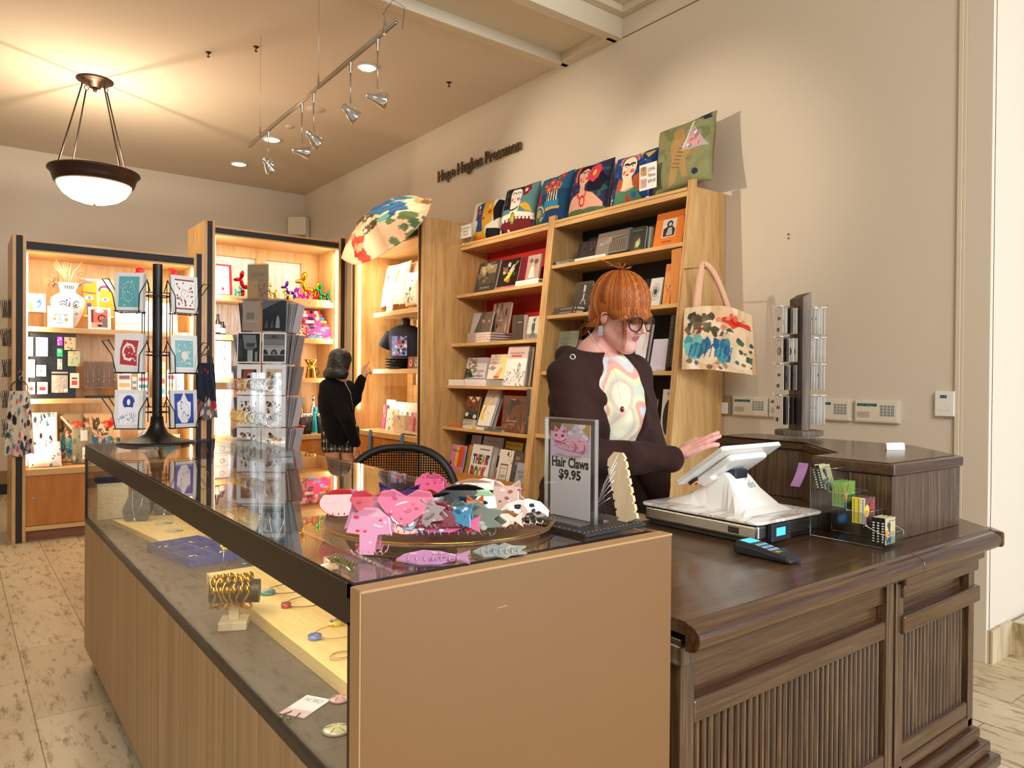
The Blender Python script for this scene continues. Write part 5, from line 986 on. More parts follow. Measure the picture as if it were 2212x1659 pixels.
# greeting-card spinner, black wire
t=thing('card_spinner','black wire spinner rack of block-printed cards on the glass counter','card rack',(.773,3.775,CT));cs=t
b=MB();b.lathe([(0,0),(.172,0),(.174,.006),(.15,.014),(.09,.026),(.05,.05),(.032,.085),(.027,.13),(0,.13)],(0,0,0),40);b.build('base','rack_black',t)
b=MB();b.cyl((0,0,.1),(0,0,.852),.0215,n=20);b.build('pole','rack_black',t)
b=MB()
for z in(.15,.42,.70):b.tube([(.05*math.cos(a),.05*math.sin(a),z)for a in np.linspace(0,2*math.pi,17)[:-1]],.003,5,closed=True)
for a in range(4):
 for s_ in(-.012,.012):
  c,s=math.cos(math.radians(45+90*a-31)),math.sin(math.radians(45+90*a-31));b.tube([(.066*c-s_*s,.066*s+s_*c,.1),(.066*c-s_*s,.066*s+s_*c,.77)],.0022,5)
b.build('frame_wires','rack_black',t)
def hamsa(c):return P_([(.5,.95),(.36,.7),(.24,.66),(.26,.3),(.4,.12),(.6,.12),(.74,.3),(.76,.66),(.64,.7)],c)+blobs(20,['#e8e4da'],(.3,.2,.7,.75),(.012,.03),3)+A_(.5,.42,.2,.22,0,360,.02,'#e8e4da')
CARDS={
'teal':R_(.14,.1,.86,.9,'#5aa3ac')+blobs(50,['#a6c9c4','#86b8b6','#c9d8cf'],(.2,.15,.8,.8),(.01,.03),1)+A_(.5,.5,.22,.26,0,360,.015,'#c9dcd4'),
'red':R_(.14,.1,.86,.9,'#ece8e2')+R_(.14,.86,.86,.9,'#8f2a30')+R_(.14,.1,.86,.14,'#8f2a30')+blobs(40,['#8f2a30','#a23a40'],(.2,.2,.8,.8),(.015,.04),2)+E_(.5,.55,.14,.15,'#ece8e2')+blobs(12,['#8f2a30'],(.4,.45,.6,.65),(.01,.02),5),
'dragon':P_([(.2,.2),(.8,.16),(.78,.5),(.84,.82),(.3,.84),(.2,.6)],'#b5323a')+A_(.5,.52,.2,.2,0,300,.06,'#e9e2dc')+blobs(16,['#e9e2dc'],(.26,.25,.76,.78),(.012,.035),6),
'ganesh':R_(.14,.1,.86,.9,'#e6e4dc')+R_(.16,.14,.84,.86,'#7fb3b8')+blobs(40,['#dfe2da','#b9cfcc'],(.2,.2,.8,.8),(.015,.04),7)+E_(.5,.45,.14,.12,'#ded9cc'),
'buddha':R_(.14,.1,.86,.9,'#e9e8ee')+A_(.5,.68,.2,.17,0,360,.03,'#2a3d94')+E_(.5,.68,.18,.15,'#2a3d94')+E_(.5,.68,.06,.08,'#e9e8ee')+P_([(.36,.3),(.4,.55),(.6,.55),(.64,.3)],'#e9e8ee')+blobs(60,['#33407c','#4a5590'],(.16,.1,.84,.42),(.008,.02),4),
'hamsa':R_(.14,.1,.86,.9,'#2f4ba8')+hamsa('#ece9f0')+blobs(14,['#2f4ba8'],(.34,.2,.66,.7),(.012,.03),9)}
def card_pocket(lb,ang,px_,z,key):
 """leaning cards in a wire pocket; ang = way the cards face, px_ = offset sideways as seen from the near corner"""
 a=math.radians(ang);ca,sa=math.cos(a),math.sin(a);w,h=.127,.178;v0=math.radians(VD)
 ox,oy=-px_*math.sin(v0)*1+.035*math.cos(v0),px_*math.cos(v0)+.035*math.sin(v0)
 b=MB()
 def Wp(x,o,zz):return(ox-x*sa+o*ca,oy+x*ca+o*sa,z+zz)
 for s in(-1,1):
  b.tube([Wp(s*.078,-.02,.10),Wp(s*.085,.03,.15),Wp(s*.10,.06,.145),Wp(s*.06,.05,.08),Wp(s*.05,.035,.0),Wp(s*.05,-.02,-.004),Wp(s*.05,-.03,.1)],.0026,5)
 b.tube([Wp(-.06,.035,.002),Wp(.06,.035,.002)],.0026,5);b.tube([Wp(-.06,-.02,.0),Wp(.06,-.02,.0)],.0026,5)
 b.tube([Wp(0,-.02,.1),(0,0,z+.1)],.0026,5);b.build('wire_pocket','rack_black',cs)
 for k in range(3):
  c=card_mb(w,h,.0022,CARDS[key]if k==0 else[],'#dcd9d6' if k==0 else '#c4c2c0')
  o=c.build('greeting_card','gloss_print');tag(o,('%s card in front in its wire pocket, %s' if k==0 else 'plain grey card behind the %s card in the %s pocket')%(lb[0],lb[1]),'greeting card',None if k==0 else 'spare cards behind the %s one'%lb[0])
  q=Vector(Wp(.002*k,.024-.008*k,.004));place(o,q+cs.location,a+math.pi/2,.06+.02*k)
VD=-101.5
for z,kl,kr,nmz in((.617,'teal','red','top left'),(.335,'dragon','ganesh','middle left'),(.075,'buddha','hamsa','bottom left')):
 nmk={'teal':'teal patterned','red':'red and white framed','dragon':'red dragon-shaped','ganesh':'pale teal framed','buddha':'blue seated-figure','hamsa':'deep blue hand-symbol'}
 card_pocket((nmk[kl],nmz),VD-22,-.112,z,kl);card_pocket((nmk[kr],nmz.replace('left','right')),VD+24,.108,z,kr)
 # tall clear spinner of photo cards, standing on the floor behind the counter
TX,TY=1.455,4.21
t=thing('photo_card_tower','tall clear plastic tower of black and white photo cards behind the glass counter','card rack',(TX,TY,0),math.radians(-37.5));tower=t
b=MB();b.lathe([(0,0),(.2,0),(.2,.02),(.03,.04),(.02,.06),(.02,.2),(0,.2)],(0,0,0),32);b.build('base','dark_plastic',t)
b=MB();hw=.107
for sx in(-1,1):
 b.box(sx*hw-.002,-hw,.2,sx*hw+.002,hw,1.815)
 b.box(-hw,sx*hw-.002,.2,hw,sx*hw+.002,1.815)
b.box(-hw-.03,-hw-.03,1.811,hw+.03,hw+.03,1.817);b.build('core','cellophane',t)
BWP={
'dim':R_(0,0,1,1,'#1d2226')+P_([(0,.7),(.75,1),(.0,1)],'#545a5e')+P_([(.55,.1),(.6,.45),(.66,.52),(.72,.4),(.74,.1)],'#7c8488')+P_([(.1,.1),(.2,.4),(.24,.1)],'#4a5155')+P_([(.34,.1),(.42,.42),(.46,.1)],'#4a5155'),
'column':R_(0,0,1,1,'#22282a')+P_([(.2,.95),(.8,.95),(.86,.5),(.3,.45)],'#6f7474')+R_(.44,0,.68,.4,'#9a9c9a')+P_([(.36,.5),(.76,.5),(.7,.4),(.42,.4)],'#5a5f60')+P_([(.34,.66),(.8,.66),(.72,.52),(.42,.52)],'#3c4143')+R_(.78,.02,.9,.36,'#7b7f7e')+R_(0,.1,.2,.8,'#333a38'),
'arches':R_(0,0,1,1,'#5a5c5c')+R_(0,.62,1,.8,'#6f7170')+R_(0,.5,1,.6,'#8b8d8b')+R_(0,.24,1,.5,'#9a9c99')+sum([P_(arc(.06+.44*i,.26,.16,.18,0,180,10),'#26292a')for i in range(3)],[])+R_(0,0,1,.22,'#3a3d3d')+sum([R_(.03+.07*i,.02,.05+.07*i,.2,'#17191a')for i in range(14)],[])+E_(.5,.32,.08,.06,'#6a6c6a')+P_([(.3,.86),(.5,.97),(.7,.86)],'#3c3f40'),
'stairs':R_(0,.5,1,1,'#8a4a2c')+R_(0,0,1,.5,'#3c4044')+P_([(.2,.1),(.42,.5),(.48,.5),(.3,.1)],'#b9bdbf')+P_([(.8,.1),(.58,.5),(.52,.5),(.7,.1)],'#b9bdbf')+R_(.4,.5,.62,.72,'#23201f')+P_([(.36,.7),(.5,.86),(.66,.7)],'#a39a94')+P_([(0,1),(.16,1),(.1,.5),(0,.5)],'#3a3f46')+P_([(1,1),(.84,1),(.9,.5),(1,.5)],'#3a3f46'),
'temple':R_(0,0,1,1,'#c9b8a0')+blobs(20,['#8a4a34','#6f7a4a','#55603c','#9a5a40'],(.1,.5,.9,.85),(.04,.09),3)+P_([(.15,.15),(.5,.6),(.85,.15)],'#8a8a78')+P_([(.34,.2),(.5,.5),(.66,.2)],'#c9c2ae')+E_(.5,.36,.05,.05,'#4a443a')+R_(.12,.1,.88,.15,'#7a7464'),
'garden':blobs(40,['#3a3a30','#7a4a3a','#5c6a44','#8f6a4c','#23221f'],(0,0,1,1),(.05,.12),3),
'silk':blobs(36,['#5a2f2a','#8a5a44','#a07a5c','#3a2422','#c2a07a'],(0,0,1,1),(.05,.12),4),
'amber':blobs(36,['#8a4a1c','#c2862c','#5a2a14','#e0b05a','#3a1c10'],(0,0,1,1),(.05,.12),5),
'blank':R_(.1,.3,.9,.34,'#a59684')+R_(.25,.4,.66,.62,'#6a625a')}
def tcard(x,z,key,face_,w=.133,h=.172,mat='#e4e2e6',inset=.1,lb='',n=1,inx=None):
 for k in range(n):
  c=card_mb(w,h,.002,[],mat)
  if k==0:paint(c,BWP[key],lambda u,v,d:(-w/2+w*(inset+(1-2*inset)*u),-d-1e-4,h*(inset*.9+(1-1.8*inset)*v)))
  o=c.build('photo_card','gloss_print');tag(o,lb if k==0 else 'pale edge of a spare card, '+lb.split(' card')[0][:28]+' pocket','greeting card','cards in the clear tower' if k==0 else None)
  M=Matrix.Rotation(tower.rotation_euler.z+face_,4,'Z');q=M@Vector((x,-hw-.020,z));place(o,q+tower.location,tower.rotation_euler.z+face_,.05)
ZR=[1.636,1.456,1.276,1.097,.917]
tcard(.071,ZR[0],'dim',0,lb='dark photo card of pale sculptures, upper right on the clear tower',inset=.0)
b=MB();b.box(-.107,-hw-.02,ZR[0],-.006,-hw-.018,ZR[0]+.165);paint(b,BWP['blank'],lambda u,v,d:(-.107+.1*u,-hw-.021-d,ZR[0]+.165*v));b.hc=True;b.c=[c if c!=(1,1,1)else lin('#8f7f72')for c in b.c];b.build('empty_pocket_label','print',tower)
tcard(-.071,ZR[1],'column',0,lb='black and white column photo card, second row left on the clear tower',inset=.04)
tcard(.071,ZR[1],'arches',0,lb='black and white arches photo card, second row right on the clear tower',inset=.05)
tcard(-.071,ZR[2],'stairs',0,lb='orange and grey stairway card, third row left on the clear tower',inset=.18)
tcard(.071,ZR[2],'temple',0,lb='drawn temple garden card, third row right on the clear tower',inset=.16)
tcard(-.071,ZR[3],'garden',0,lb='dark garden painting card, fourth row left on the clear tower',inset=.18)
tcard(.071,ZR[3],'silk',0,lb='brown figured painting card, fourth row right on the clear tower',inset=.18)
tcard(-.071,ZR[4],'silk',0,lb='brown painting card, lowest visible row left on the clear tower',inset=.16)
tcard(.071,ZR[4],'amber',0,lb='amber and black painting card, lowest visible row right on the clear tower',inset=.16)
# side pockets: fans of card edges left and right
rd=random.Random(8)
for zi,z in enumerate(ZR):
 for sx in(-1,1):
  for k in range(9):
   if zi==0 and sx<0 and k>4:continue
   c=MB();c.box(-.06,0,0,.06,.002,.17,rd.choice(['#c2bcc0','#a8a0a0','#b3abb0','#8d8486','#d2ccd0']))
   o=c.build('photo_card','print');row=['top','second','third','fourth','fifth'][zi]
   tag(o,'grey card edge fanned in the %s-row side pocket of the clear tower, %s side'%(row,'left' if sx<0 else 'right'),'greeting card','edge-on cards at the %s side, %s row'%('left' if sx<0 else 'right',row))
   M=Matrix.Rotation(tower.rotation_euler.z,4,'Z');q=M@Vector((sx*(hw+.006+.0055*k),rd.uniform(-.01,.01),z-.005));place(o,q+tower.location,tower.rotation_euler.z+math.pi/2+rd.uniform(-.03,.03),-sx*(.02+.022*k))
   # sign on top of the tower
t=thing('tower_sign','clear stand with a tan JSMA postcards sign on top of the card tower','sign',(TX-.065,TY,1.8175),math.radians(-37.5-8))
b=card_mb(.125,.205,.003,R_(.0,0,.5,.58,'#c9a468')+T_('JSMA',.22,.66,.12,'#7a6a50',w=.62)+T_('Postcards',.1,.54,.055,'#8a7a60',w=.7)+T_('$1.25',.36,.38,.05,'#5a4c3a',w=.26)+blobs(8,['#a0563c','#8a6a58'],(.6,.15,.95,.45),(.04,.09),3),'#a88f68');o=b.build('paper','print',t)
b=MB();b.box(-.066,-.003,0,.066,-.001,.212);b.box(-.066,.004,0,.066,.006,.212);b.box(-.061,-.03,0,.061,.03,.002);b.build('holder','cellophane',t)
# clear bangle bar in front of the tower
t=thing('bangle_stand','clear acrylic T-bar stand with rows of thin bangles near the counter edge','jewellery stand',(1.035,3.20,CT),math.radians(3))
b=MB();b.box(-.045,-.33,0,.045,.33,.026);b.build('base','acrylic_edge',t,bevel=.002)
b=MB()
for y in(-.27,-.10,-.02,.27):
 b.box(-.012,y-.012,.026,.012,y+.012,.34)
b.build('post','acrylic_edge',t)
b=MB()
for z in(.155,.30):b.cyl((0,-.29,z),(0,.29,z),.011,n=12)
b.build('cross_bar','acrylic_edge',t)
for r,z in enumerate((.155,.30)):
 for k in range(30):
  y=.26-.0182*k
  if min(abs(y-q)for q in(-.27,-.10,-.02,.27))<.014:continue
  b=MB();rr=.026;b.tube([(0+rr*math.sin(a),0+.003*math.cos(a),-.014+rr*math.cos(a))for a in np.linspace(0,2*math.pi,15)[:-1]],.0014,4,closed=True)
  if k%3==0:b.ell((0,0,-.044),.004,n=6)
  mt=('copper' if r and k<10 else 'gold' if k<12 else 'silver');o=b.build('bangle',mt)
  o.location=Vector((1.035,3.20+y,CT+z+.002));o.rotation_euler=(rd.uniform(-.1,.1),0,rd.uniform(-.2,.2))
  tag(o,'thin %s-coloured hoop on the %s bar of the clear stand'%({'copper':'rose','gold':'gold','silver':'silver'}[mt],'upper' if r else 'lower'),'earring','%s hoops on the %s bar'%({'copper':'rose','gold':'gold','silver':'silver'}[mt],'upper' if r else 'lower'))
  # black leather pad, sign and notched necklace board at the near end
b=MB();b.prism(rrect(-.10,-.12,.10,.12,.008),0,.008);PAD=b.build('leather_pad','dark_leather',bevel=.001);PAD.location=(1.113,1.205,CT);PAD.rotation_euler=(0,0,.05)
tag(PAD,'black stitched leather pad at the near corner of the glass counter','mat')
b=MB();
for i in range(60):
 u=i/60;L4=[(-.09,-.11),(.09,-.11),(.09,.11),(-.09,.11),(-.09,-.11)];k=int(u*4);f=u*4-k;x=L4[k][0]*(1-f)+L4[k+1][0]*f;y=L4[k][1]*(1-f)+L4[k+1][1]*f;b.ell((x,y,.0083),(.0016,.0016,.0006),n=6)
c=b.build('stitching','grey_paper');c.parent=PAD
t=thing('sign_holder','clear upright sign holder reading Hair Claws $9.95 on the leather pad','sign',(1.10,1.215,CT+.0085),HP+math.radians(3))
w,h=.158,.226
b=MB();b.box(-w/2,-.0035,.0,w/2,-.001,h);b.box(-w/2,.0035,0,w/2,.006,h);b.box(-w/2,-.05,0,w/2,.045,.003);b.build('holder','acrylic',t)
b=MB();b.box(-w/2-.001,-.0038,0,-w/2+.0015,.0063,h);b.box(w/2-.0015,-.0038,0,w/2+.001,.0063,h);b.box(-w/2,-.0038,h-.002,w/2,.0063,h+.001);b.box(-w/2,-.052,0,w/2,-.049,.004);b.build('edge_light_lines','acrylic_light_line',t)  # strips added so the sign holder shows imitated light lines
def kitty():return(R_(0,0,1,1,'#cfc6dc')+P_([(0,.75),(0,1),(.3,1),(.2,.7)],'#7a5a2c')+P_([(.3,1),(.62,1),(.5,.72),(.4,.72)],'#b49a84')+P_([(.7,1),(1,1),(1,.55)],'#c29a54')+blobs(8,['#e6e0ee','#b9aed0'],(.5,.5,1,1),(.05,.12),3)
+P_([(.1,.3),(.3,.2),(.8,.1),(.92,.2),(.92,.5),(.8,.62),(.56,.62),(.44,.5),(.3,.42),(.14,.42)],'#e3a9c4')+E_(.7,.38,.24,.22,'#e6b4cc')+blobs(26,['#f0d2e2','#d98fb0','#e0a0c0','#f4e2ec'],(.3,.16,.9,.58),(.02,.06),9)+E_(.26,.6,.18,.16,'#e6a8c4')+P_([(.12,.66),(.14,.92),(.28,.76)],'#e6a8c4')+P_([(.28,.74),(.44,.9),(.42,.64)],'#e6a8c4')+P_([(.16,.72),(.16,.86),(.24,.76)],'#a8386a')+P_([(.32,.74),(.41,.84),(.4,.7)],'#a8386a')
+E_(.17,.62,.035,.045,'#2a1822')+E_(.34,.62,.04,.045,'#2a1822')+E_(.165,.635,.012,.014,'#ffffff')+E_(.335,.635,.012,.014,'#ffffff')+E_(.25,.55,.018,.014,'#c03a6a')+A_(.3,.46,.16,.07,200,340,.025,'#c0345c')+A_(.56,.3,.13,.16,-60,80,.02,'#c0345c')+A_(.72,.3,.2,.18,-80,30,.02,'#c0345c')+P_([(.1,.08),(.5,.0),(.9,.06),(.8,.12),(.3,.16)],'#c9a9c2'))
iw,ih=.125,.21
b=MB();b.box(-iw/2,-.0009,.004,iw/2,0,.004+ih,'#eeeef4')
FI=lambda u,v,d:(-iw/2+iw*u,-.001-d,.004+ih*v)
paint(b,kitty(),lambda u,v,d:FI(u,.66+.34*v,d));bs=.0022
def serif(txt,x,y,hgt,w):
 P,F,tw=glyphs(txt,.035);sy=hgt/.72;sx=w/tw;out=[('mesh',[(x-w/2+px*sx,y+py*sy)for px,py in P],F,'#15120f')];return out
paint(b,serif('Hair Claws',.5,.535,.105,.93),FI);paint(b,serif('$9.95',.5,.41,.10,.56),FI)
# foot and head serifs on the straight stems
for x0,x1,y in((.045,.10,.535),(.13,.185,.535),(.045,.10,.633),(.13,.185,.633)):paint(b,R_(x0-.01,y,x1+.0,y+.008,'#15120f'),FI)
b.build('printed_sheet','print',t)
t=thing('necklace_board','notched pale wood board with fine chains behind the price sign','jewellery stand',(1.185,1.115,CT+.0085),HP+.1)
pts=[(-.028,0)]
for i in range(7):z=.012+.02*i;pts+=[(-.028,z),(-.022,z+.004),(-.028,z+.008)]
pts+=[(-.022,.155),(.0,.165),(.022,.155)]
for i in range(7):z=.012+.02*(6-i);pts+=[(.028,z+.008),(.022,z+.004),(.028,z)]
pts+=[(.028,0)]
b=MB();b.M=Matrix.Rotation(-.42,4,'Y')@Matrix.Rotation(-.2,4,'X');b.prism(pts[::-1],-.004,.004,axis='y');b.build('board','block_wood',t)
b=MB()
for i in range(6):
 zt_=.15-.02*i;x=-.045-.004*i;b.tube([(x+.02,-.006,zt_),(x-.012,-.02,zt_*.5),(x-.008,-.018,.012)],.0008,4)
b.build('chains','silver',t)
# ================================================================ round tray of hair claws
TC=(.86,1.375)
t=thing('round_tray','round wooden tray full of coloured hair claws on the glass counter','tray',(TC[0],TC[1],CT))
b=MB();b.lathe([(0,.004),(.235,.004),(.25,.012),(.254,.012),(.25,.004),(.235,0),(0,0)],(0,0,0),56,'#7a3f24');b.build('dish','walnut_z',t)
b=MB();b.lathe([(.25,.011),(.2545,.0115),(.2555,.014),(.2515,.0135)],(0,0,0),56);b.build('gilt_rim','gold',t)
OUT={
'oval':arc(0,.5,.5,.5,0,360,22),'heart':[(0,0),(-.35,.4),(-.5,.7),(-.42,.95),(-.2,1),(0,.82),(.2,1),(.42,.95),(.5,.7),(.35,.4)],
'bow':[(0,.3),(-.2,.15),(-.5,0),(-.45,.5),(-.5,1),(-.2,.8),(0,.68),(.2,.8),(.5,1),(.45,.5),(.5,0),(.2,.15)],
'fish':[(-.5,.35),(-.2,.1),(.1,.12),(.3,.38),(.5,.1),(.46,.5),(.5,.9),(.3,.6),(.1,.86),(-.15,.95),(-.4,.7)],
'dino':[(-.5,.3),(-.45,.75),(-.25,.95),(-.1,1),(.0,.9),(.06,1.02),(.14,.84),(.24,.92),(.28,.72),(.38,.76),(.38,.55),(.5,.5),(.44,.3),(.5,0),(-.1,0),(-.2,.25)],
'wave':[(-.5,0),(-.4,.5),(-.1,.95),(.2,1),(.1,.75),(.3,.5),(.5,.0)],
'cat':[(-.42,0),(-.5,.35),(-.3,.55),(-.3,1.0),(-.12,.82),(.08,.84),(.26,1.0),(.28,.5),(.5,.2),(.42,0)],
'long':[(-.5,.25),(-.5,.55),(-.38,.6),(-.2,.85),(.1,1),(.35,.85),(.5,.5),(.46,.25),(.38,.4),(.2,.5),(-.2,.4),(-.3,.2)],
'leaf':[(-.5,.4),(-.3,.75),(-.1,.9),(0,.8),(.1,1),(.25,.8),(.5,.75),(.35,.5),(.5,.3),(.2,.2),(.1,0),(-.1,.15),(-.3,.1)],
'mush':[(-.16,0),(-.2,.42),(-.5,.45),(-.42,.8),(-.15,1),(.15,1),(.42,.8),(.5,.45),(.2,.42),(.16,0)]}
CLAWS=[ # px, py, kind, length, height, base colour, accents, yaw, label
(738,1096,'oval',.085,.055,'#c22f33',['#a8242a','#d9544e','#8f1c22'],.3,'red speckled oval hair claw at the far left of the tray'),
(738,1140,'bow',.105,.075,'#c98ab4',['#e2b9d2','#a5568c'],-.4,'marbled pink and lilac bow hair claw at the left edge of the tray'),
(795,1112,'heart',.085,.06,'#c9344c',['#8f1c2c'],.2,'deep red heart hair claw left of the pink gingham one'),
(850,1128,'heart',.10,.065,'#dc7896',['#e48ea8','#c4486c','#d0607f'],.1,'pink gingham heart hair claw in the left half of the tray'),
(806,1150,'wave',.095,.045,'#7fb4c8',['#b9dce2'],.5,'pale blue ribbed wave hair claw below the gingham heart'),
(862,1084,'bow',.085,.055,'#3f2a66',['#6c4f9c','#241640'],-.2,'dark purple butterfly hair claw at the back of the tray'),
(931,1064,'dino',.075,.07,'#e0608c',['#cf2f66','#d85584'],.0,'pink smiling dinosaur hair claw at the top of the heap'),
(915,1092,'fish',.085,.05,'#b9301f',['#e8a32c','#2a2424'],.6,'red and orange fish hair claw with dark edge'),
(960,1098,'oval',.075,.045,'#1a1718',['#2e2a2c'],.4,'plain black hair claw beside the red fish'),
(1002,1092,'oval',.105,.06,'#111211',['#1a1b1a','#8f9a5a','#161716'],.1,'black oval hair claw with pale rays'),
(1010,1113,'wave',.09,.05,'#26455a',['#3c6a80','#142c3e'],-.2,'dark blue wave hair claw in the middle of the heap'),
(1046,1108,'mush',.045,.06,'#a8d8ac',['#d2ecd0'],.2,'mint green hair claw right of the blue wave'),
(1030,1118,'cat',.05,.055,'#c2622f',['#e8b48a'],.1,'small orange fox hair claw behind the mint one'),
(1034,1066,'long',.135,.055,'#c9a58c',['#6a5248','#8a6c5c'],.15,'long beige striped sleeping-cat hair claw at the back of the tray'),
(1095,1090,'cat',.085,.07,'#d8b4a8',['#8c6460','#f0dcd4'],-.1,'beige tabby cat hair claw with two pointed ears'),
(1133,1118,'long',.10,.05,'#ece6dc',['#1c1a1c','#2a2628'],.5,'black and white zebra hair claw at the right of the tray'),
(1068,1168,'leaf',.13,.06,'#7c8478',['#9aa294','#5a6258','#b4baa8'],-.2,'grey-green translucent leaf hair claw at the near edge of the tray'),
(966,1165,'fish',.125,.04,'#d4638c',['#b8242c','#e8a0b8'],.05,'pink and red fish hair claw along the near rim of the tray'),
(872,1126,'oval',.06,.045,'#e6e2d8',['#1c1b1d','#2a282a'],.3,'white and black panda hair claw in the middle of the tray'),
(915,1130,'leaf',.075,.05,'#a89a9c',['#c8bcbc','#80706f'],-.3,'smoky grey translucent hair claw in the middle of the tray'),
(866,1150,'oval',.08,.04,'#d8603c',['#e8a06c','#f0d0b0'],.2,'coral hair claw under the gingham heart'),
(948,1140,'wave',.08,.045,'#7a2430',['#5a1820','#a04450'],.1,'dark red hair claw in front of the smoky grey one'),
(985,1140,'bow',.08,.045,'#4a8ab0',['#c8dce8','#2a5c84'],-.2,'blue and white bow hair claw near the middle of the tray'),
(905,1165,'long',.08,.04,'#8ab4cc',['#c2dae6','#d87a96'],.1,'pale blue and pink hair claw near the front of the tray'),
(940,1110,'cat',.05,.045,'#8c8a92',['#5c5a64','#b4b2ba'],.5,'small grey hair claw under the red fish'),
(1110,1140,'fish',.08,.04,'#a06a3c',['#c89a64','#6a4020'],.2,'amber tortoiseshell hair claw under the zebra one'),
(830,1098,'wave',.07,.045,'#8a8890',['#3a3840','#b0aeb4'],.1,'grey and black hair claw beside the dark butterfly'),
(800,1186,'mush',.075,.075,'#d696b4',['#d8323a','#ecc2d4'],.0,'translucent pink hair claw with red tips hanging over the near rim'),
]
pane('resin_clear',(.93,.86,.90),1.5,.06,.05)
def claw_jaw(kind,Lc,Hc,base,acc,seed,th=.0035):
 b=MB();o=OUT[kind];pts=[(x*Lc,y*Hc)for x,y in o];n=len(pts)
 def bend(x,y,o_):return(x,o_,y)
 vs_=[bend(x,y,0)for x,y in pts]+[bend(x,y,th)for x,y in pts]
 b.add(vs_,[tuple(range(n)),tuple(range(2*n-1,n-1,-1))]+[(i,n+i,n+(i+1)%n,(i+1)%n)for i in range(n)],base)
 rd=random.Random(seed);xs=[p[0]for p in pts];ys=[p[1]for p in pts]
 for i in range(11):
  cx=rd.uniform(min(xs)*.7,max(xs)*.7);cy=rd.uniform(.2,.8)*Hc;r=rd.uniform(.03,.075)*Lc
  q=[bend(cx+r*rd.uniform(.6,1.2)*math.cos(a),cy+r*.6*math.sin(a),-.0003-.00006*i)for a in np.linspace(0,6.28,8)[:-1]];b.add(q,[tuple(range(7))],acc[i%len(acc)])
 return b
for i,(px,py,kd,Lc,Hc,base,acc,yaw,lb)in enumerate(CLAWS):
 back=(py<1125);zb=CT+.013+(.022 if 1070<py<1150 and 760<px<1100 else .006)
 p=PZ(px,py+Hc*380,zb);front=i==len(CLAWS)-1
 if front:p=PZ(800,1196,CT+.004);zb=CT+.004
 else :
  dx,dy=p[0]-TC[0],p[1]-TC[1];rr_=math.hypot(dx,dy)
  if rr_>.215:p=(TC[0]+dx*.215/rr_,TC[1]+dy*.215/rr_,p[2])
 Lc*=1.12;Hc*=1.12;t=thing('hair_claw',lb,'hair claw',(p[0],p[1],zb),-.75+yaw,'hair claws heaped on the round tray')
 for s,nm_ in((1,'jaw'),(-1,'jaw')):
  b=claw_jaw(kd,Lc,Hc,base,acc,i*3+s);c=b.build(nm_,'resin',t,bevel=.0012);c.rotation_euler=(-.35,0,0 if s>0 else math.pi);c.location=(0,-.30*Hc*s,.004)
 b=MB()
 for s in(1,-1):
  for k in range(6):
   x=(-.32+.128*k)*Lc;b.tube([(x,-(.3*Hc+.002)*s,.012),(x,-.2*Hc*s,.0035),(x,-.02*Hc*s,.0035)],.0013,5,col=base)
 b.build('teeth','resin',t)
 b=MB();b.cyl((-.012,0,Hc*.35),(.012,0,Hc*.35),.004,n=10);b.build('spring','silver',t)
for px,py,kd,Lc,Hc,base,acc,yaw,lb in((935,1212,'fish',.13,.03,'#c48fbc',['#dcb4d4','#a870a0'],.1,'lilac fish hair claw lying on the glass in front of the tray'),(1080,1196,'leaf',.10,.03,'#a0a8a4',['#c4cac4','#7a8480'],.1,'grey translucent hair claw on the glass in front of the tray'),(735,1216,'long',.11,.012,'#6a6430',['#7c7640','#565024'],-.9,'long olive hair clip on the glass near the front corner')):
 p=PZ(px,py+6,CT);t=thing('hair_claw',lb,'hair claw',(p[0],p[1],CT+.0015),-.7+yaw)
 b=claw_jaw(kd,Lc,Hc*2,base,acc,px);c=b.build('jaw','resin',t);c.rotation_euler=(-1.35,0,0);c.location=(0,-.01,.0)
 b=MB()
 for k in range(7):x=(-.33+.11*k)*Lc;b.tube([(x,0,.004),(x,.008,.012),(x,.014,.004)],.0014,5,col=base)
 b.build('teeth','resin',t)
 # ================================================================ mesh-backed office chair behind the counter
t=thing('office_chair','black mesh-backed office chair showing only its curved back behind the counter','chair',(1.66,3.0,0),math.radians(-37))
b=MB()
def chairpt(a,r=1.0):x=.265*math.cos(a)*r;z=.80+.255*math.sin(a)*r if math.sin(a)>0 else .80+.30*math.sin(a)*r;x=math.copysign(abs(x/.265)**.75*.265,x);return(x,.05*(x/.265)**2*-1,z)
b.tube([chairpt(a)for a in np.linspace(0,2*math.pi,49)[:-1]],.019,10,closed=True);b.build('back_frame','black_plastic',t)
b=MB()
for i in range(-22,23):
 x=i*.0115;
 if abs(x)>.25:continue
 k=(1-(abs(x)/.265)**(2/.75))**.5;b.tube([(x,-.05*(x/.265)**2,.80-.29*k),(x,-.05*(x/.265)**2,.80+.25*k)],.0028,4,caps=False)
for i in range(-24,22):
 z=.80+i*.0115;q=(z-.8)/(.255 if z>.8 else .30);k=(1-q*q)**.5 if abs(q)<1 else 0
 if k>.1:w_=.26*k**.75;b.tube([(x,-.05*(x/.265)**2,z)for x in np.linspace(-w_,w_,7)],.0028,4,caps=False)
b.build('back_mesh','chair_mesh',t)
b=MB();b.prism(rrect(-.24,.02,.24,.46,.08),.44,.50);b.build('seat','chair_mesh',t,bevel=.02,seg=3)
b=MB();b.box(-.03,.0,.45,.03,.03,.62);b.cyl((0,.22,.1),(0,.22,.44),.028,n=14);b.build('column','black_plastic',t)
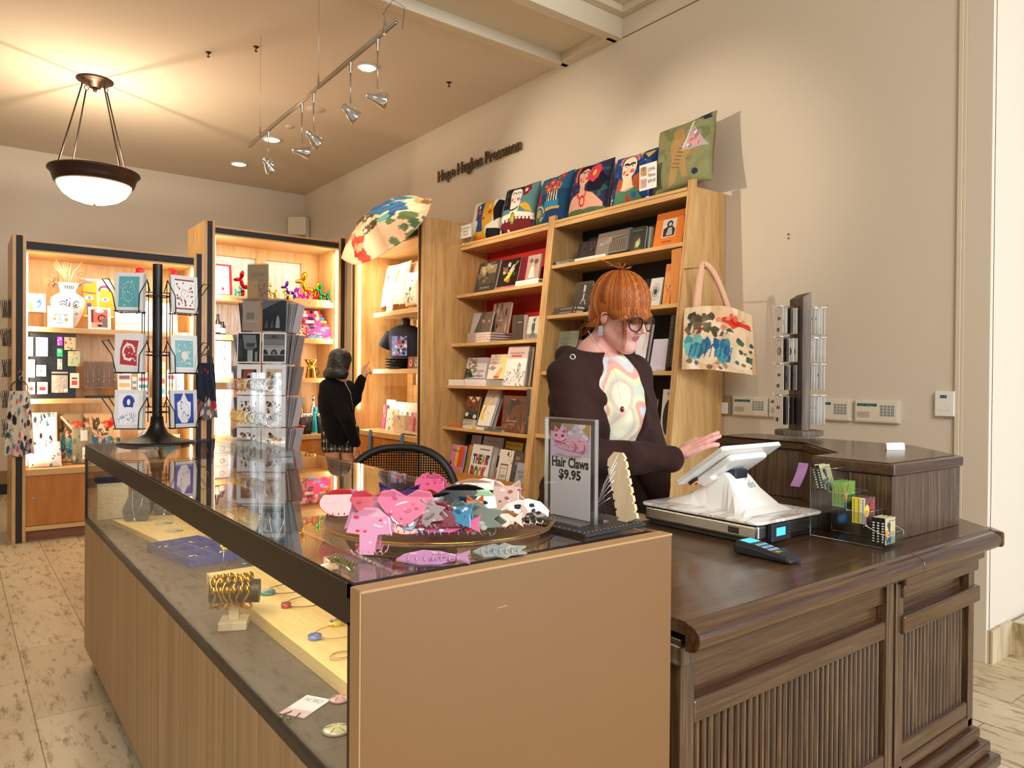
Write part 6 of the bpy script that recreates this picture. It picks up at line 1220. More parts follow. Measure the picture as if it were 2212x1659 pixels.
for k in range(5):
 a=2*math.pi*k/5;b=MB();b.tube([(0,.22,.1),(.28*math.cos(a),.22+.28*math.sin(a),.07)],.018,8);l=b.build('leg','black_plastic',t)
 b=MB();b.cyl((.28*math.cos(a),.205+.28*math.sin(a),.03),(.28*math.cos(a),.235+.28*math.sin(a),.03),.03,n=14);b.build('caster','black_plastic',l)
 # ================================================================ goods in the left case
C1X=.48
def atY(px,py,y):return PY(px,py,y)
def flatart(lb,cat,px0,px1,py0,py1,y,zb,shapes,base,name='art_card',lean=.15,grp=None,t=.006,yaw=0,mat='gloss_print'):
 a=PY(px0,py1,y);c=PY(px1,py1,y);zt=PY((px0+px1)/2,py0,y)[2];w=c[0]-a[0];h=(zt-zb)/math.cos(lean)
 o=card_mb(w,h,t,shapes,base).build(name,mat);tag(o,lb,cat,grp);place(o,((a[0]+c[0])/2,y,zb+.001+t*math.sin(lean)),yaw,lean);return o
ZS1,ZS2,ZSC=1.782,1.175,.598
ln=lambda pts,w,c:L_(pts,w,c)
b=MB();b.lathe([(0,0),(.05,.002),(.075,.05),(.105,.12),(.125,.19),(.132,.235),(.125,.265),(.095,.29),(.062,.31),(.058,.33),(.07,.365),(.085,.395),(.078,.395),(.05,.34),(.05,.3)],(0,0,0),40)
b.v=[(x,y*.8,z)for x,y,z in b.v]
vx=PY(148,670,7.36)[0];V=b.build('vase','white_plastic');V.location=(vx,7.40,ZS1+.002);tag(V,'white vase with a line-drawn blue face, holding dried grasses','vase')
rv=lambda z:np.interp(z,[0,.05,.12,.19,.235,.265,.29,.31,.33,.365,.395],[.05,.075,.105,.125,.132,.125,.095,.062,.058,.07,.085])
b=MB();sh=ln([(.52,.66),(.5,.5),(.42,.32),(.44,.27),(.56,.27),(.6,.3)],.03,'#2f3f96')+E_(.28,.32,.055,.04,'#26409a')+A_(.3,.5,.12,.08,20,160,.02,'#3a3f6c')+A_(.3,.46,.12,.06,0,150,.016,'#3a3f6c')+ln([(.28,.5),(.27,.4)],.016,'#3a3f6c')+A_(.72,.52,.1,.07,30,330,.016,'#3a3f6c')+E_(.7,.5,.03,.025,'#2f3f96')+E_(.42,.6,.03,.022,'#26409a')+ln([(.72,.32),(.82,.32)],.016,'#26409a')+ln([(.77,.29),(.77,.35)],.016,'#26409a')+ln([(.36,.19),(.5,.2),(.66,.19)],.012,'#4a4a60')+P_([(.48,.17),(.58,.17),(.52,.1)],'#3c5a44')+sum([R_(.22+.1*i,.86,.27+.1*i,.94,'#4a4f6c')for i in range(6)],[])
def VF(u,v,d):
 z=.395*v;r=float(rv(z))+.0012+d*6;a=math.pi*1.5+(u-.5)*1.9;return(r*math.cos(a),r*.8*math.sin(a),z)
sub=[]
for s_ in sh:
 p=list(s_[0]);q=[]
 for(x0,y0),(x1,y1)in zip(p,p[1:]+p[:1]):
  q+=[(x0+(x1-x0)*k/3,y0+(y1-y0)*k/3)for k in range(3)]
 sub.append((q,s_[1]))
paint(b,sub,VF,2e-5);c=b.build('painted_face','print');c.parent=V
rd=random.Random(2);b=MB()
for i in range(26):
 a=rd.uniform(0,6.28);l=rd.uniform(.14,.24);tx,ty=rd.uniform(-.11,.13),rd.uniform(-.03,.03);pts=[(0,0,.36),(tx*.4,ty*.4,.38+l*.5),(tx,ty,.36+l)]
 b.tube(pts,[.002,.007,.0015],5,col=rd.choice(['#c39a72','#d6b088','#a97c58','#e2c7a0']))
b.build('dried_grass','print').parent=V
b=MB()
for i in range(130):
 a=rd.uniform(0,6.28);q=rd.uniform(0,math.pi);r=rd.uniform(.02,.058);b.ell((-.105+r*math.cos(a)*math.sin(q),r*.6*math.sin(a)*math.sin(q),.40+r*1.1*math.cos(q)),.0065,rd.choice(['#9a7455','#b08a66','#7f5c42']),n=6)
for i in range(60):b.ell((.10+rd.uniform(-.03,.03),rd.uniform(-.02,.02),.43+rd.uniform(-.06,.07)),.006,rd.choice(['#8f6a4a','#a9835c']),n=6)
b.tube([(0,0,.36),(-.09,0,.40)],.002,5,'#8f6a4a');b.build('dried_hydrangea','print').parent=V
fc=lambda c,e:ln([(.42,.7),(.5,.6),(.46,.36),(.56,.34)],.02,c)+A_(.3,.6,.12,.05,0,180,.02,c)+A_(.7,.6,.12,.05,0,180,.02,c)+E_(.3,.58,.05,.03,e)+E_(.7,.58,.05,.03,e)+ln([(.36,.2),(.6,.2)],.025,c)
flatart('white print with blue and yellow shapes on a clear riser','print',53,99,634,672,7.36,ZS1+.13,P_([(.5,.5),(.75,.75),(.8,.45)],'#3a5ac4')+P_([(0,.15),(.4,.1),(.36,.5),(0,.55)],'#e8e23a')+P_([(.45,.2),(.9,.6),(.7,.2)],'#4a66c8')+E_(.85,.88,.12,.1,'#efe6a0')+blobs(5,['#e8a9b0','#c9b0a0'],(.1,.5,.9,.9),(.03,.06),3),'#f4efe8','print')
b=MB();a=PY(53,700,7.42);c=PY(92,700,7.42);b.box(a[0],7.34,ZS1+.001,c[0],7.48,ZS1+.005);b.box(a[0],7.34,ZS1+.12,c[0],7.48,ZS1+.126);b.box(a[0],7.34,ZS1+.001,a[0]+.004,7.48,ZS1+.12);b.box(c[0]-.004,7.34,ZS1+.001,c[0],7.48,ZS1+.12);tag(b.build('riser','acrylic_edge',world=True),'clear acrylic riser under the blue and yellow print','display riser')
flatart('small white card with a line face and two gold cheeks in front of the vase','print',103,158,662,701,7.27,ZS1,fc('#5a5f70','#8a90a0')+E_(.27,.4,.06,.07,'#b0923c')+E_(.73,.38,.06,.07,'#b0923c'),'#f6f4ee','print',t=.01)
flatart('yellow and violet print of two painted faces right of the vase','print',180,246,603,668,7.52,ZS1+.12,R_(.0,.05,.45,.96,'#f0ac24')+P_([(.45,1),(.9,.98),(.85,.6),(.5,.6)],'#c3c0e6')+P_([(.5,.05),(1,.05),(.98,.7),(.55,.75)],'#f2b42c')+E_(.2,.5,.15,.06,'#f5efe6')+E_(.2,.5,.05,.05,'#8a86c8')+E_(.72,.48,.15,.06,'#f5efe6')+E_(.72,.48,.05,.05,'#8a86c8')+A_(.7,.7,.18,.12,0,180,.06,'#8a4a78')+R_(.12,.05,.26,.36,'#6a4a86')+E_(.72,.2,.16,.06,'#f0c04a')+A_(.72,.2,.16,.06,0,360,.02,'#6a3f6c')+L_([(.02,.64),(.4,.62)],.03,'#8a5a6a')+P_([(0,.96),(.4,.9),(0,.86)],'#7a6aa8'),'#ecd9b0','print',lean=.1)
flatart('white tile with a red and black figure below the yellow print','print',191,240,664,706,7.30,ZS1,R_(.12,.06,.86,.9,'#d96a60')+R_(.12,.06,.86,.3,'#eaa79a')+E_(.5,.82,.2,.08,'#f2ece2')+A_(.6,.5,.16,.14,20,260,.05,'#1c1a20')+R_(.62,.1,.84,.5,'#7a6a72')+E_(.5,.16,.12,.05,'#26232a')+R_(.14,.3,.22,.86,'#5a2f3a'),'#f6f2ec','print',t=.012)
flatart('white print with blue brush lines behind the black wire spinner','print',249,330,648,709,7.34,ZS1,blobs(7,['#6a7ac8','#a0aade','#3f52a8'],(.05,.4,.6,.9),(.02,.06),6)+L_([(.1,.2),(.4,.26),(.8,.18)],.02,'#c9c9d6')+L_([(.2,.5),(.5,.7),(.9,.5)],.02,'#8a96d0'),'#f5f1ec','print')
flatart('white print with a pink corner at the right end of the top shelf','print',345,384,655,712,7.34,ZS1,P_([(.5,0),(1,0),(1,.8),(.6,.5)],'#e6a596')+P_([(0,1),(.5,1),(.2,.6)],'#d9cfe0'),'#f3ece4','print')
for px,py,lb in((301,587,'red fabric flower lying high behind the wire spinner, left one'),(376,590,'red fabric flower lying high behind the wire spinner, right one')):
 p=PY(px,py,7.5);b=MB()
 for i in range(26):a=rd.uniform(0,6.28);r=rd.uniform(0,.035);b.ell((r*math.cos(a),r*math.sin(a)*.6,rd.uniform(-.02,.03)),(.018,.012,.016),rd.choice(['#c8232a','#a5161f','#dd3a3c']),n=7)
 b.tube([(0,0,-.01),(.01,0,ZS1-p[2]+.004)],.003,5,'#3f6a3a');o=b.build('fabric_flower','cloth_print');o.location=p;tag(o,lb,'flower','red flowers on the top shelf')
 # pegboard with cards and charms
p0=PY(64,860,7.36);p1=PY(164,860,7.36);w=p1[0]-p0[0];t=thing('pegboard','black pegboard with hooks of stickers and charms on the middle shelf','display board',((p0[0]+p1[0])/2,7.37,ZS2+.001))
b=MB();b.box(-w/2,0,0,w/2,.02,.56);b.build('board','black_plastic',t);b=MB()
for i in range(8):
 for j in range(12):b.add([(-w/2+.03+i*(w-.06)/7-.004,-.0006,.03+.045*j),(-w/2+.03+i*(w-.06)/7+.004,-.0006,.03+.045*j),(-w/2+.03+i*(w-.06)/7+.004,-.0006,.038+.045*j),(-w/2+.03+i*(w-.06)/7-.004,-.0006,.038+.045*j)],[(0,1,2,3)],'#3a3836')
b.build('peg_holes','print',t)
b=MB()
for x in(-.17,-.07,.05,.14):
 for z in(.53,.33,.17):b.tube([(x,0,z),(x,-.06,z),(x,-.064,z+.01)],.002,5)
b.build('peg','rack_black',t)
PB=[(-.175,.36,.055,.16,'#e6e0e8',blobs(10,['#b9a0c8','#8a6aa0','#3a3a44'],(.1,.1,.9,.9),(.05,.12),3),'pale sticker pack at the upper left of the pegboard'),(-.085,.36,.085,.16,'#efece6',sum([E_(.2+.2*i,.15+.18*j,.05,.05,'#8a8a8a',6)for i in range(4)for j in range(5)],[]),'white sticker sheet of tiny figures on the pegboard'),
(.045,.455,.04,.075,'#c03ac8',blobs(5,['#e6a0ee','#f0f0f0'],(.1,.1,.9,.9),(.1,.2),4),'magenta charm on the pegboard'),(.045,.36,.04,.07,'#2fae6a',blobs(5,['#a6e6c0','#f0f0f0'],(.1,.1,.9,.9),(.1,.2),5),'green charm on the pegboard'),(.045,.25,.035,.09,'#d8cfc4',blobs(5,['#c03a3a','#f0d060'],(.1,.1,.9,.9),(.1,.2),6),'small red and cream charm on the pegboard'),
(.12,.42,.085,.11,'#c9b48a',blobs(9,['#a07a3a','#e0c890','#b03a3a'],(.05,.05,.95,.95),(.08,.16),7),'bag of gold-toned trinkets at the upper right of the pegboard'),(.15,.28,.09,.13,'#b6b88a',blobs(9,['#8a9a4a','#d6a0a0','#e0dca0'],(.05,.05,.95,.95),(.08,.16),8),'green and pink card at the right of the pegboard'),
(-.165,.18,.06,.15,'#f0ede6',T_('MINI',.2,.7,.1,'#777',w=.6),'tall white card at the middle left of the pegboard'),(-.09,.19,.07,.095,'#f3efe8',E_(.5,.5,.2,.15,'#c98a8a')+E_(.5,.5,.08,.06,'#6a4a4a'),'small white card with a rose badge on the pegboard'),
(-.17,.04,.075,.10,'#f3e6cc',R_(.2,.3,.8,.6,'#8a2f2a')+R_(.2,.65,.8,.72,'#d9a030'),'cream badge card at the lower left of the pegboard'),(-.08,.04,.075,.10,'#f3ead4',R_(.2,.3,.8,.6,'#8a2f2a')+R_(.2,.65,.8,.72,'#d9a030'),'cream badge card, second along the lower left of the pegboard'),(.045,.05,.12,.18,'#a89c8e',blobs(14,['#d8d0c4','#8a8076','#c0b4a6'],(.05,.05,.95,.8),(.05,.12),9)+R_(0,.84,1,.92,'#2a2a2a'),'clear bag of pale charms at the bottom centre of the pegboard'),(.155,.09,.07,.13,'#e6d6c4',R_(.2,.2,.8,.5,'#c24a3a')+R_(.2,.6,.8,.7,'#3a3a3a'),'cream and red card at the lower right of the pegboard')]
for i,(x,z,w_,h_,base,sh,lb)in enumerate(PB):
 o=card_mb(w_,h_,.004,sh,base).build('hanging_card','gloss_print');tag(o,lb,'card','cards and charms on the black pegboard');o.location=t.location+Vector((x,-.032-.003*(i%3),z))
p0=PY(180,830,7.4);p1=PY(250,830,7.4);w=p1[0]-p0[0];t=thing('necklace_rack','brown wooden slat stand with small necklaces on the middle shelf','jewellery stand',((p0[0]+p1[0])/2,7.40,ZS2+.001))
b=MB()
for i in range(12):x0=-w/2+w*i/12;b.prism([(x0+.001,.09),(x0+w/12-.001,.09),(x0+w/12-.001,.32),(x0+w/24,.33),(x0+.001,.32)],0,.008,axis='y')
b.build('slats','walnut_z',t);b=MB();b.box(-w/2,-.02,.085,w/2,.03,.10);b.box(-w/2+.02,-.06,0,w/2-.02,.05,.02);b.box(-.012,.02,.0,.012,.03,.1);b.build('base','walnut_z',t)
b=MB()
for i in range(6):x=-w/2+w*(i*2+1.5)/12;b.tube([(x-.008,-.003,.31),(x,-.004,.15+.01*(i%3)),(x+.008,-.003,.31)],.0008,4);b.ell((x,-.006,.145+.01*(i%3)),.007,n=8)
b.build('necklace','silver',t)
b=MB();b.box(PY(187,860,7.33)[0],7.31,ZS2+.001,PY(249,860,7.33)[0],7.42,ZS2+.022);tag(b.build('black_tray','black_plastic',world=True,bevel=.003),'low black tray lying in front of the wooden slat stand','tray')
for i,(px0,px1,py0,c,lb)in enumerate(((255,284,800,'#e9ded0','cream boxed card set with red bands left of the spinner pole'),(286,296,815,'#d8cfc0','narrow cream box beside the red-banded set'),(298,322,806,'#e6e2da','white boxed set right of the narrow cream box'),(344,358,782,'#d0b89a','stack of coloured card packs behind the spinner, right of its pole'),(361,380,800,'#e8ddd6','pale pink boxed card set right of the coloured packs'),(382,398,806,'#dccfc8','pale box at the right end of the middle shelf'))):
 flatart(lb,'boxed cards',px0,px1,py0,870,7.34,ZS2,sum([R_(.1,.1+.28*k,.9,.24+.28*k,['#b8342c','#d9a23c','#8a3a4a','#3a8a90'][(k+i)%4])for k in range(3)],[]),c,'card_box',.1,'boxed cards on the middle shelf',t=.03)
 # folded bags and totes on the counter of the left case
def pouch(lb,px0,px1,py0,y,sh,base,zb=ZSC,t_=.06,lean=.25,grp='fabric bags in the left case',name='fabric_bag',roll=0):
 a=PY(px0,990,y);c=PY(px1,990,y);zt=PY((px0+px1)/2,py0,y)[2];w=c[0]-a[0];h=max(.05,(zt-zb)/math.cos(lean));b=MB()
 def F(sg):
  def G(u,v):e=((1-(2*u-1)**4)*(1-(2*v-1)**4))**.5;return((u-.5)*w,sg*t_*.5*e*(1+.12*math.sin(9*u+5*v)),v*h)
  return G
 raster(b,sh,F(-1),44,44,base);raster(b,[],F(1),14,14,base,flip=True);o=b.build(name,'cloth_print');tag(o,lb,'bag',grp);place(o,((a[0]+c[0])/2,y+.02,zb+.004),0,lean,roll);return o
FL=lambda s:blobs(26,['#5a8a9a','#d9a0a8','#e6e0da','#2f4a6a','#a8a4a0','#c86a74','#2a2a30'],(0,0,1,1),(.04,.1),s)
pouch('white bag with blue and pink floral print standing behind the folded one',70,126,893,7.42,FL(1)+L_([(.4,1),(.55,.5),(.9,.35)],.05,'#efe8dc'),'#e9e6e2',zb=ZSC+.0,lean=.2)
pouch('folded floral bag with a cream strap lying at the left of the counter',62,134,958,7.24,FL(2)+R_(.42,0,.52,1,'#ecd9bd')+A_(.9,.5,.2,.4,-80,80,.04,'#e9d3b4'),'#e6e2de',t_=.09,lean=.5)
pouch('dark landscape tote standing behind the clear packet',129,180,893,7.55,landscape(11),'#a08a6c',lean=.08,t_=.05)
pouch('peach landscape tote with a red cloud and looped handle',176,262,893,7.58,landscape(21),'#d9b48c',lean=.06,t_=.06)
b=MB();q=PY(222,930,7.5)
b.tube([(q[0]-.1,7.50,q[2]+.14),(q[0]-.09,7.47,q[2]),(q[0]-.02,7.46,q[2]-.06),(q[0]+.08,7.46,q[2]-.03),(q[0]+.12,7.50,q[2]+.14)],.012,8,'#e8b890');b.tube([(q[0]-.33,7.44,q[2]+.14),(q[0]-.24,7.40,q[2]+.02),(q[0]-.14,7.42,q[2]-.02)],.01,8,'#e8b890');tag(b.build('bag_handle','cloth_print',world=True),'peach cloth handles looping over the landscape totes','bag handle')
pouch('small clear packet with a white price label, right of the floral bags',157,200,925,7.34,blobs(14,['#7a6a4c','#b8a88c','#5a6a4a','#c9c0ae'],(0,0,1,1),(.06,.14),4)+R_(.48,.12,.86,.45,'#f0efe9')+T_('Umbrella',.52,.3,.06,'#333',w=.3)+T_('$29',.54,.18,.08,'#333',w=.26)+R_(.4,.62,.76,.92,'#d8d2c6'),'#8a8068',lean=.12,grp=None)
pouch('pale floral zip bag behind the pole of the wire spinner',300,345,930,7.45,FL(5),'#dcd3c4',lean=.2);pouch('peach and teal folded tote at the right of the left case counter',350,392,940,7.42,landscape(5),'#d6b68e',lean=.2)
# scarves clipped to the posts by rings
def scarf(lb,px,py0,pxa,pxb,pyb,y,sh,base,seed=1):
 p=PY(px,py0,y);a=PY(pxa,pyb,y);c=PY(pxb,pyb,y);cx,cz=p[0],p[2];zb=a[2];w=c[0]-a[0]
 t=thing('hanging_scarf',lb,'scarf',(cx,y,zb));H=cz-zb
 b=MB();b.tube([(.056*math.sin(q),-.004,H-.13+.056*math.cos(q))for q in np.linspace(0,6.28,25)[:-1]],.0045,6,closed=True);b.build('ring','rack_black',t)
 b=MB();b.tube([(0,0,H-.074),(0,0,H-.04),(.02,0,H-.03),(.02,0,H),(0,0,H+.006),(-.012,0,H-.012)],.003,6);b.build('hook','steel',t)
 b=MB();Hs=H-.155
 def F(sg):
  def G(u,v):ww=w*(.62+.38*(1-v)**.7);return((u-.5)*ww,sg*(.012+.02*math.sin(math.pi*u)+.01*math.sin(21*u+6*v)*(1.2-v)),v*Hs+.012*math.sin(9*u)*(1-v))
  return G
 raster(b,sh,F(-1),40,60,base);raster(b,[],F(1),20,20,base,flip=True);b.build('cloth','cloth_print',t);return t
scarf('cream floral scarf on a black ring hung at the left post',42,803,14,80,985,7.10,FL(7)+FL(8)+blobs(20,['#cfc0a8','#b08a80','#2f5a5a','#7a4a50'],(0,0,1,1),(.03,.08),2),'#d8cdb9')
scarf('navy scarf with red and cream flowers on a black ring, between the two lit cases',446,748,422,470,905,7.10,P_([(0,0),(1,0),(1,.28),(.6,.34),(.3,.28),(0,.36)],'#6a6a74')+blobs(20,['#d9cfc4','#8a8078','#2a3044','#a83a44'],(0,0,1,.35),(.05,.1),4)+E_(.8,.22,.16,.07,'#b8323c')+blobs(5,['#a8342c'],(.1,.7,.8,.9),(.02,.05),5),'#20283c')
# card racks hung on the outer side of the left case
for i,(z,lb)in enumerate(((1.86,'top'),(1.62,'second'),(1.36,'third'),(1.10,'fourth'),(.86,'lowest'))):
 t=thing('wire_card_rack','small wire rack of cards on the outer side of the left case, %s one'%lb,'card rack',(.383,7.45,z));b=MB()
 b.tube([(0,-.08,.12),(-.03,-.08,.12),(-.05,-.08,0),(0,-.08,0)],.002,5);b.tube([(0,.08,.12),(-.03,.08,.12),(-.05,.08,0),(0,.08,0)],.002,5);b.tube([(-.05,-.08,0),(-.05,.08,0)],.002,5);b.build('wires','rack_black',t)
 for k in range(5):
  b=MB();b.box(-.008-.008*k,-.07,.004,-.006-.008*k,.07,.15,['#6a4a3a','#cfcac2','#8a8680','#d8d2c8','#a09890'][(k+i)%5]);c=b.build('card','print',t);c.rotation_euler=(0,-.05*k,0)
  # ================================================================ middle case
Z2a,Z2b,Z2c,Z2d=2.165,1.78,1.365,.79
flatart('red and white sign reading Balloon Dogs on the upper shelf of the middle case','sign',463,502,570,640,7.33,Z2a+.002,R_(.0,.03,.84,.93,'#f5efec')+T_('BALLOON',.1,.78,.07,'#c98a8c',w=.6)+T_('DOGS',.2,.66,.07,'#c98a8c',w=.36)+T_('MINI $20',.14,.54,.045,'#c98a8c',w=.5)+T_('MEDIUM $34',.12,.45,.045,'#c98a8c',w=.6)+T_('LARGE $65',.14,.36,.045,'#c98a8c',w=.55)+E_(.48,.2,.08,.05,'#cf2f4a')+L_([(.44,.2),(.42,.1)],.03,'#cf2f4a')+L_([(.52,.2),(.54,.1)],.03,'#cf2f4a')+L_([(.42,.22),(.38,.3)],.04,'#cf2f4a'),'#d22a33','sign_board',lean=.12,t=.012)
def dog(lb,px,py,s,col,yaw,y=7.42,zb=Z2a,grp='shiny balloon dogs'):
 x=PY(px,py,y)[0];t=thing('balloon_dog',lb,'balloon dog figurine',(x,y,zb+.001+.022*s),yaw,grp)
 def sg(name,parts):
  b=MB()
  for p,q,r in parts:
   p=Vector(p)*s;q=Vector(q)*s;d=q-p;R=rot_to(d);b.ell(tuple((p+q)/2),(r*s*1.3,r*s*1.3,d.length*.56),col,n=14,R=R);b.ell(tuple(q),.012*s,col,n=6)
  return b.build(name,'metal_print',t)
 sg('leg',[((.16,.09,.01),(.14,.05,.36),.062)]);sg('leg',[((.16,-.09,.01),(.14,-.05,.36),.062)]);sg('leg',[((-.24,.09,.01),(-.2,.05,.36),.062)]);sg('leg',[((-.24,-.09,.01),(-.2,-.05,.36),.062)])
 sg('body',[((-.18,0,.4),(.12,0,.4),.07)]);sg('neck',[((.13,0,.38),(.2,0,.68),.055)]);sg('ear',[((.19,.05,.7),(.14,.09,.96),.06)]);sg('ear',[((.19,-.05,.7),(.14,-.09,.96),.06)]);sg('muzzle',[((.2,0,.68),(.44,0,.64),.055)]);sg('tail',[((-.2,0,.42),(-.32,0,.68),.045)]);return t
DG=[(533,612,.28,'#c8222c',math.pi-.3,7.50,'large red balloon dog half hidden behind the JSMA sign'),(560,625,.24,'#c8222c',.2,7.48,'red balloon dog standing just right of the JSMA sign'),(570,635,.18,'#d9dade',math.pi,7.38,'silver balloon dog in front of the red one'),(515,638,.11,'#2fb0a8',0,7.36,'tiny teal balloon dog at the left of the JSMA sign'),(556,640,.09,'#c9c9cc',0,7.34,'tiny chequered silver balloon dog'),(588,632,.17,'#cdb84a',math.pi+.2,7.42,'pale gold balloon dog near the middle of the shelf'),(620,635,.12,'#cbb54a',math.pi,7.36,'small pale gold balloon dog beside the purple one'),(627,620,.21,'#5a2fa0',math.pi-.2,7.44,'purple balloon dog with its head raised'),
(668,610,.33,'#d9a520',math.pi-.15,7.50,'large gold balloon dog, tallest on the shelf'),(649,632,.14,'#c722a8',math.pi,7.36,'magenta balloon dog facing left in front of the gold one'),(662,634,.12,'#c722a8',0,7.37,'small magenta balloon dog facing right'),(682,632,.12,'#c8222c',.3,7.34,'small red balloon dog right of the magenta pair'),(699,630,.21,'#169a4c',math.pi-.2,7.40,'green balloon dog at the right end of the shelf')]
for px,py,s,c,yw,y,lb in DG:dog(lb,px,py,s,c,yw,y)
b=MB();b.box(PY(637,650,7.32)[0],7.30,Z2a+.003,PY(712,650,7.32)[0],7.36,Z2a+.024);tag(b.build('shelf_riser','maple_x',world=True,bevel=.002),'low maple strip under the right-hand balloon dogs','riser')
for i,(px,h,r,lb)in enumerate(((466,.20,.026,'tall black bottle with a white label at the left post'),(476,.13,.03,'short black jar with a white label beside the tall bottle'))):
 p=PY(px,722,7.36);b=MB();b.lathe([(0,0),(r,.002),(r,h*.62),(r*.5,h*.78),(r*.45,h),(0,h)],(0,0,0),18,'#17151a');b.lathe([(r+.0006,h*.12),(r+.0006,h*.5)],(0,0,0),18,'#e6e2da');o=b.build('bottle','gloss_print');o.location=(p[0]+.02,7.36,Z2b+.001);tag(o,lb,'bottle',None)
for i,(px0,px1,py0,c,zb)in enumerate(((463,482,683,'#e3d9c4',Z2b),)):
 pass
bx=[(463,499,736,Z2c+.24,'#efece8','#2f5a9c'),(463,499,766,Z2c+.12,'#f1eeea','#26303c'),(463,499,792,Z2c,'#f0ede9','#2f6a9c')]
for i,(a_,c_,py0,zb,base,acc)in enumerate(bx):
 p=PY(a_,800,7.34);q=PY(c_,800,7.34);o=card_mb(q[0]-p[0],.115,.12,E_(.5,.62,.16,.22,acc)+E_(.5,.62,.08,.12,base)+A_(.5,.62,.12,.17,0,300,.03,base)+R_(.2,.12,.8,.17,'#b8b4ae'),base).build('mug_box','print');o.location=((p[0]+q[0])/2,7.34,zb+.001);tag(o,'white mug box with a blue motif, %s of the stack at the left post'%['top','middle','bottom'][i],'box','mug boxes in the middle case')
for i in range(5):
 p=PY(466,900,7.36);q=PY(498,900,7.36);o=card_mb(q[0]-p[0],.09,.1,R_(.15,.2,.85,.8,['#f6f2ea','#e8dcc4','#f2e6d2'][i%3])+R_(.3,.35,.7,.5,'#c9a078'),'#ecdfc8').build('small_box','print');o.location=((p[0]+q[0])/2,7.36,Z2d+.002+.0915*i);tag(o,'small cream box in the stack on the middle case counter, %s'%['lowest','second from bottom','middle one','second from top','topmost'][i],'box','cream boxes stacked on the middle case counter')
SC_=['#e0357a','#2f8ac4','#e6c22e','#d8323c','#4aa06a','#f0f0ea','#5a2f8a','#e87aa8']
for i in range(6):
 flatart('brightly patterned folded pouch in the fan on the second shelf, %s'%['front one','second from front','third from front','fourth from front','fifth from front','rearmost and tallest'][i],'pouch',664-2.6*i,716-4.5*i,707-7.2*i,733,7.34+.03*i,Z2b+.001,blobs(34,[SC_[i],SC_[3],SC_[(i*2+1)%8],SC_[(i+2)%8],SC_[1],SC_[2],'#2a2a3a'],(0,0,1,1),(.06,.16),30+i)+(R_(.06,.72,.3,.98,'#f2efea')if i in(2,4,5)else[]),'#dd3f7c','patterned_pouch',.12,'fan of bright pouches in the middle case',t=.022,mat='cloth_print')
flatart('red-bordered picture book beside the fan of bright pouches','book',638,667,698,733,7.36,Z2b+.001,R_(.06,.12,.94,.86,'#d9b09a')+blobs(14,['#3a2a2a','#a05a4a','#e6d0bc','#7a4a3c'],(.1,.16,.9,.82),(.05,.1),3),'#c2202a','picture_book',.15)
flatart('small dark framed print on the third shelf of the middle case','picture',637,646,745,815,7.45,Z2c+.001,R_(.1,.12,.9,.92,'#cfc8ba')+R_(.2,.1,.9,.4,'#a8502c')+blobs(5,['#2a2a2a'],(.1,.1,.9,.9),(.1,.2),3),'#1c1a18','framed_print',.1)
def lathe_thing(name,lb,cat,px,y,zb,prof,mat,grp=None,n=28):
 x=PY(px,800,y)[0];b=MB();b.lathe(prof,(0,0,0),n);o=b.build(name,mat);o.location=(x,y,zb+.001);return tag(o,lb,cat,grp)
x=PY(672,812,7.36)[0];t=thing('coffee_dripper','gold coffee dripper resting on a glass-handled gold server','coffee maker',(x,7.36,Z2c+.001))
b=MB();b.lathe([(0,0),(.055,.0),(.06,.01),(.045,.1),(.05,.11),(.046,.11),(.04,.1)],(0,0,0),28);b.build('server','gold',t);b=MB();b.tube([(.05,0,.1),(.09,0,.1),(.095,0,.06),(.055,0,.03)],.006,8);b.build('handle','black_plastic',t)
b=MB();b.lathe([(.03,.112),(.05,.112),(.05,.118),(.03,.122),(.045,.15),(.075,.195),(.071,.195),(.04,.15),(.024,.125)],(0,0,0),28);b.build('cone','gold',t)
b=MB();b.lathe([(0,0),(.05,0),(.052,.01),(.1,.04),(.135,.085),(.138,.095),(.13,.09),(.095,.048),(0,.02)],(0,0,0),40,'#b3151c');o=b.build('bowl','gloss_print');x=PY(629,930,7.26)[0];o.location=(x,7.24,Z2d+.001);tag(o,'glossy red bowl at the front of the middle case counter','bowl')
for i,(px,lb)in enumerate(((657,'black patterned travel tumbler with silver lid, left one'),(669,'black patterned travel tumbler with silver lid, middle one'),(692,'black patterned travel tumbler beside the turquoise bottle'))):
 x=PY(px,925,7.25)[0];t=thing('tumbler',lb,'tumbler',(x,7.25+.03*(i%2),Z2d+.001),0,'black tumblers in the middle case');b=MB();b.lathe([(0,0),(.028,0),(.03,.01),(.042,.17),(0,.17)],(0,0,0),24,'#17130f')
 for k in range(8):a=3.6+.33*k;z=.05+.035*(k%3);b.tube([((.0325+z*.07)*math.cos(a+.25*math.cos(q)),(.0325+z*.07)*math.sin(a+.25*math.cos(q)),z+.011*math.sin(q))for q in np.linspace(0,6.28,9)[:-1]],.0009,4,'#8a7a68',closed=True)
 b.build('cup','print',t);b=MB();b.lathe([(.043,.17),(.045,.175),(.044,.21),(0,.214)],(0,0,0),24);b.build('lid','silver',t)
BT=[(0,0),(.034,0),(.036,.01),(.036,.15),(.03,.18),(.014,.22),(.014,.235),(.02,.237),(.02,.27),(0,.272)]
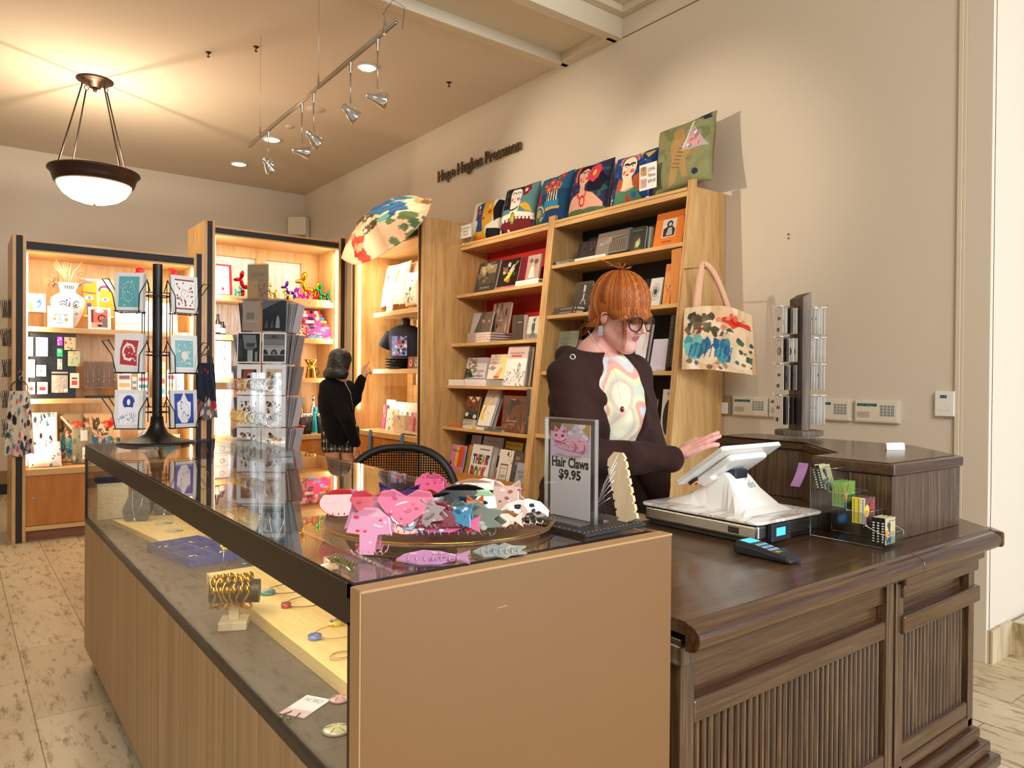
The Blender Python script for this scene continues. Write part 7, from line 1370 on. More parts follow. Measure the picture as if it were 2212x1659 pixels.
lathe_thing('water_bottle','turquoise metal water bottle with a silver cap','bottle',682,7.40,Z2d,BT,(plain('turquoise','#2098b4',.25,metal=.3)and 'turquoise'));lathe_thing('water_bottle','tall silver water bottle behind the turquoise one','bottle',678,7.5,Z2d,[(r,z*1.45)for r,z in BT],'silver');lathe_thing('water_bottle','copper-topped dark water bottle behind the left tumbler','bottle',651,7.52,Z2d,[(r,z*1.2)for r,z in BT],'copper');lathe_thing('water_bottle','navy water bottle at the edge of the card tower','bottle',636,7.46,Z2d,[(r,z*1.15)for r,z in BT],'dark_plastic');lathe_thing('water_bottle','bright blue bottle with a white tag beside the person in black','bottle',693,7.42,Z2d,[(r*.9,z*1.3)for r,z in BT],'turquoise')
# ================================================================ corner case
def onX3(lb,cat,px0,px1,py0,zb,dx,sh,base,name,lean=.1,t=.01,grp=None,mat='gloss_print',pyB=800):
 X=XF+dx;yc,w,zt=span(px0,px1,py0,pyB,X);o=card_mb(w,(zt-zb)/math.cos(lean),t,sh,base).build(name,mat);tag(o,lb,cat,grp);place(o,(X,yc,zb+.001+t*math.sin(lean)),HP,lean);return o
FOX=P_([(.3,.1),(.7,.1),(.75,.5),(.6,.7),(.4,.7),(.25,.5)],'#d9852c')+P_([(.4,.1),(.6,.1),(.6,.5),(.5,.6),(.4,.5)],'#f4ead8')+P_([(.34,.66),(.4,.95),(.5,.8),(.6,.95),(.66,.66)],'#d9852c')
yc,w,zt=span(828,868,570,640,XF+.35)
o=pillow('cream cushion reading Tokyo with a small fox on the upper shelf of the corner case',.50,.46,.12,[('mesh',[(a*1,b_)for a,b_ in q[1]],q[2],q[3])for q in T_('TOKYO',.2,.78,.09,'#3a3836',w=.34)]+sum([L_(p_,.02,'#3a3836')for p_ in([(.2,.68),(.32,.68)],[(.26,.72),(.26,.54)],[(.2,.63),(.32,.63)],[(.38,.7),(.38,.56)],[(.34,.66),(.46,.66)],[(.36,.58),(.46,.58)])],[])+[([(.52+.36*x,.42+.46*y)for x,y in q[0]],q[1])for q in FOX]+E_(.26,.44,.02,.02,'#b8323c')+sum([A_(.1+.13*i+.06*(j%2),.08+.07*j,.065,.06,0,180,.012,'#5a5650')for i in range(6)for j in range(4)],[]),'#f2e9d8','#e8dcc6',None,64)
place(o,(XF+.30,PX(848,620,XF+.3)[1],2.038+.08),HP,.18)
o=pillow('cream cushion with a peach red-starred fruit shape behind the Tokyo cushion',.42,.44,.12,P_([(.2,.9),(.8,.95),(.9,.6),(.6,.5),(.2,.6)],'#f0cdb0')+sum([E_(.4+.12*i,.7+.08*(i%2),.03,.03,'#c8403a')for i in range(4)],[]),'#f0e4d0','#e8dcc6',None,40);place(o,(XF+.44,PX(884,600,XF+.44)[1],2.038+.11),HP,.1)
o=pillow('small white rounded soft toy cushion with green and yellow painting',.24,.34,.1,E_(.3,.75,.04,.03,'#222')+E_(.6,.72,.04,.03,'#222')+blobs(12,['#5a8a4a','#e0b83a','#4aa0b0','#c8403a'],(.2,.1,.8,.5),(.04,.1),3),'#f4efe4','#e8e0d0',None,40);place(o,(XF+.20,PX(890,640,XF+.2)[1],2.038+.03),HP,.1)
onX3('small clear-boxed white label card on the upper shelf of the corner case','card',834,846,636,2.04,.16,R_(.3,.5,.7,.7,'#e0b0a8')+R_(.3,.2,.7,.3,'#d0a098'),'#f3eee6','label_card',pyB=670)
# dressed bust
yb_=PX(864,760,XF+.32)[1]+.01;t=thing('dressed_bust','grey headless bust wearing a dark t-shirt with a blue and red print','mannequin',(XF+.32,yb_,1.467),HP+.55);t.scale=(.88,.88,.825);t.location.x+=.07;t.location.z+=.003
b=MB();b.lathe([(.075,.50),(.06,.53),(.052,.57),(.055,.61),(.045,.625),(0,.63)],(0,0,0),24);b.build('neck','dark_plastic',t)
b=MB();ring=[]
SH=[(.0,.19,.10),(.1,.185,.105),(.22,.19,.11),(.34,.215,.115),(.43,.225,.11),(.49,.2,.09),(.525,.12,.075),(.54,.075,.065)]
for z,rx_,ry in SH:
 ring+=[(rx_*math.copysign(abs(math.cos(a))**.8,math.cos(a)),ry*math.copysign(abs(math.sin(a))**.8,math.sin(a)),z)for a in np.linspace(0,2*math.pi,33)[:-1]]
b.add(ring,[(j*32+i,j*32+(i+1)%32,(j+1)*32+(i+1)%32,(j+1)*32+i)for j in range(7)for i in range(32)],'#2c2f3a',sm=True)
paint(b,R_(0,0,1,1,'#8f9ad0')+blobs(40,['#b8424c','#2f4aa0','#e6a04a','#d9d2e0','#2a2438','#6a8ad0'],(0,0,1,1),(.05,.14),6),lambda u,v,d:(-.115+.2*u,-.118-d,.16+.24*v));b.build('t_shirt','cloth_print',t)
for s_ in(-1,1):
 b=MB();b.cyl((s_*.18,0,.44),(s_*.275,-.01,.27),.075,.085,18,'#2c2f3a');o=b.build('sleeve','cloth_print',t)
for i in range(4):
 yc=PX(858,790,XF+.17)[1];b=MB();
 def FS(u,v):return((u-.5)*.26,(v-.5)*.2,.012*(1-(2*v-1)**4)*(1-(2*u-1)**6))
 raster(b,blobs(3,['#cfcfcf'],(.2,.0,.6,.3),(.03,.06),i),FS,12,10,'#16151a');raster(b,[],lambda u,v:((u-.5)*.26,(v-.5)*.2,-.012*(1-(2*v-1)**4)),12,10,'#16151a',flip=True)
 o=b.build('folded_shirt','cloth_print');o.location=(XF+.20,yc,1.467+.014+.0275*i);o.rotation_euler=(0,0,HP+.02*i);tag(o,'folded black t-shirt, %s of the pile on the corner case shelf'%['lowest','second from bottom','third from bottom','topmost'][i],'t-shirt','folded black shirts')
for i,(a_,c_,cc,lb)in enumerate(((880,892,'#8a3a34','small dark red boxed card beside the folded shirts'),(893,903,'#5a6a6a','small grey-green boxed card beside the dark red one'))):
 onX3(lb,'boxed card',a_,c_,771,1.467,.15,E_(.5,.45,.25,.3,'#c9a890')+E_(.5,.5,.12,.2,'#5a3a34'),cc,'boxed_card')
zc3=.847
CB=[(823,830,874,'#b84a6a',.25,'pink magazine at the left of the corner case counter'),(829,848,864,'#dcd8e0',.28,'row of white-edged magazines on the corner case counter'),(846,902,870,'#e6e0d8',.24,'large pale book of small drawings at the back of the corner case counter'),(832,856,884,'#eddcc0',.14,'cream stationery pack tilted on a little wooden stand'),(849,873,897,'#e0cba8',.10,'cream patterned box in the middle of the corner case counter'),(878,889,900,'#d98a8a',.09,'pink card in the small wooden rack'),(887,903,892,'#e8a08c',.12,'orange-pink card in the small wooden rack')]
for i,(a_,c_,py0,base,dx,lb)in enumerate(CB):
 onX3(lb,'book' if i<3 else 'stationery',a_,c_,py0,zc3,dx,(sum([E_(.15+.2*k,.3+.3*j,.05,.08,'#6a6470')for k in range(5)for j in range(2)],[])if i==2 else sum([R_(.1+.16*k,0,.14+.16*k,1,'#8a8694')for k in range(5)],[])if i==1 else blobs(8,['#b8907a','#8a7a9a','#d8b49a','#6a8a7a'],(.1,.1,.9,.9),(.05,.12),i)),base,['magazine','magazine','book','stationery_pack','patterned_box','small_card','small_card'][i],lean=.12 if i!=4 else .02,t=.05 if i==4 else .012,pyB=910)
b=MB();y0,w,_=span(876,903,900,925,XF+.08);b.box(XF+.05,y0-w/2,zc3,XF+.17,y0+w/2,zc3+.012);b.box(XF+.05,y0-w/2,zc3,XF+.058,y0+w/2,zc3+.035);tag(b.build('card_rack','block_wood',world=True,bevel=.002),'small wooden card rack at the front right of the corner case counter','card rack')
for px,lb in((799,'light blue ribbon hanging over the left corner-case door'),(868,'light blue ribbon hanging over the right corner-case door')):
 y=PX(px,950,XF-.02)[1];b=MB();b.add([(XF-.014,y-.03,.86),(XF-.014,y+.03,.86),(XF-.018,y+.035,.80),(XF-.018,y-.02,.80),(XF-.022,y+.045,.66),(XF-.022,y-.012,.66)],[(0,1,2,3),(3,2,4,5)],'#5a7a9c');o=b.build('ribbon','cloth_print',world=True);s_=o.modifiers.new('t','SOLIDIFY');s_.thickness=.004;tag(o,lb,'ribbon','blue ribbons on the corner case doors')
 # ================================================================ open parasol lying on the corner case
fw_=Vector(_f);up_v=Vector(_u);rt_=Vector(_r)
ax=(-fw_*.50+(-rt_*.50+up_v*.70)*.86).normalized();R=rot_to(ax);U0=Vector(PD(817,471,6.50))-ax*.12
t=thing('printed_umbrella','peach umbrella with an ink landscape print lying open on top of the corner case','umbrella',tuple(U0));t.rotation_euler=(0,0,0)
b=MB();NS=48;L_U=landscape(9)
def FU(u,v):
 x,y=2*u-1,2*v-1;r=min(1.0,math.hypot(x,y));a=math.atan2(y,x);k=(a/(math.pi/4))%1;sc=1-.07*math.sin(math.pi*k);rr=.52*sc*r*(1-.05*r);p=R@Vector((rr*math.cos(a),rr*math.sin(a),.19*(1-r**2.0)-.02*math.sin(math.pi*k)*r));return tuple(p)
vs_=[];fs_=[];cs_=[]
U,V_=150,44
class _C(MB):pass
pc_=_C();grid=raster(pc_,L_U,lambda u,v:(u,v,0),149,149,'#e9bf98').reshape(150,150,3)
for j in range(V_+1):
 for i in range(U):
  a=2*math.pi*i/U;r=j/V_;vs_.append(FU(.5+.5*r*math.cos(a),.5+.5*r*math.sin(a)))
for j in range(V_):
 for i in range(U):
  a=2*math.pi*(i+.5)/U;fs_.append((j*U+i,(j+1)*U+i,(j+1)*U+(i+1)%U,j*U+(i+1)%U));cs_.append([tuple(grid[int((.5+.5*r*math.sin(a-2.4))*149),int((.5-.5*r*math.cos(a-2.4))*149)])for r,a in((j_/V_*.98,2*math.pi*i_/U)for j_,i_ in((j,i),(j+1,i),(j+1,i+1),(j,i+1)))])
b.add(vs_,fs_,cs_,0,True);o=b.build('canopy','cloth_print',t);s_=o.modifiers.new('t','SOLIDIFY');s_.thickness=.0015
b=MB();b.tube([tuple(R@Vector((0,0,.2))),tuple(R@Vector((0,0,-(U0.z-2.745)/ax.z)))],.006,8);b.build('shaft','steel',t)
for k in range(8):
 a=math.pi/4*k;b=MB();b.tube([tuple(R@Vector((.52*q*math.cos(a)*(1-.05*q),.52*q*math.sin(a)*(1-.05*q),.185*(1-q*q)-.006)))for q in np.linspace(.02,1,8)],.0022,5);b.build('rib','steel',t)
 # ================================================================ inside the jewellery counter (deck top at z .705)
DK=.7055
def slab(lb,pts,z0,z1,mat,name,cat,grp=None):
 b=MB();b.prism(pts,z0,z1);return tag(b.build(name,mat,world=True,bevel=.001),lb,cat,grp)
slab('pale pine display board at the far end inside the glass counter',[(.575,3.70),(.79,2.93),(1.14,2.96),(1.14,3.70)][::-1]if 0 else[(.575,3.70),(.65,3.12),(1.15,3.12),(1.15,3.70)],DK,DK+.022,'pine_y','display_board','wood board','pine boards inside the glass counter')
slab('pale pine display board at the near end inside the glass counter',[(.655,1.40),(.97,1.40),(.97,2.47),(.655,2.47)],DK,DK+.035,'pine_y','display_board','wood board','pine boards inside the glass counter')
def bust(lb,x,y,rz,s,mat):
 t=thing('necklace_bust',lb,'jewellery stand',(x,y,DK),rz);b=MB()
 P0=[(-.05,.25),(.05,.25),(.075,.19),(.095,.12),(.08,.05),(.03,.005),(0,0),(-.03,.005),(-.08,.05),(-.095,.12),(-.075,.19)]
 def G(x_,z_,o):return(x_*s,(-.05+.28*z_-.6*x_*x_*4+o)*s,z_*s)
 n=len(P0);vs_=[G(x_,z_,0)for x_,z_ in P0]+[G(0,.12,-.012)]+[G(x_,z_,.02)for x_,z_ in P0]
 b.add(vs_,[(i,(i+1)%n,n)for i in range(n)]+[(i,n+1+i,n+1+(i+1)%n,(i+1)%n)for i in range(n)]+[tuple(range(2*n,n,-1))],sm=False);b.build('bust',mat,t)
 b=MB();b.tube([G(-.04,.24,-.008),G(-.03,.15,-.02),G(0,.06,-.03),G(.03,.15,-.02),G(.04,.24,-.008)],.0018*s,5);b.ell(G(0,.05,-.034),(.012*s,.004,.014*s),n=12);b.build('necklace','silver',t);return t
bust('grey velvet neck stand with a silver oval pendant at the far end of the counter',.665,3.62,-.55,.62,'grey_velvet');bust('black curved neck stand at the far corner of the counter',.76,3.87,-1.1,.66,'black_plastic');bust('second grey neck stand with silver chains behind the pendant one',.80,3.70,-.5,.55,'grey_velvet');bust('tall grey neck stand with a long silver pendant seen under the clear bangle stand',.98,2.72,-.6,.8,'grey_velvet')
# folded blue cloth
b=MB()
for k in range(3):b.prism(rrect(.53,3.85,.67,3.945,.03),DK+.17+.012*k,DK+.181+.012*k)
o=b.build('folded_denim','denim',world=True,bevel=.003);tag(o,'small folded blue cloth on a block at the far corner of the counter','cloth');o['kind']='thing'
b=MB();b.box(.535,3.855,DK,.665,3.94,DK+.168);tag(b.build('display_block','block_wood',world=True),'pale display block under the folded blue cloth','display block')
# compartment box
p=[PZ(335,1186,DK+.03),PZ(482,1187,DK+.03)];t=thing('compartment_box','blue plastic box with six compartments of small silver jewellery','storage box',(.725,2.90,DK),math.radians(-78))
b=MB();W_,D_,H_=.34,.20,.034
b.box(-W_/2,-D_/2,0,W_/2,D_/2,.003)
for x in np.linspace(-W_/2,W_/2,4):b.box(x-.0015,-D_/2,0,x+.0015,D_/2,H_)
for y in(-D_/2,0,D_/2):b.box(-W_/2,y-.0015,0,W_/2,y+.0015,H_-.001)
plain('blue_plastic','#44589c',.3,var=.05);b.build('box','blue_plastic',t)
b=MB()
for x in(-.113,0,.113):
 for y in(-.05,.05):b.box(x-.05,y-.045,.0032,x+.05,y+.045,.0045)
b.build('lining','black_plastic',t)
rd=random.Random(5)
for i,x in enumerate((-.113,0,.113)):
 for j,y in enumerate((-.05,.05)):
  b=MB()
  for k in range(7):a=rd.uniform(0,3.1);cx,cy=x+rd.uniform(-.018,.018),y+rd.uniform(-.012,.012);l=rd.uniform(.012,.026);b.tube([(cx-l*math.cos(a),cy-l*math.sin(a),.008+.002*k),(cx,cy,.014+.002*k),(cx+l*math.cos(a),cy+l*math.sin(a),.009+.002*k)],.0022,5)
  o=b.build('silver_brooch','silver');o.location=t.location;o.rotation_euler=t.rotation_euler;tag(o,'small silver piece in the %s compartment of the blue box, %s row'%(['left','middle','right'][i],['near','far'][j]),'jewellery','silver pieces in the blue box')
def disc(lb,px,py,r,h,c1,c2,z=DK+.0355,cord='#2a2724',grp='round pendants on the near pine board'):
 p=PZ(px,py,z);t=thing('pendant_necklace',lb,'necklace',(p[0],p[1],z),0,grp);b=MB();b.lathe([(0,0),(r*.95,0),(r,h*.3),(r*.97,h),(0,h*1.05)],(0,0,0),24,c1);b.add([(r*math.cos(a)*.93,r*math.sin(a)*.93,h*1.06)for a in np.linspace(.5,.5+math.pi,12)],[tuple(range(12))],c2);b.build('pendant','gloss_print',t)
 b=MB();b.tube([(.0+.075*(1-math.cos(a)),.05*math.sin(a),.006)for a in np.linspace(.0,2*math.pi,25)[:-1]],.0012,5,cord,closed=True);b.build('cord','print',t)
disc('green and silver oval pendant necklace at the far end of the near pine board',578,1283,.022,.009,'#2f7d6a','#b8b8bc');disc('red and grey square pendant necklace in the middle of the near pine board',618,1312,.014,.012,'#a8342c','#5a5a60');disc('pale blue round pendant necklace near the middle of the pine board',680,1380,.017,.010,'#6f86c4','#54659c',cord='#b08a58');disc('yellow and blue-grey round pendant at the right of the pine board',725,1350,.018,.010,'#d9c83a','#5a6470',cord='#c0925a');disc('small teal flower pendant on the deck beyond the near board',530,1218,.010,.004,'#5ab0c8','#2f6a7a',z=DK+.001,grp=None)
for px,py,lb,z in((738,1420,'coil of pale cord with a white tag at the near end of the pine board',DK+.0355),(350,1132,'silver ring set with blue stones on the far pine board',DK+.0225),(372,1148,'silver and green leaf brooch on the edge of the far pine board',DK+.0225)):
 p=PZ(px,py,z);b=MB();c='#c9a070' if px==738 else '#b8bcc0'
 for k in range(2):b.tube([(.028*math.cos(a)*(1-.2*k),.02*math.sin(a),.004+.003*k)for a in np.linspace(0,6.28,17)[:-1]],.0012,5,c,closed=True)
 b.box(.01,-.012,.001,.04,-.004,.004,'#eeeae2' if px==738 else('#3a5ac0' if px==350 else '#5a8a5c'));o=b.build('small_jewellery','gloss_print');o.location=(p[0],p[1],z);tag(o,lb,'jewellery')
 # bracelet stand
p=PZ(505,1362,DK);t=thing('bracelet_stand','pale T-shaped stand with a bunch of gold bracelets on a dark cushion','jewellery stand',(p[0]+.01,p[1]+.03,DK),math.radians(-25));br=t
b=MB();b.box(-.036,-.036,0,.036,.036,.022);b.box(-.013,-.013,.022,.013,.013,.075);b.build('base','block_wood',t,bevel=.002)
b=MB();b.cyl((-.06,0,.098),(.065,0,.094),.031,n=24);b.build('cushion','dark_leather',t,bevel=.004)
for k in range(6):
 b=MB();x=-.05+.017*k;rr=.040+.002*(k%3);b.tube([(x+.008*math.sin(3*a+k),rr*math.sin(a),.094+rr*math.cos(a))for a in np.linspace(0,6.28,33)[:-1]],.0035,6,closed=True)
 for q in range(5):a=.6*q-1.2;b.ell((x+.004,rr*math.sin(a)-.0,.094+rr*math.cos(a)),(.008,.010,.010),n=8)
 o=b.build('bracelet','gold');o.location=t.location;o.rotation_euler=t.rotation_euler;tag(o,'ornate gold bracelet on the dark cushion, %s'%['at its far end','second from the far end','third from the far end','fourth from the far end','fifth from the far end','at its near end'][k],'bracelet','gold bracelets on the T-shaped stand')
 # yellow flower pin in a block, hairpins, cards and shells
p=PZ(480,1240,DK);t=thing('flower_pin','yellow flower hat pin standing behind the bracelets','hair pin',(p[0],p[1],DK));b=MB();b.tube([(0,0,0),(.006,0,.085)],.0012,5);b.build('pin','silver',t);b=MB()
for k in range(6):a=k*1.05;b.ell((.007+.009*math.cos(a),.006*math.sin(a),.095+.009*math.sin(a)),.006,'#e6d23a',n=7)
b.build('flower','gloss_print',t)
p=PZ(490,1225,DK);b=MB();b.tube([(-.04,.0,.002),(.05,.012,.002),(.056,.016,.002),(.05,.02,.002),(-.035,.012,.002)],.0014,5);o=b.build('hair_pin','silver');o.location=(p[0],p[1],DK);o.rotation_euler=(0,0,.9);tag(o,'thin silver hairpin lying on the dark deck near the blue box','hair pin')
p=PZ(660,1527,DK);o=None;b=MB();b.box(-.045,-.03,0,.045,.03,.0012,'#e9edf0');b.quad((-.045,-.03,.0013),(-.015,-.03,.0013),(-.02,.03,.0013),(-.045,.03,.0013),'#e3c4c0');P,F,w_=glyphs('OBLIN',0);b.add([(.035-y*.022,-.022+x*.042/w_,.0014)for x,y in P],F,'#8a9298')
for s_ in(-1,1):b.tube([(-.03,.01*s_,.002),(-.055,.016*s_,.004),(-.062,.008*s_,.004)],.0012,5,'#3a3430');b.ell((-.064,.008*s_,.005),(.006,.005,.003),'#4a4644',n=8)
o=b.build('earring_card','gloss_print');o.location=(p[0],p[1],DK+.0005);o.rotation_euler=(0,0,.55);tag(o,'white earring card with dark hook earrings at the near end of the deck','earring card')
for px,py,c,lb,r in((733,1512,'#c99a9c','pink ridged shell piece at the right of the white earring card',.022),(727,1578,'#cfc79a','cream sand-dollar disc at the near end of the deck',.028)):
 p=PZ(px,py,DK);b=MB();b.lathe([(0,.008),(r*.4,.007),(r*.8,.004),(r,.001),(0,0)],(0,0,0),24,c)
 for k in range(5):a=1.257*k;b.tube([(.3*r*math.cos(a),.3*r*math.sin(a),.008),(.8*r*math.cos(a),.8*r*math.sin(a),.0048)],.0006,4,'#6a6048')
 o=b.build('shell_disc','gloss_print');o.location=(p[0],p[1],DK+.0005);tag(o,lb,'shell')
t=thing('wooden_block_stand','small wooden cube holding a thin steel rod under the hair claws','jewellery stand',tuple(PZ(715,1228,DK+.1)[:2])+(DK,));b=MB();b.box(-.017,-.017,.10,.017,.017,.134);b.box(-.02,-.02,0,.02,.02,.012);b.cyl((0,0,.012),(0,0,.1),.004,n=8);b.build('block','block_wood',t,bevel=.001);b=MB();b.cyl((0,0,.134),(0,0,.19),.0016,n=6);b.build('rod','steel',t)
b=MB()
for x in(.86,.867,1.0,1.007):b.box(x,1.08,DK+.0002,x+.0015,1.40,DK+.002)
tag(b.build('glass_shelf_edges','steel',world=True),'thin bright runners on the deck at the near end of the counter','runner',None,'thing')
# ================================================================ people: bodies grown as one smooth skin around limbs
def _cap(P,a,b,ra,rb):
 a=np.array(a,float);d=np.array(b,float)-a;L=d@d;t=np.clip(sum((P[k]-a[k])*d[k]for k in range(3))/L,0,1)
 return np.sqrt(sum((P[k]-a[k]-t*d[k])**2 for k in range(3)))-(ra+(rb-ra)*t)
def _ell(P,c,r,R=None):
 q=[P[k]-c[k]for k in range(3)]
 if R is not None:q=[sum(R[j][k]*q[j]for j in range(3))for k in range(3)]
 k0=np.sqrt(sum((q[k]/r[k])**2 for k in range(3)));k1=np.sqrt(sum((q[k]/r[k]**2)**2 for k in range(3)))+1e-9
 return k0*(k0-1)/k1
def skin_mesh(prims,lo,hi,h,warp=None):
 ax=[np.arange(lo[k],hi[k]+h,h,dtype=np.float32)for k in range(3)];D=np.full([len(a)for a in ax],.08,np.float32)
 for p in prims:
  kd,k=p[0],p[-1]
  if kd=='c':a,b,ra,rb=p[1:5];l=np.minimum(a,b)-max(ra,rb);u=np.maximum(a,b)+max(ra,rb)
  else :c,r=p[1],p[2];m=max(r)if p[3]is not None else 0;l=np.array(c)-(m or np.array(r));u=np.array(c)+(m or np.array(r))
  sl=[]
  for i in range(3):
   i0=max(0,int((l[i]-.05-k-lo[i])/h));i1=min(len(ax[i]),int((u[i]+.05+k-lo[i])/h)+2);sl.append(slice(i0,max(i0,i1)))
  sl=tuple(sl)
  if min(s.stop-s.start for s in sl)<=0:continue
  P=np.meshgrid(*[ax[i][sl[i]]for i in range(3)],indexing='ij',sparse=True)
  d=_cap(P,a,b,ra,rb)if kd=='c' else _ell(P,c,r,p[3]);E=D[sl]
  if kd=='-':q=np.clip(.5-.5*(E+d)/k,0,1);D[sl]=E*(1-q)-d*q+k*q*(1-q)
  else :q=np.clip(.5+.5*(d-E)/k,0,1);D[sl]=d*(1-q)+E*q-k*q*(1-q)
 if warp:
  P=np.meshgrid(*ax,indexing='ij',sparse=True);D+=warp(*P)
 S=D<0;n=np.array(D.shape);c=sum(S[i:n[0]-1+i,j:n[1]-1+j,k:n[2]-1+k].astype(np.int8)for i in(0,1)for j in(0,1)for k in(0,1))
 act=(c>0)&(c<8);idx=np.full(act.shape,-1,np.int64);A=np.argwhere(act);idx[tuple(A.T)]=np.arange(len(A))
 sm=np.zeros((len(A),3));cnt=np.zeros(len(A))
 cor=[(i,j,k)for i in(0,1)for j in(0,1)for k in(0,1)]
 for p in cor:
  for q in range(3):
   if p[q]:continue
   e=list(p);e[q]=1;d0=D[tuple((A+p).T)];d1=D[tuple((A+e).T)];m=(d0<0)!=(d1<0);t=d0[m]/(d0[m]-d1[m]);w=np.tile(np.array(p,float),(m.sum(),1));w[:,q]=t;sm[m]+=w;cnt[m]+=1
 V=np.array(lo)+h*(A+sm/cnt[:,None]);F=[]
 for q in range(3):
  a,b=[(1,2),(2,0),(0,1)][q];s0=[slice(None)]*3;s1=[slice(None)]*3;s0[q]=slice(0,-1);s1[q]=slice(1,None)
  X=S[tuple(s0)]!=S[tuple(s1)];I=np.argwhere(X);I=I[(I[:,a]>0)&(I[:,b]>0)&(I[:,a]<n[a]-1)&(I[:,b]<n[b]-1)]
  def g(da,db):J=I.copy();J[:,a]-=da;J[:,b]-=db;return idx[tuple(J.T)]
  Q=np.stack([g(1,1),g(0,1),g(0,0),g(1,0)],1);fl=S[tuple(I.T)];Q[~fl]=Q[~fl][:,::-1];F.append(Q[(Q>=0).all(1)])
 return V,np.concatenate(F)
def skin_obj(name,mat,parent,V,F,colf=None):
 b=MB();cs=None
 if colf is not None:cs=list(colf(V)[F])
 b.add([tuple(v)for v in V.tolist()],[tuple(f)for f in F.tolist()],cs,0,True);return b.build(name,mat,parent,world=True)
v3=lambda *a:np.array(a,float)
# ---------------------------------------------------------------- cashier
PP=lambda px,py,d:PD(px,py,d*1.05)
HC=v3(*PP(1341,680,2.62));HR=np.array((Matrix.Rotation(math.radians(4),3,'Z')@Matrix.Rotation(math.radians(-4),3,'Y')@Matrix.Rotation(math.radians(20),3,'X')))
hp=lambda x,y,z:HC+HR@v3(x,y,z)*1.09
SHD={-1:v3(*PP(1228,812,2.58)),1:v3(*PP(1368,806,2.74))}
CHS=v3(*PP(1300,880,2.66));PEL=v3(*PP(1262,1085,2.72))
ELB={-1:v3(*PP(1250,985,2.46)),1:v3(*PP(1405,985,2.74))};WR={-1:v3(*PP(1452,992,2.44)),1:v3(*PP(1420,1066,2.76))}
NB=v3(*PP(1283,772,2.68))
person=thing('person','person with copper fringe and glasses in a brown hoodie, tapping the white till','person',(float(CHS[0]),float(CHS[1])+.05,0))
S_=1.09
hd=[('e',hp(0,.014,.038),v3(.076,.096,.096)*S_,HR,.01),('e',hp(0,-.026,-.028),v3(.057,.066,.082)*S_,HR,.03),('e',hp(0,-.068,-.098),v3(.023,.021,.018)*S_,HR,.03),('c',hp(-.046,.0,-.06),hp(-.012,-.060,-.097),.019,.015,.03),('c',hp(.046,.0,-.06),hp(.012,-.060,-.097),.019,.015,.03)]
for s in(-1,1):
 hd+=[('e',hp(s*.035,-.06,-.034),v3(.022,.02,.022),HR,.02),('c',hp(s*.012,-.084,.026),hp(s*.044,-.072,.024),.009,.007,.015),('-',hp(s*.031,-.098,.004),v3(.017,.012,.010),HR,.010),('e',hp(s*.030,-.074,.003),v3(.0135,.0125,.0125),HR,.003),('e',hp(s*.0775,.006,-.008),v3(.007,.017,.029),HR,.006),('-',hp(s*.086,.003,-.004),v3(.005,.009,.016),HR,.004),('e',hp(s*.011,-.099,-.032),v3(.0075,.009,.0065),HR,.005)]
hd+=[('c',hp(0,-.086,.014),hp(0,-.114,-.026),.0068,.0092,.012),('e',hp(0,-.085,-.052),v3(.018,.006,.004),HR,.006),('e',hp(0,-.083,-.060),v3(.0155,.007,.0048),HR,.006),('-',hp(0,-.0945,-.0562),v3(.02,.006,.0012),HR,.002)]
hd+=[('c',hp(0,.042,-.062),NB,.042,.05,.010),('c',NB,CHS+v3(0,0,.1),.07,.1,.05),('c',SHD[-1]*.8+NB*.2,SHD[1]*.8+NB*.2,.045,.045,.05),('e',CHS,v3(.14,.10,.2),None,.06),('c',CHS,PEL,.12,.12,.05)]
for s in(-1,1):hd+=[('c',SHD[s],ELB[s],.045,.036,.03),('c',ELB[s],WR[s],.036,.024,.02)]
def hand(W,fwd,side,up,fing,k=.006):
 """palm and five bent fingers; side points to the thumb"""
 L=[];f,s,u=[np.array(q,float)/np.linalg.norm(q)for q in(fwd,side,up)];g=lambda a,b,c:W+f*a+s*b+u*c
 L+=[('c',g(0,0,0),g(.03,.004,0),.023,.02,.015)]
 for i,b in enumerate((.026,.009,-.009,-.026)):
  L+=[('c',g(.02,b*.7,0),g(.078-.004*abs(i-1),b,.002),.013,.0105,.008)];ln_,bd=fing[i];p=g(.078-.004*abs(i-1),b,.002);a=bd[0]
  for j,(q,r)in enumerate(((.42,.0092),(.32,.0084),(.26,.0076))):
   d=f*math.cos(a)-u*math.sin(a)+s*(.10*(1.5-i));e=p+d*ln_*q;L.append(('c',p,e,r+.0006,r,.0035));p=e;a+=bd[1]
  L.append(('e',p,v3(.0072,.0072,.0072),None,.003))
 p=g(.018,.022,-.004)
 for l,r,dv in((.034,.0135,(.7,.75,-.25)),(.03,.0105,(.9,.45,-.2)),(.024,.0092,(1,.2,-.15))):
  dv=np.array(dv)/np.linalg.norm(dv);e=p+(f*dv[0]+s*dv[1]+u*dv[2])*l;L.append(('c',p,e,r+.001,r,.005));p=e
 return L
TIP=v3(*PP(1540,944,2.44));fw=TIP-WR[-1];fw/=np.linalg.norm(fw);upv=v3(-.15,-.35,.93);upv-=fw*(upv@fw);upv/=np.linalg.norm(upv);sdv=np.cross(upv,fw)
if sdv@v3(.6,.6,0)<0:pass
hd+=hand(WR[-1]+fw*.03,fw,sdv,upv,[(.075,(.35,.25)),(.08,(.02,.06)),(.078,(-.04,.08)),(.062,(.05,.2))]);NAILS=[]
f2=v3(0,-.25,-.9);f2/=np.linalg.norm(f2);hd+=hand(WR[1]+f2*.03,f2,v3(1,0,0),np.cross(v3(1,0,0),f2),[(.07,(.3,.2))]*4)
P_all=np.array([p[1]for p in hd]);lo=v3(1.50,1.50,.88);hi=v3(2.55,2.40,1.86)
V,F=skin_mesh(hd,lo,hi,.0042)
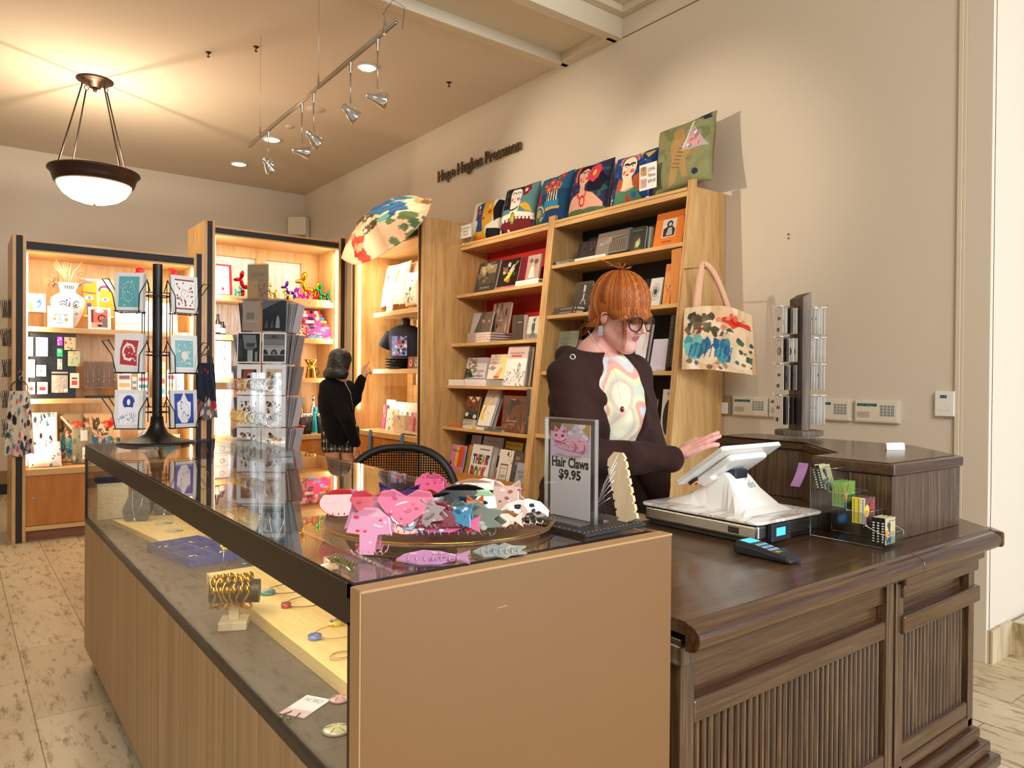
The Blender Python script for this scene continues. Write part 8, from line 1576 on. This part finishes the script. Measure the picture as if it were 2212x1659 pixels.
def skincol(C):
 q=((C-HC)@HR)/1.09;x,y,z=q.T;n=len(C);c=np.tile(np.array(lin('#dfa79a')),(n,1));face_=(y<-.03)&(np.abs(x)<.09)&(np.abs(z)<.12)
 def mix(m,col,a):c[m]=c[m]*(1-a)+np.array(lin(col))*a
 mix(face_&(((np.abs(x)-.04)/.022)**2+((z+.034)/.02)**2<1),'#d98a84',.45);mix((z<-.0)&face_,'#e0a397',.3)
 mix((y<-.07)&((x/.019)**2+((z+.0565)/.0085)**2<1),'#c07672',.65);mix((np.abs(y+.0)<.03)&(np.abs(x)>.078)&(np.abs(z)<.04),'#dc8d84',.5)
 ey=(y<-.078)&(((np.abs(x)-.030)/.014)**2+((z-.001)/.010)**2<1);mix(ey&(z<.0005)&(z>-.0045),'#3a2622',.8);mix(ey&(z>=.0005),'#c98f86',.6)
 mix((y<-.072)&(((np.abs(x)-.032)/.02)**2+((z-.024)/.0045)**2<1),'#9a5a34',.6)
 nz=(y<-.102)&(np.abs(x)<.014)&(z>-.04)&(z<-.01);mix(nz,'#e0938a',.3)
 h_=np.linalg.norm(C-(WR[-1]+fw*.1),axis=1)<.1;mix(h_&(np.linalg.norm(C-(WR[-1]+fw*.17),axis=1)<.06),'#e29a96',.4);return c
skin_obj('body','skin',person,V,F,skincol)
# hair: a fitted cap plus combed locks
hair_c=lambda m,nt,b:None
m,nt,bb=nodes('copper_hair');a_=N(nt,'ShaderNodeAttribute',attribute_name='Col');nt.links.new(a_.outputs['Color'],bb.inputs['Base Color']);bb.inputs['Roughness'].default_value=.42;bb.inputs['Specular IOR Level'].default_value=.4;MATS['copper_hair']=m
hr=[('e',hp(0,.02,.047),v3(.090,.108,.104)*S_,HR,.01),('e',hp(0,.07,-.02),v3(.066,.05,.055)*S_,HR,.03),('c',hp(0,.10,-.05),hp(0,.085,-.075),.02,.012,.02)]
hr+=[('-',hp(0,-.10,-.045),v3(.086,.075,.082),HR,.012),('-',hp(-.085,.0,-.035),v3(.03,.032,.046),HR,.008),('-',hp(.085,.0,-.035),v3(.03,.032,.046),HR,.008),('-',hp(0,.02,-.10),v3(.09,.10,.055),HR,.01)]
V,F=skin_mesh(hr,HC-.16,HC+.16,.004)
cap=skin_obj('hair','copper_hair',person,V,F,lambda C:np.tile(np.array(lin('#ab5a20')),(len(C),1)))
rd=random.Random(3);b=MB();crown=v3(.0,.045,.147);HCL=['#a9571c','#bd6a26','#8f4716','#c9782f','#b56222','#7c3b12']
def lock(e,r,col,lift=.004,n=11,bulge=1.0,fall=None):
 e=np.array(e,float);pts=[];cc=v3(0,.018,.045);R3=v3(.088,.106,.102)
 for i in range(n):
  t=i/(n-1);p=crown*(1-t)+e*t-cc;q=p/R3;l=np.linalg.norm(q);p2=p/l*(1+lift*11*bulge*math.sin(math.pi*min(1,t*1.02))**.6)+cc if l>1e-6 else p+cc
  k=max(0,(t-.8)/.2);p3=p2*(1-k)+(e)*k;pts.append(hp(*p3))
 if fall is not None:
  for j,d in enumerate(fall):pts.append(hp(*(e+np.array(d))))
 rr=[r*(.5+.9*math.sin(math.pi*min(.96,.08+t/len(pts))))*(1 if t<len(pts)-2 else .45)for t in range(len(pts))];b.tube([tuple(p)for p in pts],rr,5,col)
for i in range(620): # fringe over the forehead
 x=rd.uniform(-.076,.076);z=.026-.008*(x/.07)**2+rd.uniform(-.007,.006);y=-.104+.42*x*x/.07+rd.uniform(-.003,.004);lock((x,y,z),rd.uniform(.0010,.0019),rd.choice(HCL),rd.uniform(.003,.0055),12,1.1,[(0,-.001,-.010),(0,.001,-.02)])
for s in(-1,1):
 for i in range(300): # sides swept back over the ears to the nape
  t=rd.random();y=-.08+.175*t;z=(.016 if t<.35 else .034)if t<.6 else-.040-.05*(t-.6);x=s*(.082-.05*max(0,t-.6));lock((x+rd.uniform(-.003,.003),y,z-.012),rd.uniform(.0011,.0021),rd.choice(HCL),rd.uniform(.003,.0055))
for i in range(300): # back
 x=rd.uniform(-.06,.06);lock((x*.6,.108-abs(x)*.3,-.045+rd.uniform(-.01,.02)),rd.uniform(.0012,.0022),rd.choice(HCL),rd.uniform(.003,.006))
for i in range(34): # loose face-framing strands
 s=-1 if i<22 else 1;x=s*rd.uniform(.062,.072);lock((x,-.072+rd.uniform(-.01,.01),.01),rd.uniform(.0007,.0011),rd.choice(HCL),.005,11,1.1,[(s*-.002,-.008,-.03),(s*-.006,-.016,-.065-.02*rd.random()),(s*-.006,-.018,-.09-.04*rd.random())])
for i in range(26):x=rd.uniform(-.04,.04);lock((x,.118,-.06),.0012,rd.choice(HCL),.006,11,1.1,[(rd.uniform(-.02,.02),.012,-.03),(rd.uniform(-.03,.03),.02,-.06)])
for i in range(24):a=rd.uniform(0,6.28);p=crown+v3(.03*math.cos(a),.03*math.sin(a),-.004);q=p+v3(.03*math.cos(a),.035+.03*math.sin(a),.012+.012*rd.random());b.tube([tuple(hp(*crown)),tuple(hp(*((p+q)/2+v3(0,0,.01)))),tuple(hp(*q))],[.0014,.0012,.0006],4,rd.choice(HCL))
b.build('hair_locks','copper_hair',person,world=True)
b=MB()
for dz,dy,r in((-.0535,.0,.0036),(-.0615,.002,.0044)):b.tube([tuple(hp(.0215*u,-.0915+dy+.011*u*u,dz+(.0012*(1-abs(u*2-.0))if dz>-.055 else .0045*u*u)+.003*u*u))for u in np.linspace(-1,1,9)],[r*(1-.75*abs(u)**3)for u in np.linspace(-1,1,9)],8,'#b8666c')
b.build('lips','skin',person,world=True)
b=MB();b.tube([tuple(hp(.004*math.cos(a),-.113,-.0385+.004*math.sin(a)))for a in np.linspace(-3.6,.5,9)],.0008,5);b.build('nose_ring','silver',person,world=True)
# lashes and brows
b=MB()
for s in(-1,1):
 b.tube([tuple(hp(s*(.031+.0155*u),-.0885+.007*u*u+.002*u,-.0015-.0035*(1-u*u)))for u in np.linspace(-1,1,9)],[.0007,.0012,.0014,.0015,.0015,.0015,.0016,.0016,.0010],5)
 for u in np.linspace(-.9,1,9):b.tube([tuple(hp(s*(.031+.0155*u),-.0885+.007*u*u,-.0015-.0035*(1-u*u))),tuple(hp(s*(.031+.019*u),-.0955+.007*u*u,-.006-.003*(1-u*u)))],[.0006,.0003],4)
b.build('eyelashes','dark_plastic',person,world=True)
# glasses, jewellery
b=MB()
for s in(-1,1):
 b.tube([tuple(hp(s*.036+.0275*math.cos(a)*(1+.06*math.sin(a)),-.106+.35*(.0275*math.cos(a)*s+.036-.036)**1*0+.012*abs(math.cos(a))*(1 if math.cos(a)*s>0 else 0),-.003+.024*math.sin(a)))for a in np.linspace(0,2*math.pi,25)[:-1]],.0027,6,closed=True)
 b.tube([tuple(hp(s*.063,-.094,.008)),tuple(hp(s*.078,-.05,.006)),tuple(hp(s*.083,.0,.004)),tuple(hp(s*.082,.012,-.008))],.0019,6)
b.tube([tuple(hp(-.010,-.107,.003)),tuple(hp(0,-.111,.007)),tuple(hp(.010,-.107,.003))],.0024,6);gl=b.build('glasses','black_plastic',person,world=True)
b=MB()
for s in(-1,1):b.add([tuple(hp(s*.036+.026*math.cos(a),-.105,-.002+.022*math.sin(a)))for a in np.linspace(0,2*math.pi,21)[:-1]],[tuple(range(20))])
c=b.build('lens','glass',person,world=True)
b=MB();e0=hp(-.083,.008,-.038);b.M=Matrix.Translation(tuple(e0))@Matrix.Rotation(.8,4,'Z');b.box(-.004,-.008,-.040,.003,.008,-.004);b.box(-.006,-.006,-.030,.005,.006,-.014);b.M=None;b.tube([tuple(hp(-.081,.004,-.034)),tuple(e0+v3(0,0,-.006))],.0012,5);b.build('earring','silver',person,world=True,bevel=.0015)
def chainline(pxs,d0,d1,r,name,mat='silver',n=None):
 b=MB();P=[v3(*PP(px,py,d0+(d1-d0)*i/(len(pxs)-1)))for i,(px,py)in enumerate(pxs)]
 for a,c in zip(P,P[1:]):
  m=max(1,int(np.linalg.norm(c-a)/.006))
  for k in range(m):q=a+(c-a)*k/m;b.ell(tuple(q),(r,r,r*.8),n=6)
 return b.build(name,mat,person,world=True)
chainline([(1271,716),(1282,735),(1296,752),(1312,767),(1322,776),(1330,762)],2.535,2.535,.0028,'chain_necklace');chainline([(1315,775),(1330,810),(1338,850),(1343,874)],2.50,2.465,.0016,'pendant_chain')
b=MB();q=v3(*PP(1344,884,2.455));b.ell(tuple(q),(.008,.008,.011),'#7a1420',n=10);b.build('heart_pendant','resin',person,world=True)
# knitted sweater
fdir=HR@v3(0,-1,0);fdir[2]=0;fdir/=np.linalg.norm(fdir);rdir=v3(-fdir[1]*-1,fdir[0]*-1,0);fdir_t=v3(math.sin(-.16),-math.cos(-.16),0);TR_=np.array(Matrix.Rotation(-.16,3,'Z'))
sw=[('e',CHS+v3(0,0,.03),v3(.172,.135,.20),TR_,.05),('e',CHS+fdir_t*.03+v3(0,0,.02),v3(.12,.12,.13),TR_,.05),('c',CHS-v3(0,0,.02),PEL+v3(0,0,.04),.14,.135,.06),('c',SHD[-1]*.7+NB*.3-v3(0,0,.015),SHD[1]*.7+NB*.3-v3(0,0,.015),.045,.045,.05),('c',NB-v3(0,0,.05),NB-v3(0,0,.01)+fdir_t*.01,.075,.068,.02),('-',NB+v3(0,0,.06)+fdir_t*.03,v3(.066,.062,.07),None,.01)]
V,F=skin_mesh(sw,CHS-v3(.35,.35,.40),CHS+v3(.35,.35,.32),.0045,lambda x,y,z:.0016*np.sin(z*90+x*20)*np.sin(x*40+y*33))
def swcol(C):
 n=len(C);u=(C-CHS)@v3(math.cos(.16),-math.sin(.16),0);w=C[:,2]-CHS[2];r=np.sqrt((u-.0)**2+((w+.0)*.85)**2);a=np.arctan2(w,u)
 pal=np.array([lin(q)for q in('#e9dfc2','#cfd9c4','#dba79c','#b9cdb8','#ead8a8','#d98f8a','#c3c9d6','#efe6cf')]);k=(r*46+1.6*np.sin(a*2+r*20)+1.2*np.sin(u*38)+.8*np.sin(w*46+2)).astype(int)%8
 c=pal[k]*.75+np.array(lin('#e6dabb'))*.25;nk=np.linalg.norm(C-(NB+v3(0,0,.055)+fdir_t*.03),axis=1)<.10;c[nk]=np.array(lin('#dba596'));return c
skin_obj('sweater','knit',person,V,F,swcol)
# open hooded jacket
HPS=PEL-v3(0,0,.18)
jk=[('e',CHS+v3(0,0,.02)-fdir_t*.02,v3(.20,.165,.22),TR_,.05),('c',CHS-v3(0,0,.05)-fdir_t*.02,PEL-fdir_t*.01,.172,.165,.06),('c',PEL-fdir_t*.01,HPS,.165,.165,.05),('c',SHD[-1]+v3(0,.02,0),SHD[1]+v3(0,.02,0),.066,.066,.05)]
jk+=[('-',CHS+fdir_t*.20+v3(.03,0,.06),v3(.115,.17,.34),TR_,.012),('-',CHS+fdir_t*.21+v3(.05,0,-.24),v3(.085,.13,.28),TR_,.012)]
for s in(-1,1):jk+=[('c',SHD[s],ELB[s],.068,.066,.04),('c',ELB[s],ELB[s]*.35+WR[s]*.65,.068,.056,.03),('c',ELB[s]*.4+WR[s]*.6,WR[s],.058,.044,.02),('c',WR[s]*.97+ELB[s]*.03,WR[s]+(WR[s]-ELB[s])*.03,.041,.038,.008)]
jk+=[('c',NB-fdir_t*.07+v3(-.09,.0,.0),NB-fdir_t*.10+v3(.09,.03,0),.045,.045,.04),('c',NB-fdir_t*.02+v3(-.11,-.02,-.01),NB+fdir_t*.07+v3(-.115,-.03,-.10),.034,.026,.02),('c',NB-fdir_t*.02+v3(.11,.03,-.01),NB+fdir_t*.07+v3(.12,.04,-.10),.03,.024,.02)]
jk+=[('-',NB+v3(0,0,.05)+fdir_t*.01,v3(.082,.08,.085),None,.015)]
def folds(x,y,z):return .0045*np.sin(26*x+34*z)*np.sin(22*z-18*y)+.0025*np.sin(58*x+38*z+14*y+2*np.sin(20*z))*(z<1.33)+.002*np.sin(95*x-20*z)*(z<1.22)*(y<1.9)
V,F=skin_mesh(jk,v3(1.42,1.5,.60),v3(2.55,2.5,1.66),.0065,folds);skin_obj('hooded_jacket','brown_fleece',person,V,F)
q=v3(*PP(1237,771,2.447));b=MB();R=rot_to(tuple(-q+v3(0,0,CH)));b.tube([tuple(Vector(tuple(q))+R@Vector((.0085*math.cos(a),.0085*math.sin(a),0)))for a in np.linspace(0,6.28,17)[:-1]],.0028,6,closed=True);b.build('grommet','silver',person,world=True)
lg=[]
for s in(-1,1):
 h0=HPS+v3(.095*s,.03*s,.02);kn=v3(h0[0]+.01*s,h0[1]-.02,.50);an=v3(h0[0]+.01*s,h0[1]+.01,.09);lg+=[('c',h0,kn,.095,.065,.04),('c',kn,an,.062,.055,.03)]
lg+=[('e',PEL-v3(0,0,.02),v3(.165,.125,.12),TR_,.04)]
V,F=skin_mesh(lg,v3(1.5,1.6,.05),v3(2.4,2.5,1.12),.010);skin_obj('jeans','denim',person,V,F)
for s in(-1,1):
 h0=HPS+v3(.105*s,.03*s,0);b=MB();b.ell((h0[0],h0[1]-.05,.045),(.048,.13,.045),n=18);b.box(h0[0]-.045,h0[1]-.17,.0,h0[0]+.045,h0[1]+.07,.02);b.build('shoe','black_plastic',person,world=True)
 # ---------------------------------------------------------------- shopper by the corner case
GD=6.72;gp=lambda px,py,d=0.0:v3(*PD(px,py,GD+d))
g0=gp(733,900);shop=thing('person','person with a dark wavy bob in black hoodie and plaid shorts pointing at a shelf','person',(float(g0[0]),float(g0[1]),0))
GH=gp(737,782);GR=np.array(Matrix.Rotation(math.radians(112),3,'Z')@Matrix.Rotation(math.radians(6),3,'X'));g_=lambda x,y,z:GH+GR@v3(x,y,z)
nb=gp(733,822);ch=gp(727,865);pv=gp(735,935);sL,sR=gp(708,836,-.06),gp(752,838,.10);elR,wrR=gp(766,862,.02),gp(781,818,-.02);elL,wrL=gp(748,905,-.16),gp(768,957,-.12)
bd=[('e',g_(0,.01,.02),v3(.074,.093,.088),GR,.01),('e',g_(0,-.028,-.03),v3(.058,.062,.078),GR,.03),('e',g_(0,-.095,-.022),v3(.011,.012,.014),GR,.012),('e',g_(0,-.066,-.088),v3(.02,.018,.016),GR,.02),('c',g_(0,.02,-.06),nb,.045,.05,.03),('c',nb,ch,.06,.1,.05),('c',ch,pv,.1,.11,.05),('c',sL,sR,.04,.04,.04),('c',sR,elR,.035,.03,.02),('c',elR,wrR,.03,.022,.02),('c',sL,elL,.035,.03,.02),('c',elL,wrL,.03,.022,.02)]
for s in(-1,1):
 hx=pv+v3(_r[0],_r[1],0)*(.075*s);k0=v3(hx[0],hx[1],.44);a0=v3(hx[0],hx[1],.08);bd+=[('c',hx,k0,.078,.052,.03),('c',k0+v3(0,0,.0),v3(hx[0]-.0,hx[1],.30),.050,.056,.02),('c',v3(hx[0],hx[1],.30),a0,.054,.034,.02),('c',a0-v3(0,0,.02),a0+v3(.12,.04,-.045),.035,.03,.02)]
fR=gp(791,803,-.03)-wrR;fR/=np.linalg.norm(fR);uR=v3(-.5,-.6,.5);uR-=fR*(uR@fR);bd+=hand(wrR+fR*.02,fR,np.cross(uR/np.linalg.norm(uR),fR),uR,[(.075,(0,.05)),(.07,(.9,1.1)),(.065,(1.0,1.1)),(.055,(1.1,1.1))])
fL=v3(.05,.02,-1.);bd+=hand(wrL+fL*.02,fL,v3(.8,.6,0),v3(-.6,.8,0),[(.07,(.25,.3))]*4)
V,F=skin_mesh(bd,g0-v3(.6,.6,g0[2]),v3(g0[0]+.6,g0[1]+.6,1.80),.0078)
skin_obj('body','skin',shop,V,F,lambda C:np.tile(np.array(lin('#c98f6c')),(len(C),1)))
hb=[('e',g_(0,.018,.03),v3(.098,.112,.095),GR,.01),('e',g_(0,.035,-.05),v3(.112,.092,.085),GR,.04)]
for i in range(15):a=-1.15+2.3*i/14;hb.append(('e',g_(.105*math.sin(a*1.25),.035+.085*math.cos(a*1.25),-.115-.012*(i%2)),v3(.03,.03,.04),None,.02))
hb.append(('-',g_(0,-.125,-.05),v3(.085,.10,.10),GR,.015))
V,F=skin_mesh(hb,GH-.24,GH+.2,.007,lambda x,y,z:.004*np.sin(90*x+30*np.sin(z*40))*np.sin(70*y+20*np.sin(z*36)+1));plain('dark_hair','#120d0b',.5,var=.5,scale=90,spec=.4);skin_obj('hair','dark_hair',shop,V,F)
bk=v3(_r[0],_r[1],0)*-.10
jb=[('e',ch+v3(0,0,.02),v3(.165,.15,.19),None,.05),('c',ch-v3(0,0,.06),pv+v3(0,0,.0),.155,.15,.05),('c',sL,sR,.066,.066,.05),('c',sR,elR,.062,.055,.03),('c',elR,wrR,.055,.042,.02),('c',sL,elL,.066,.06,.03),('c',elL,wrL,.06,.044,.02),('c',nb+bk*.6+v3(0,0,-.01),nb+bk*1.1+v3(0,0,-.10),.055,.06,.04),('-',nb+v3(0,0,.06),v3(.07,.07,.05),None,.02),('-',pv-v3(0,0,.24),v3(.3,.3,.14),None,.02)]
V,F=skin_mesh(jb,g0-v3(.55,.55,.4),g0+v3(.55,.55,.5),.009,lambda x,y,z:.004*np.sin(30*x+26*z)*np.sin(24*z-20*y));skin_obj('hooded_jacket','black_fleece',shop,V,F)
st_=[]
for s in(-1,1):hx=pv+v3(_r[0],_r[1],0)*(.075*s);st_+=[('c',hx+v3(0,0,.02),hx-v3(0,0,.12),.10,.098,.03)]
st_+=[('-',pv-v3(0,0,.30),v3(.4,.4,.13),None,.006)]
V,F=skin_mesh(st_,g0-v3(.4,.4,.55),g0+v3(.4,.4,.1),.008)
def plaid(C):
 u=C@_r;z=C[:,2];c=np.tile(np.array(lin('#1b1a18')),(len(C),1));m1=(u*14%1)<.28;m2=(z*14%1)<.28;c[m1|m2]=lin('#4a453c');c[m1&m2]=lin('#a8a08c');c[((u*14+.5)%1)<.07]=lin('#8f8775');return c
skin_obj('shorts','cloth_print',shop,V,F,plaid)
b=MB();pts=[gp(745,826,-.16),gp(757,848,-.14),gp(763,885,-.12)];b.tube([tuple(p)for p in pts],.003,5);b.build('zip','silver',shop,world=True)
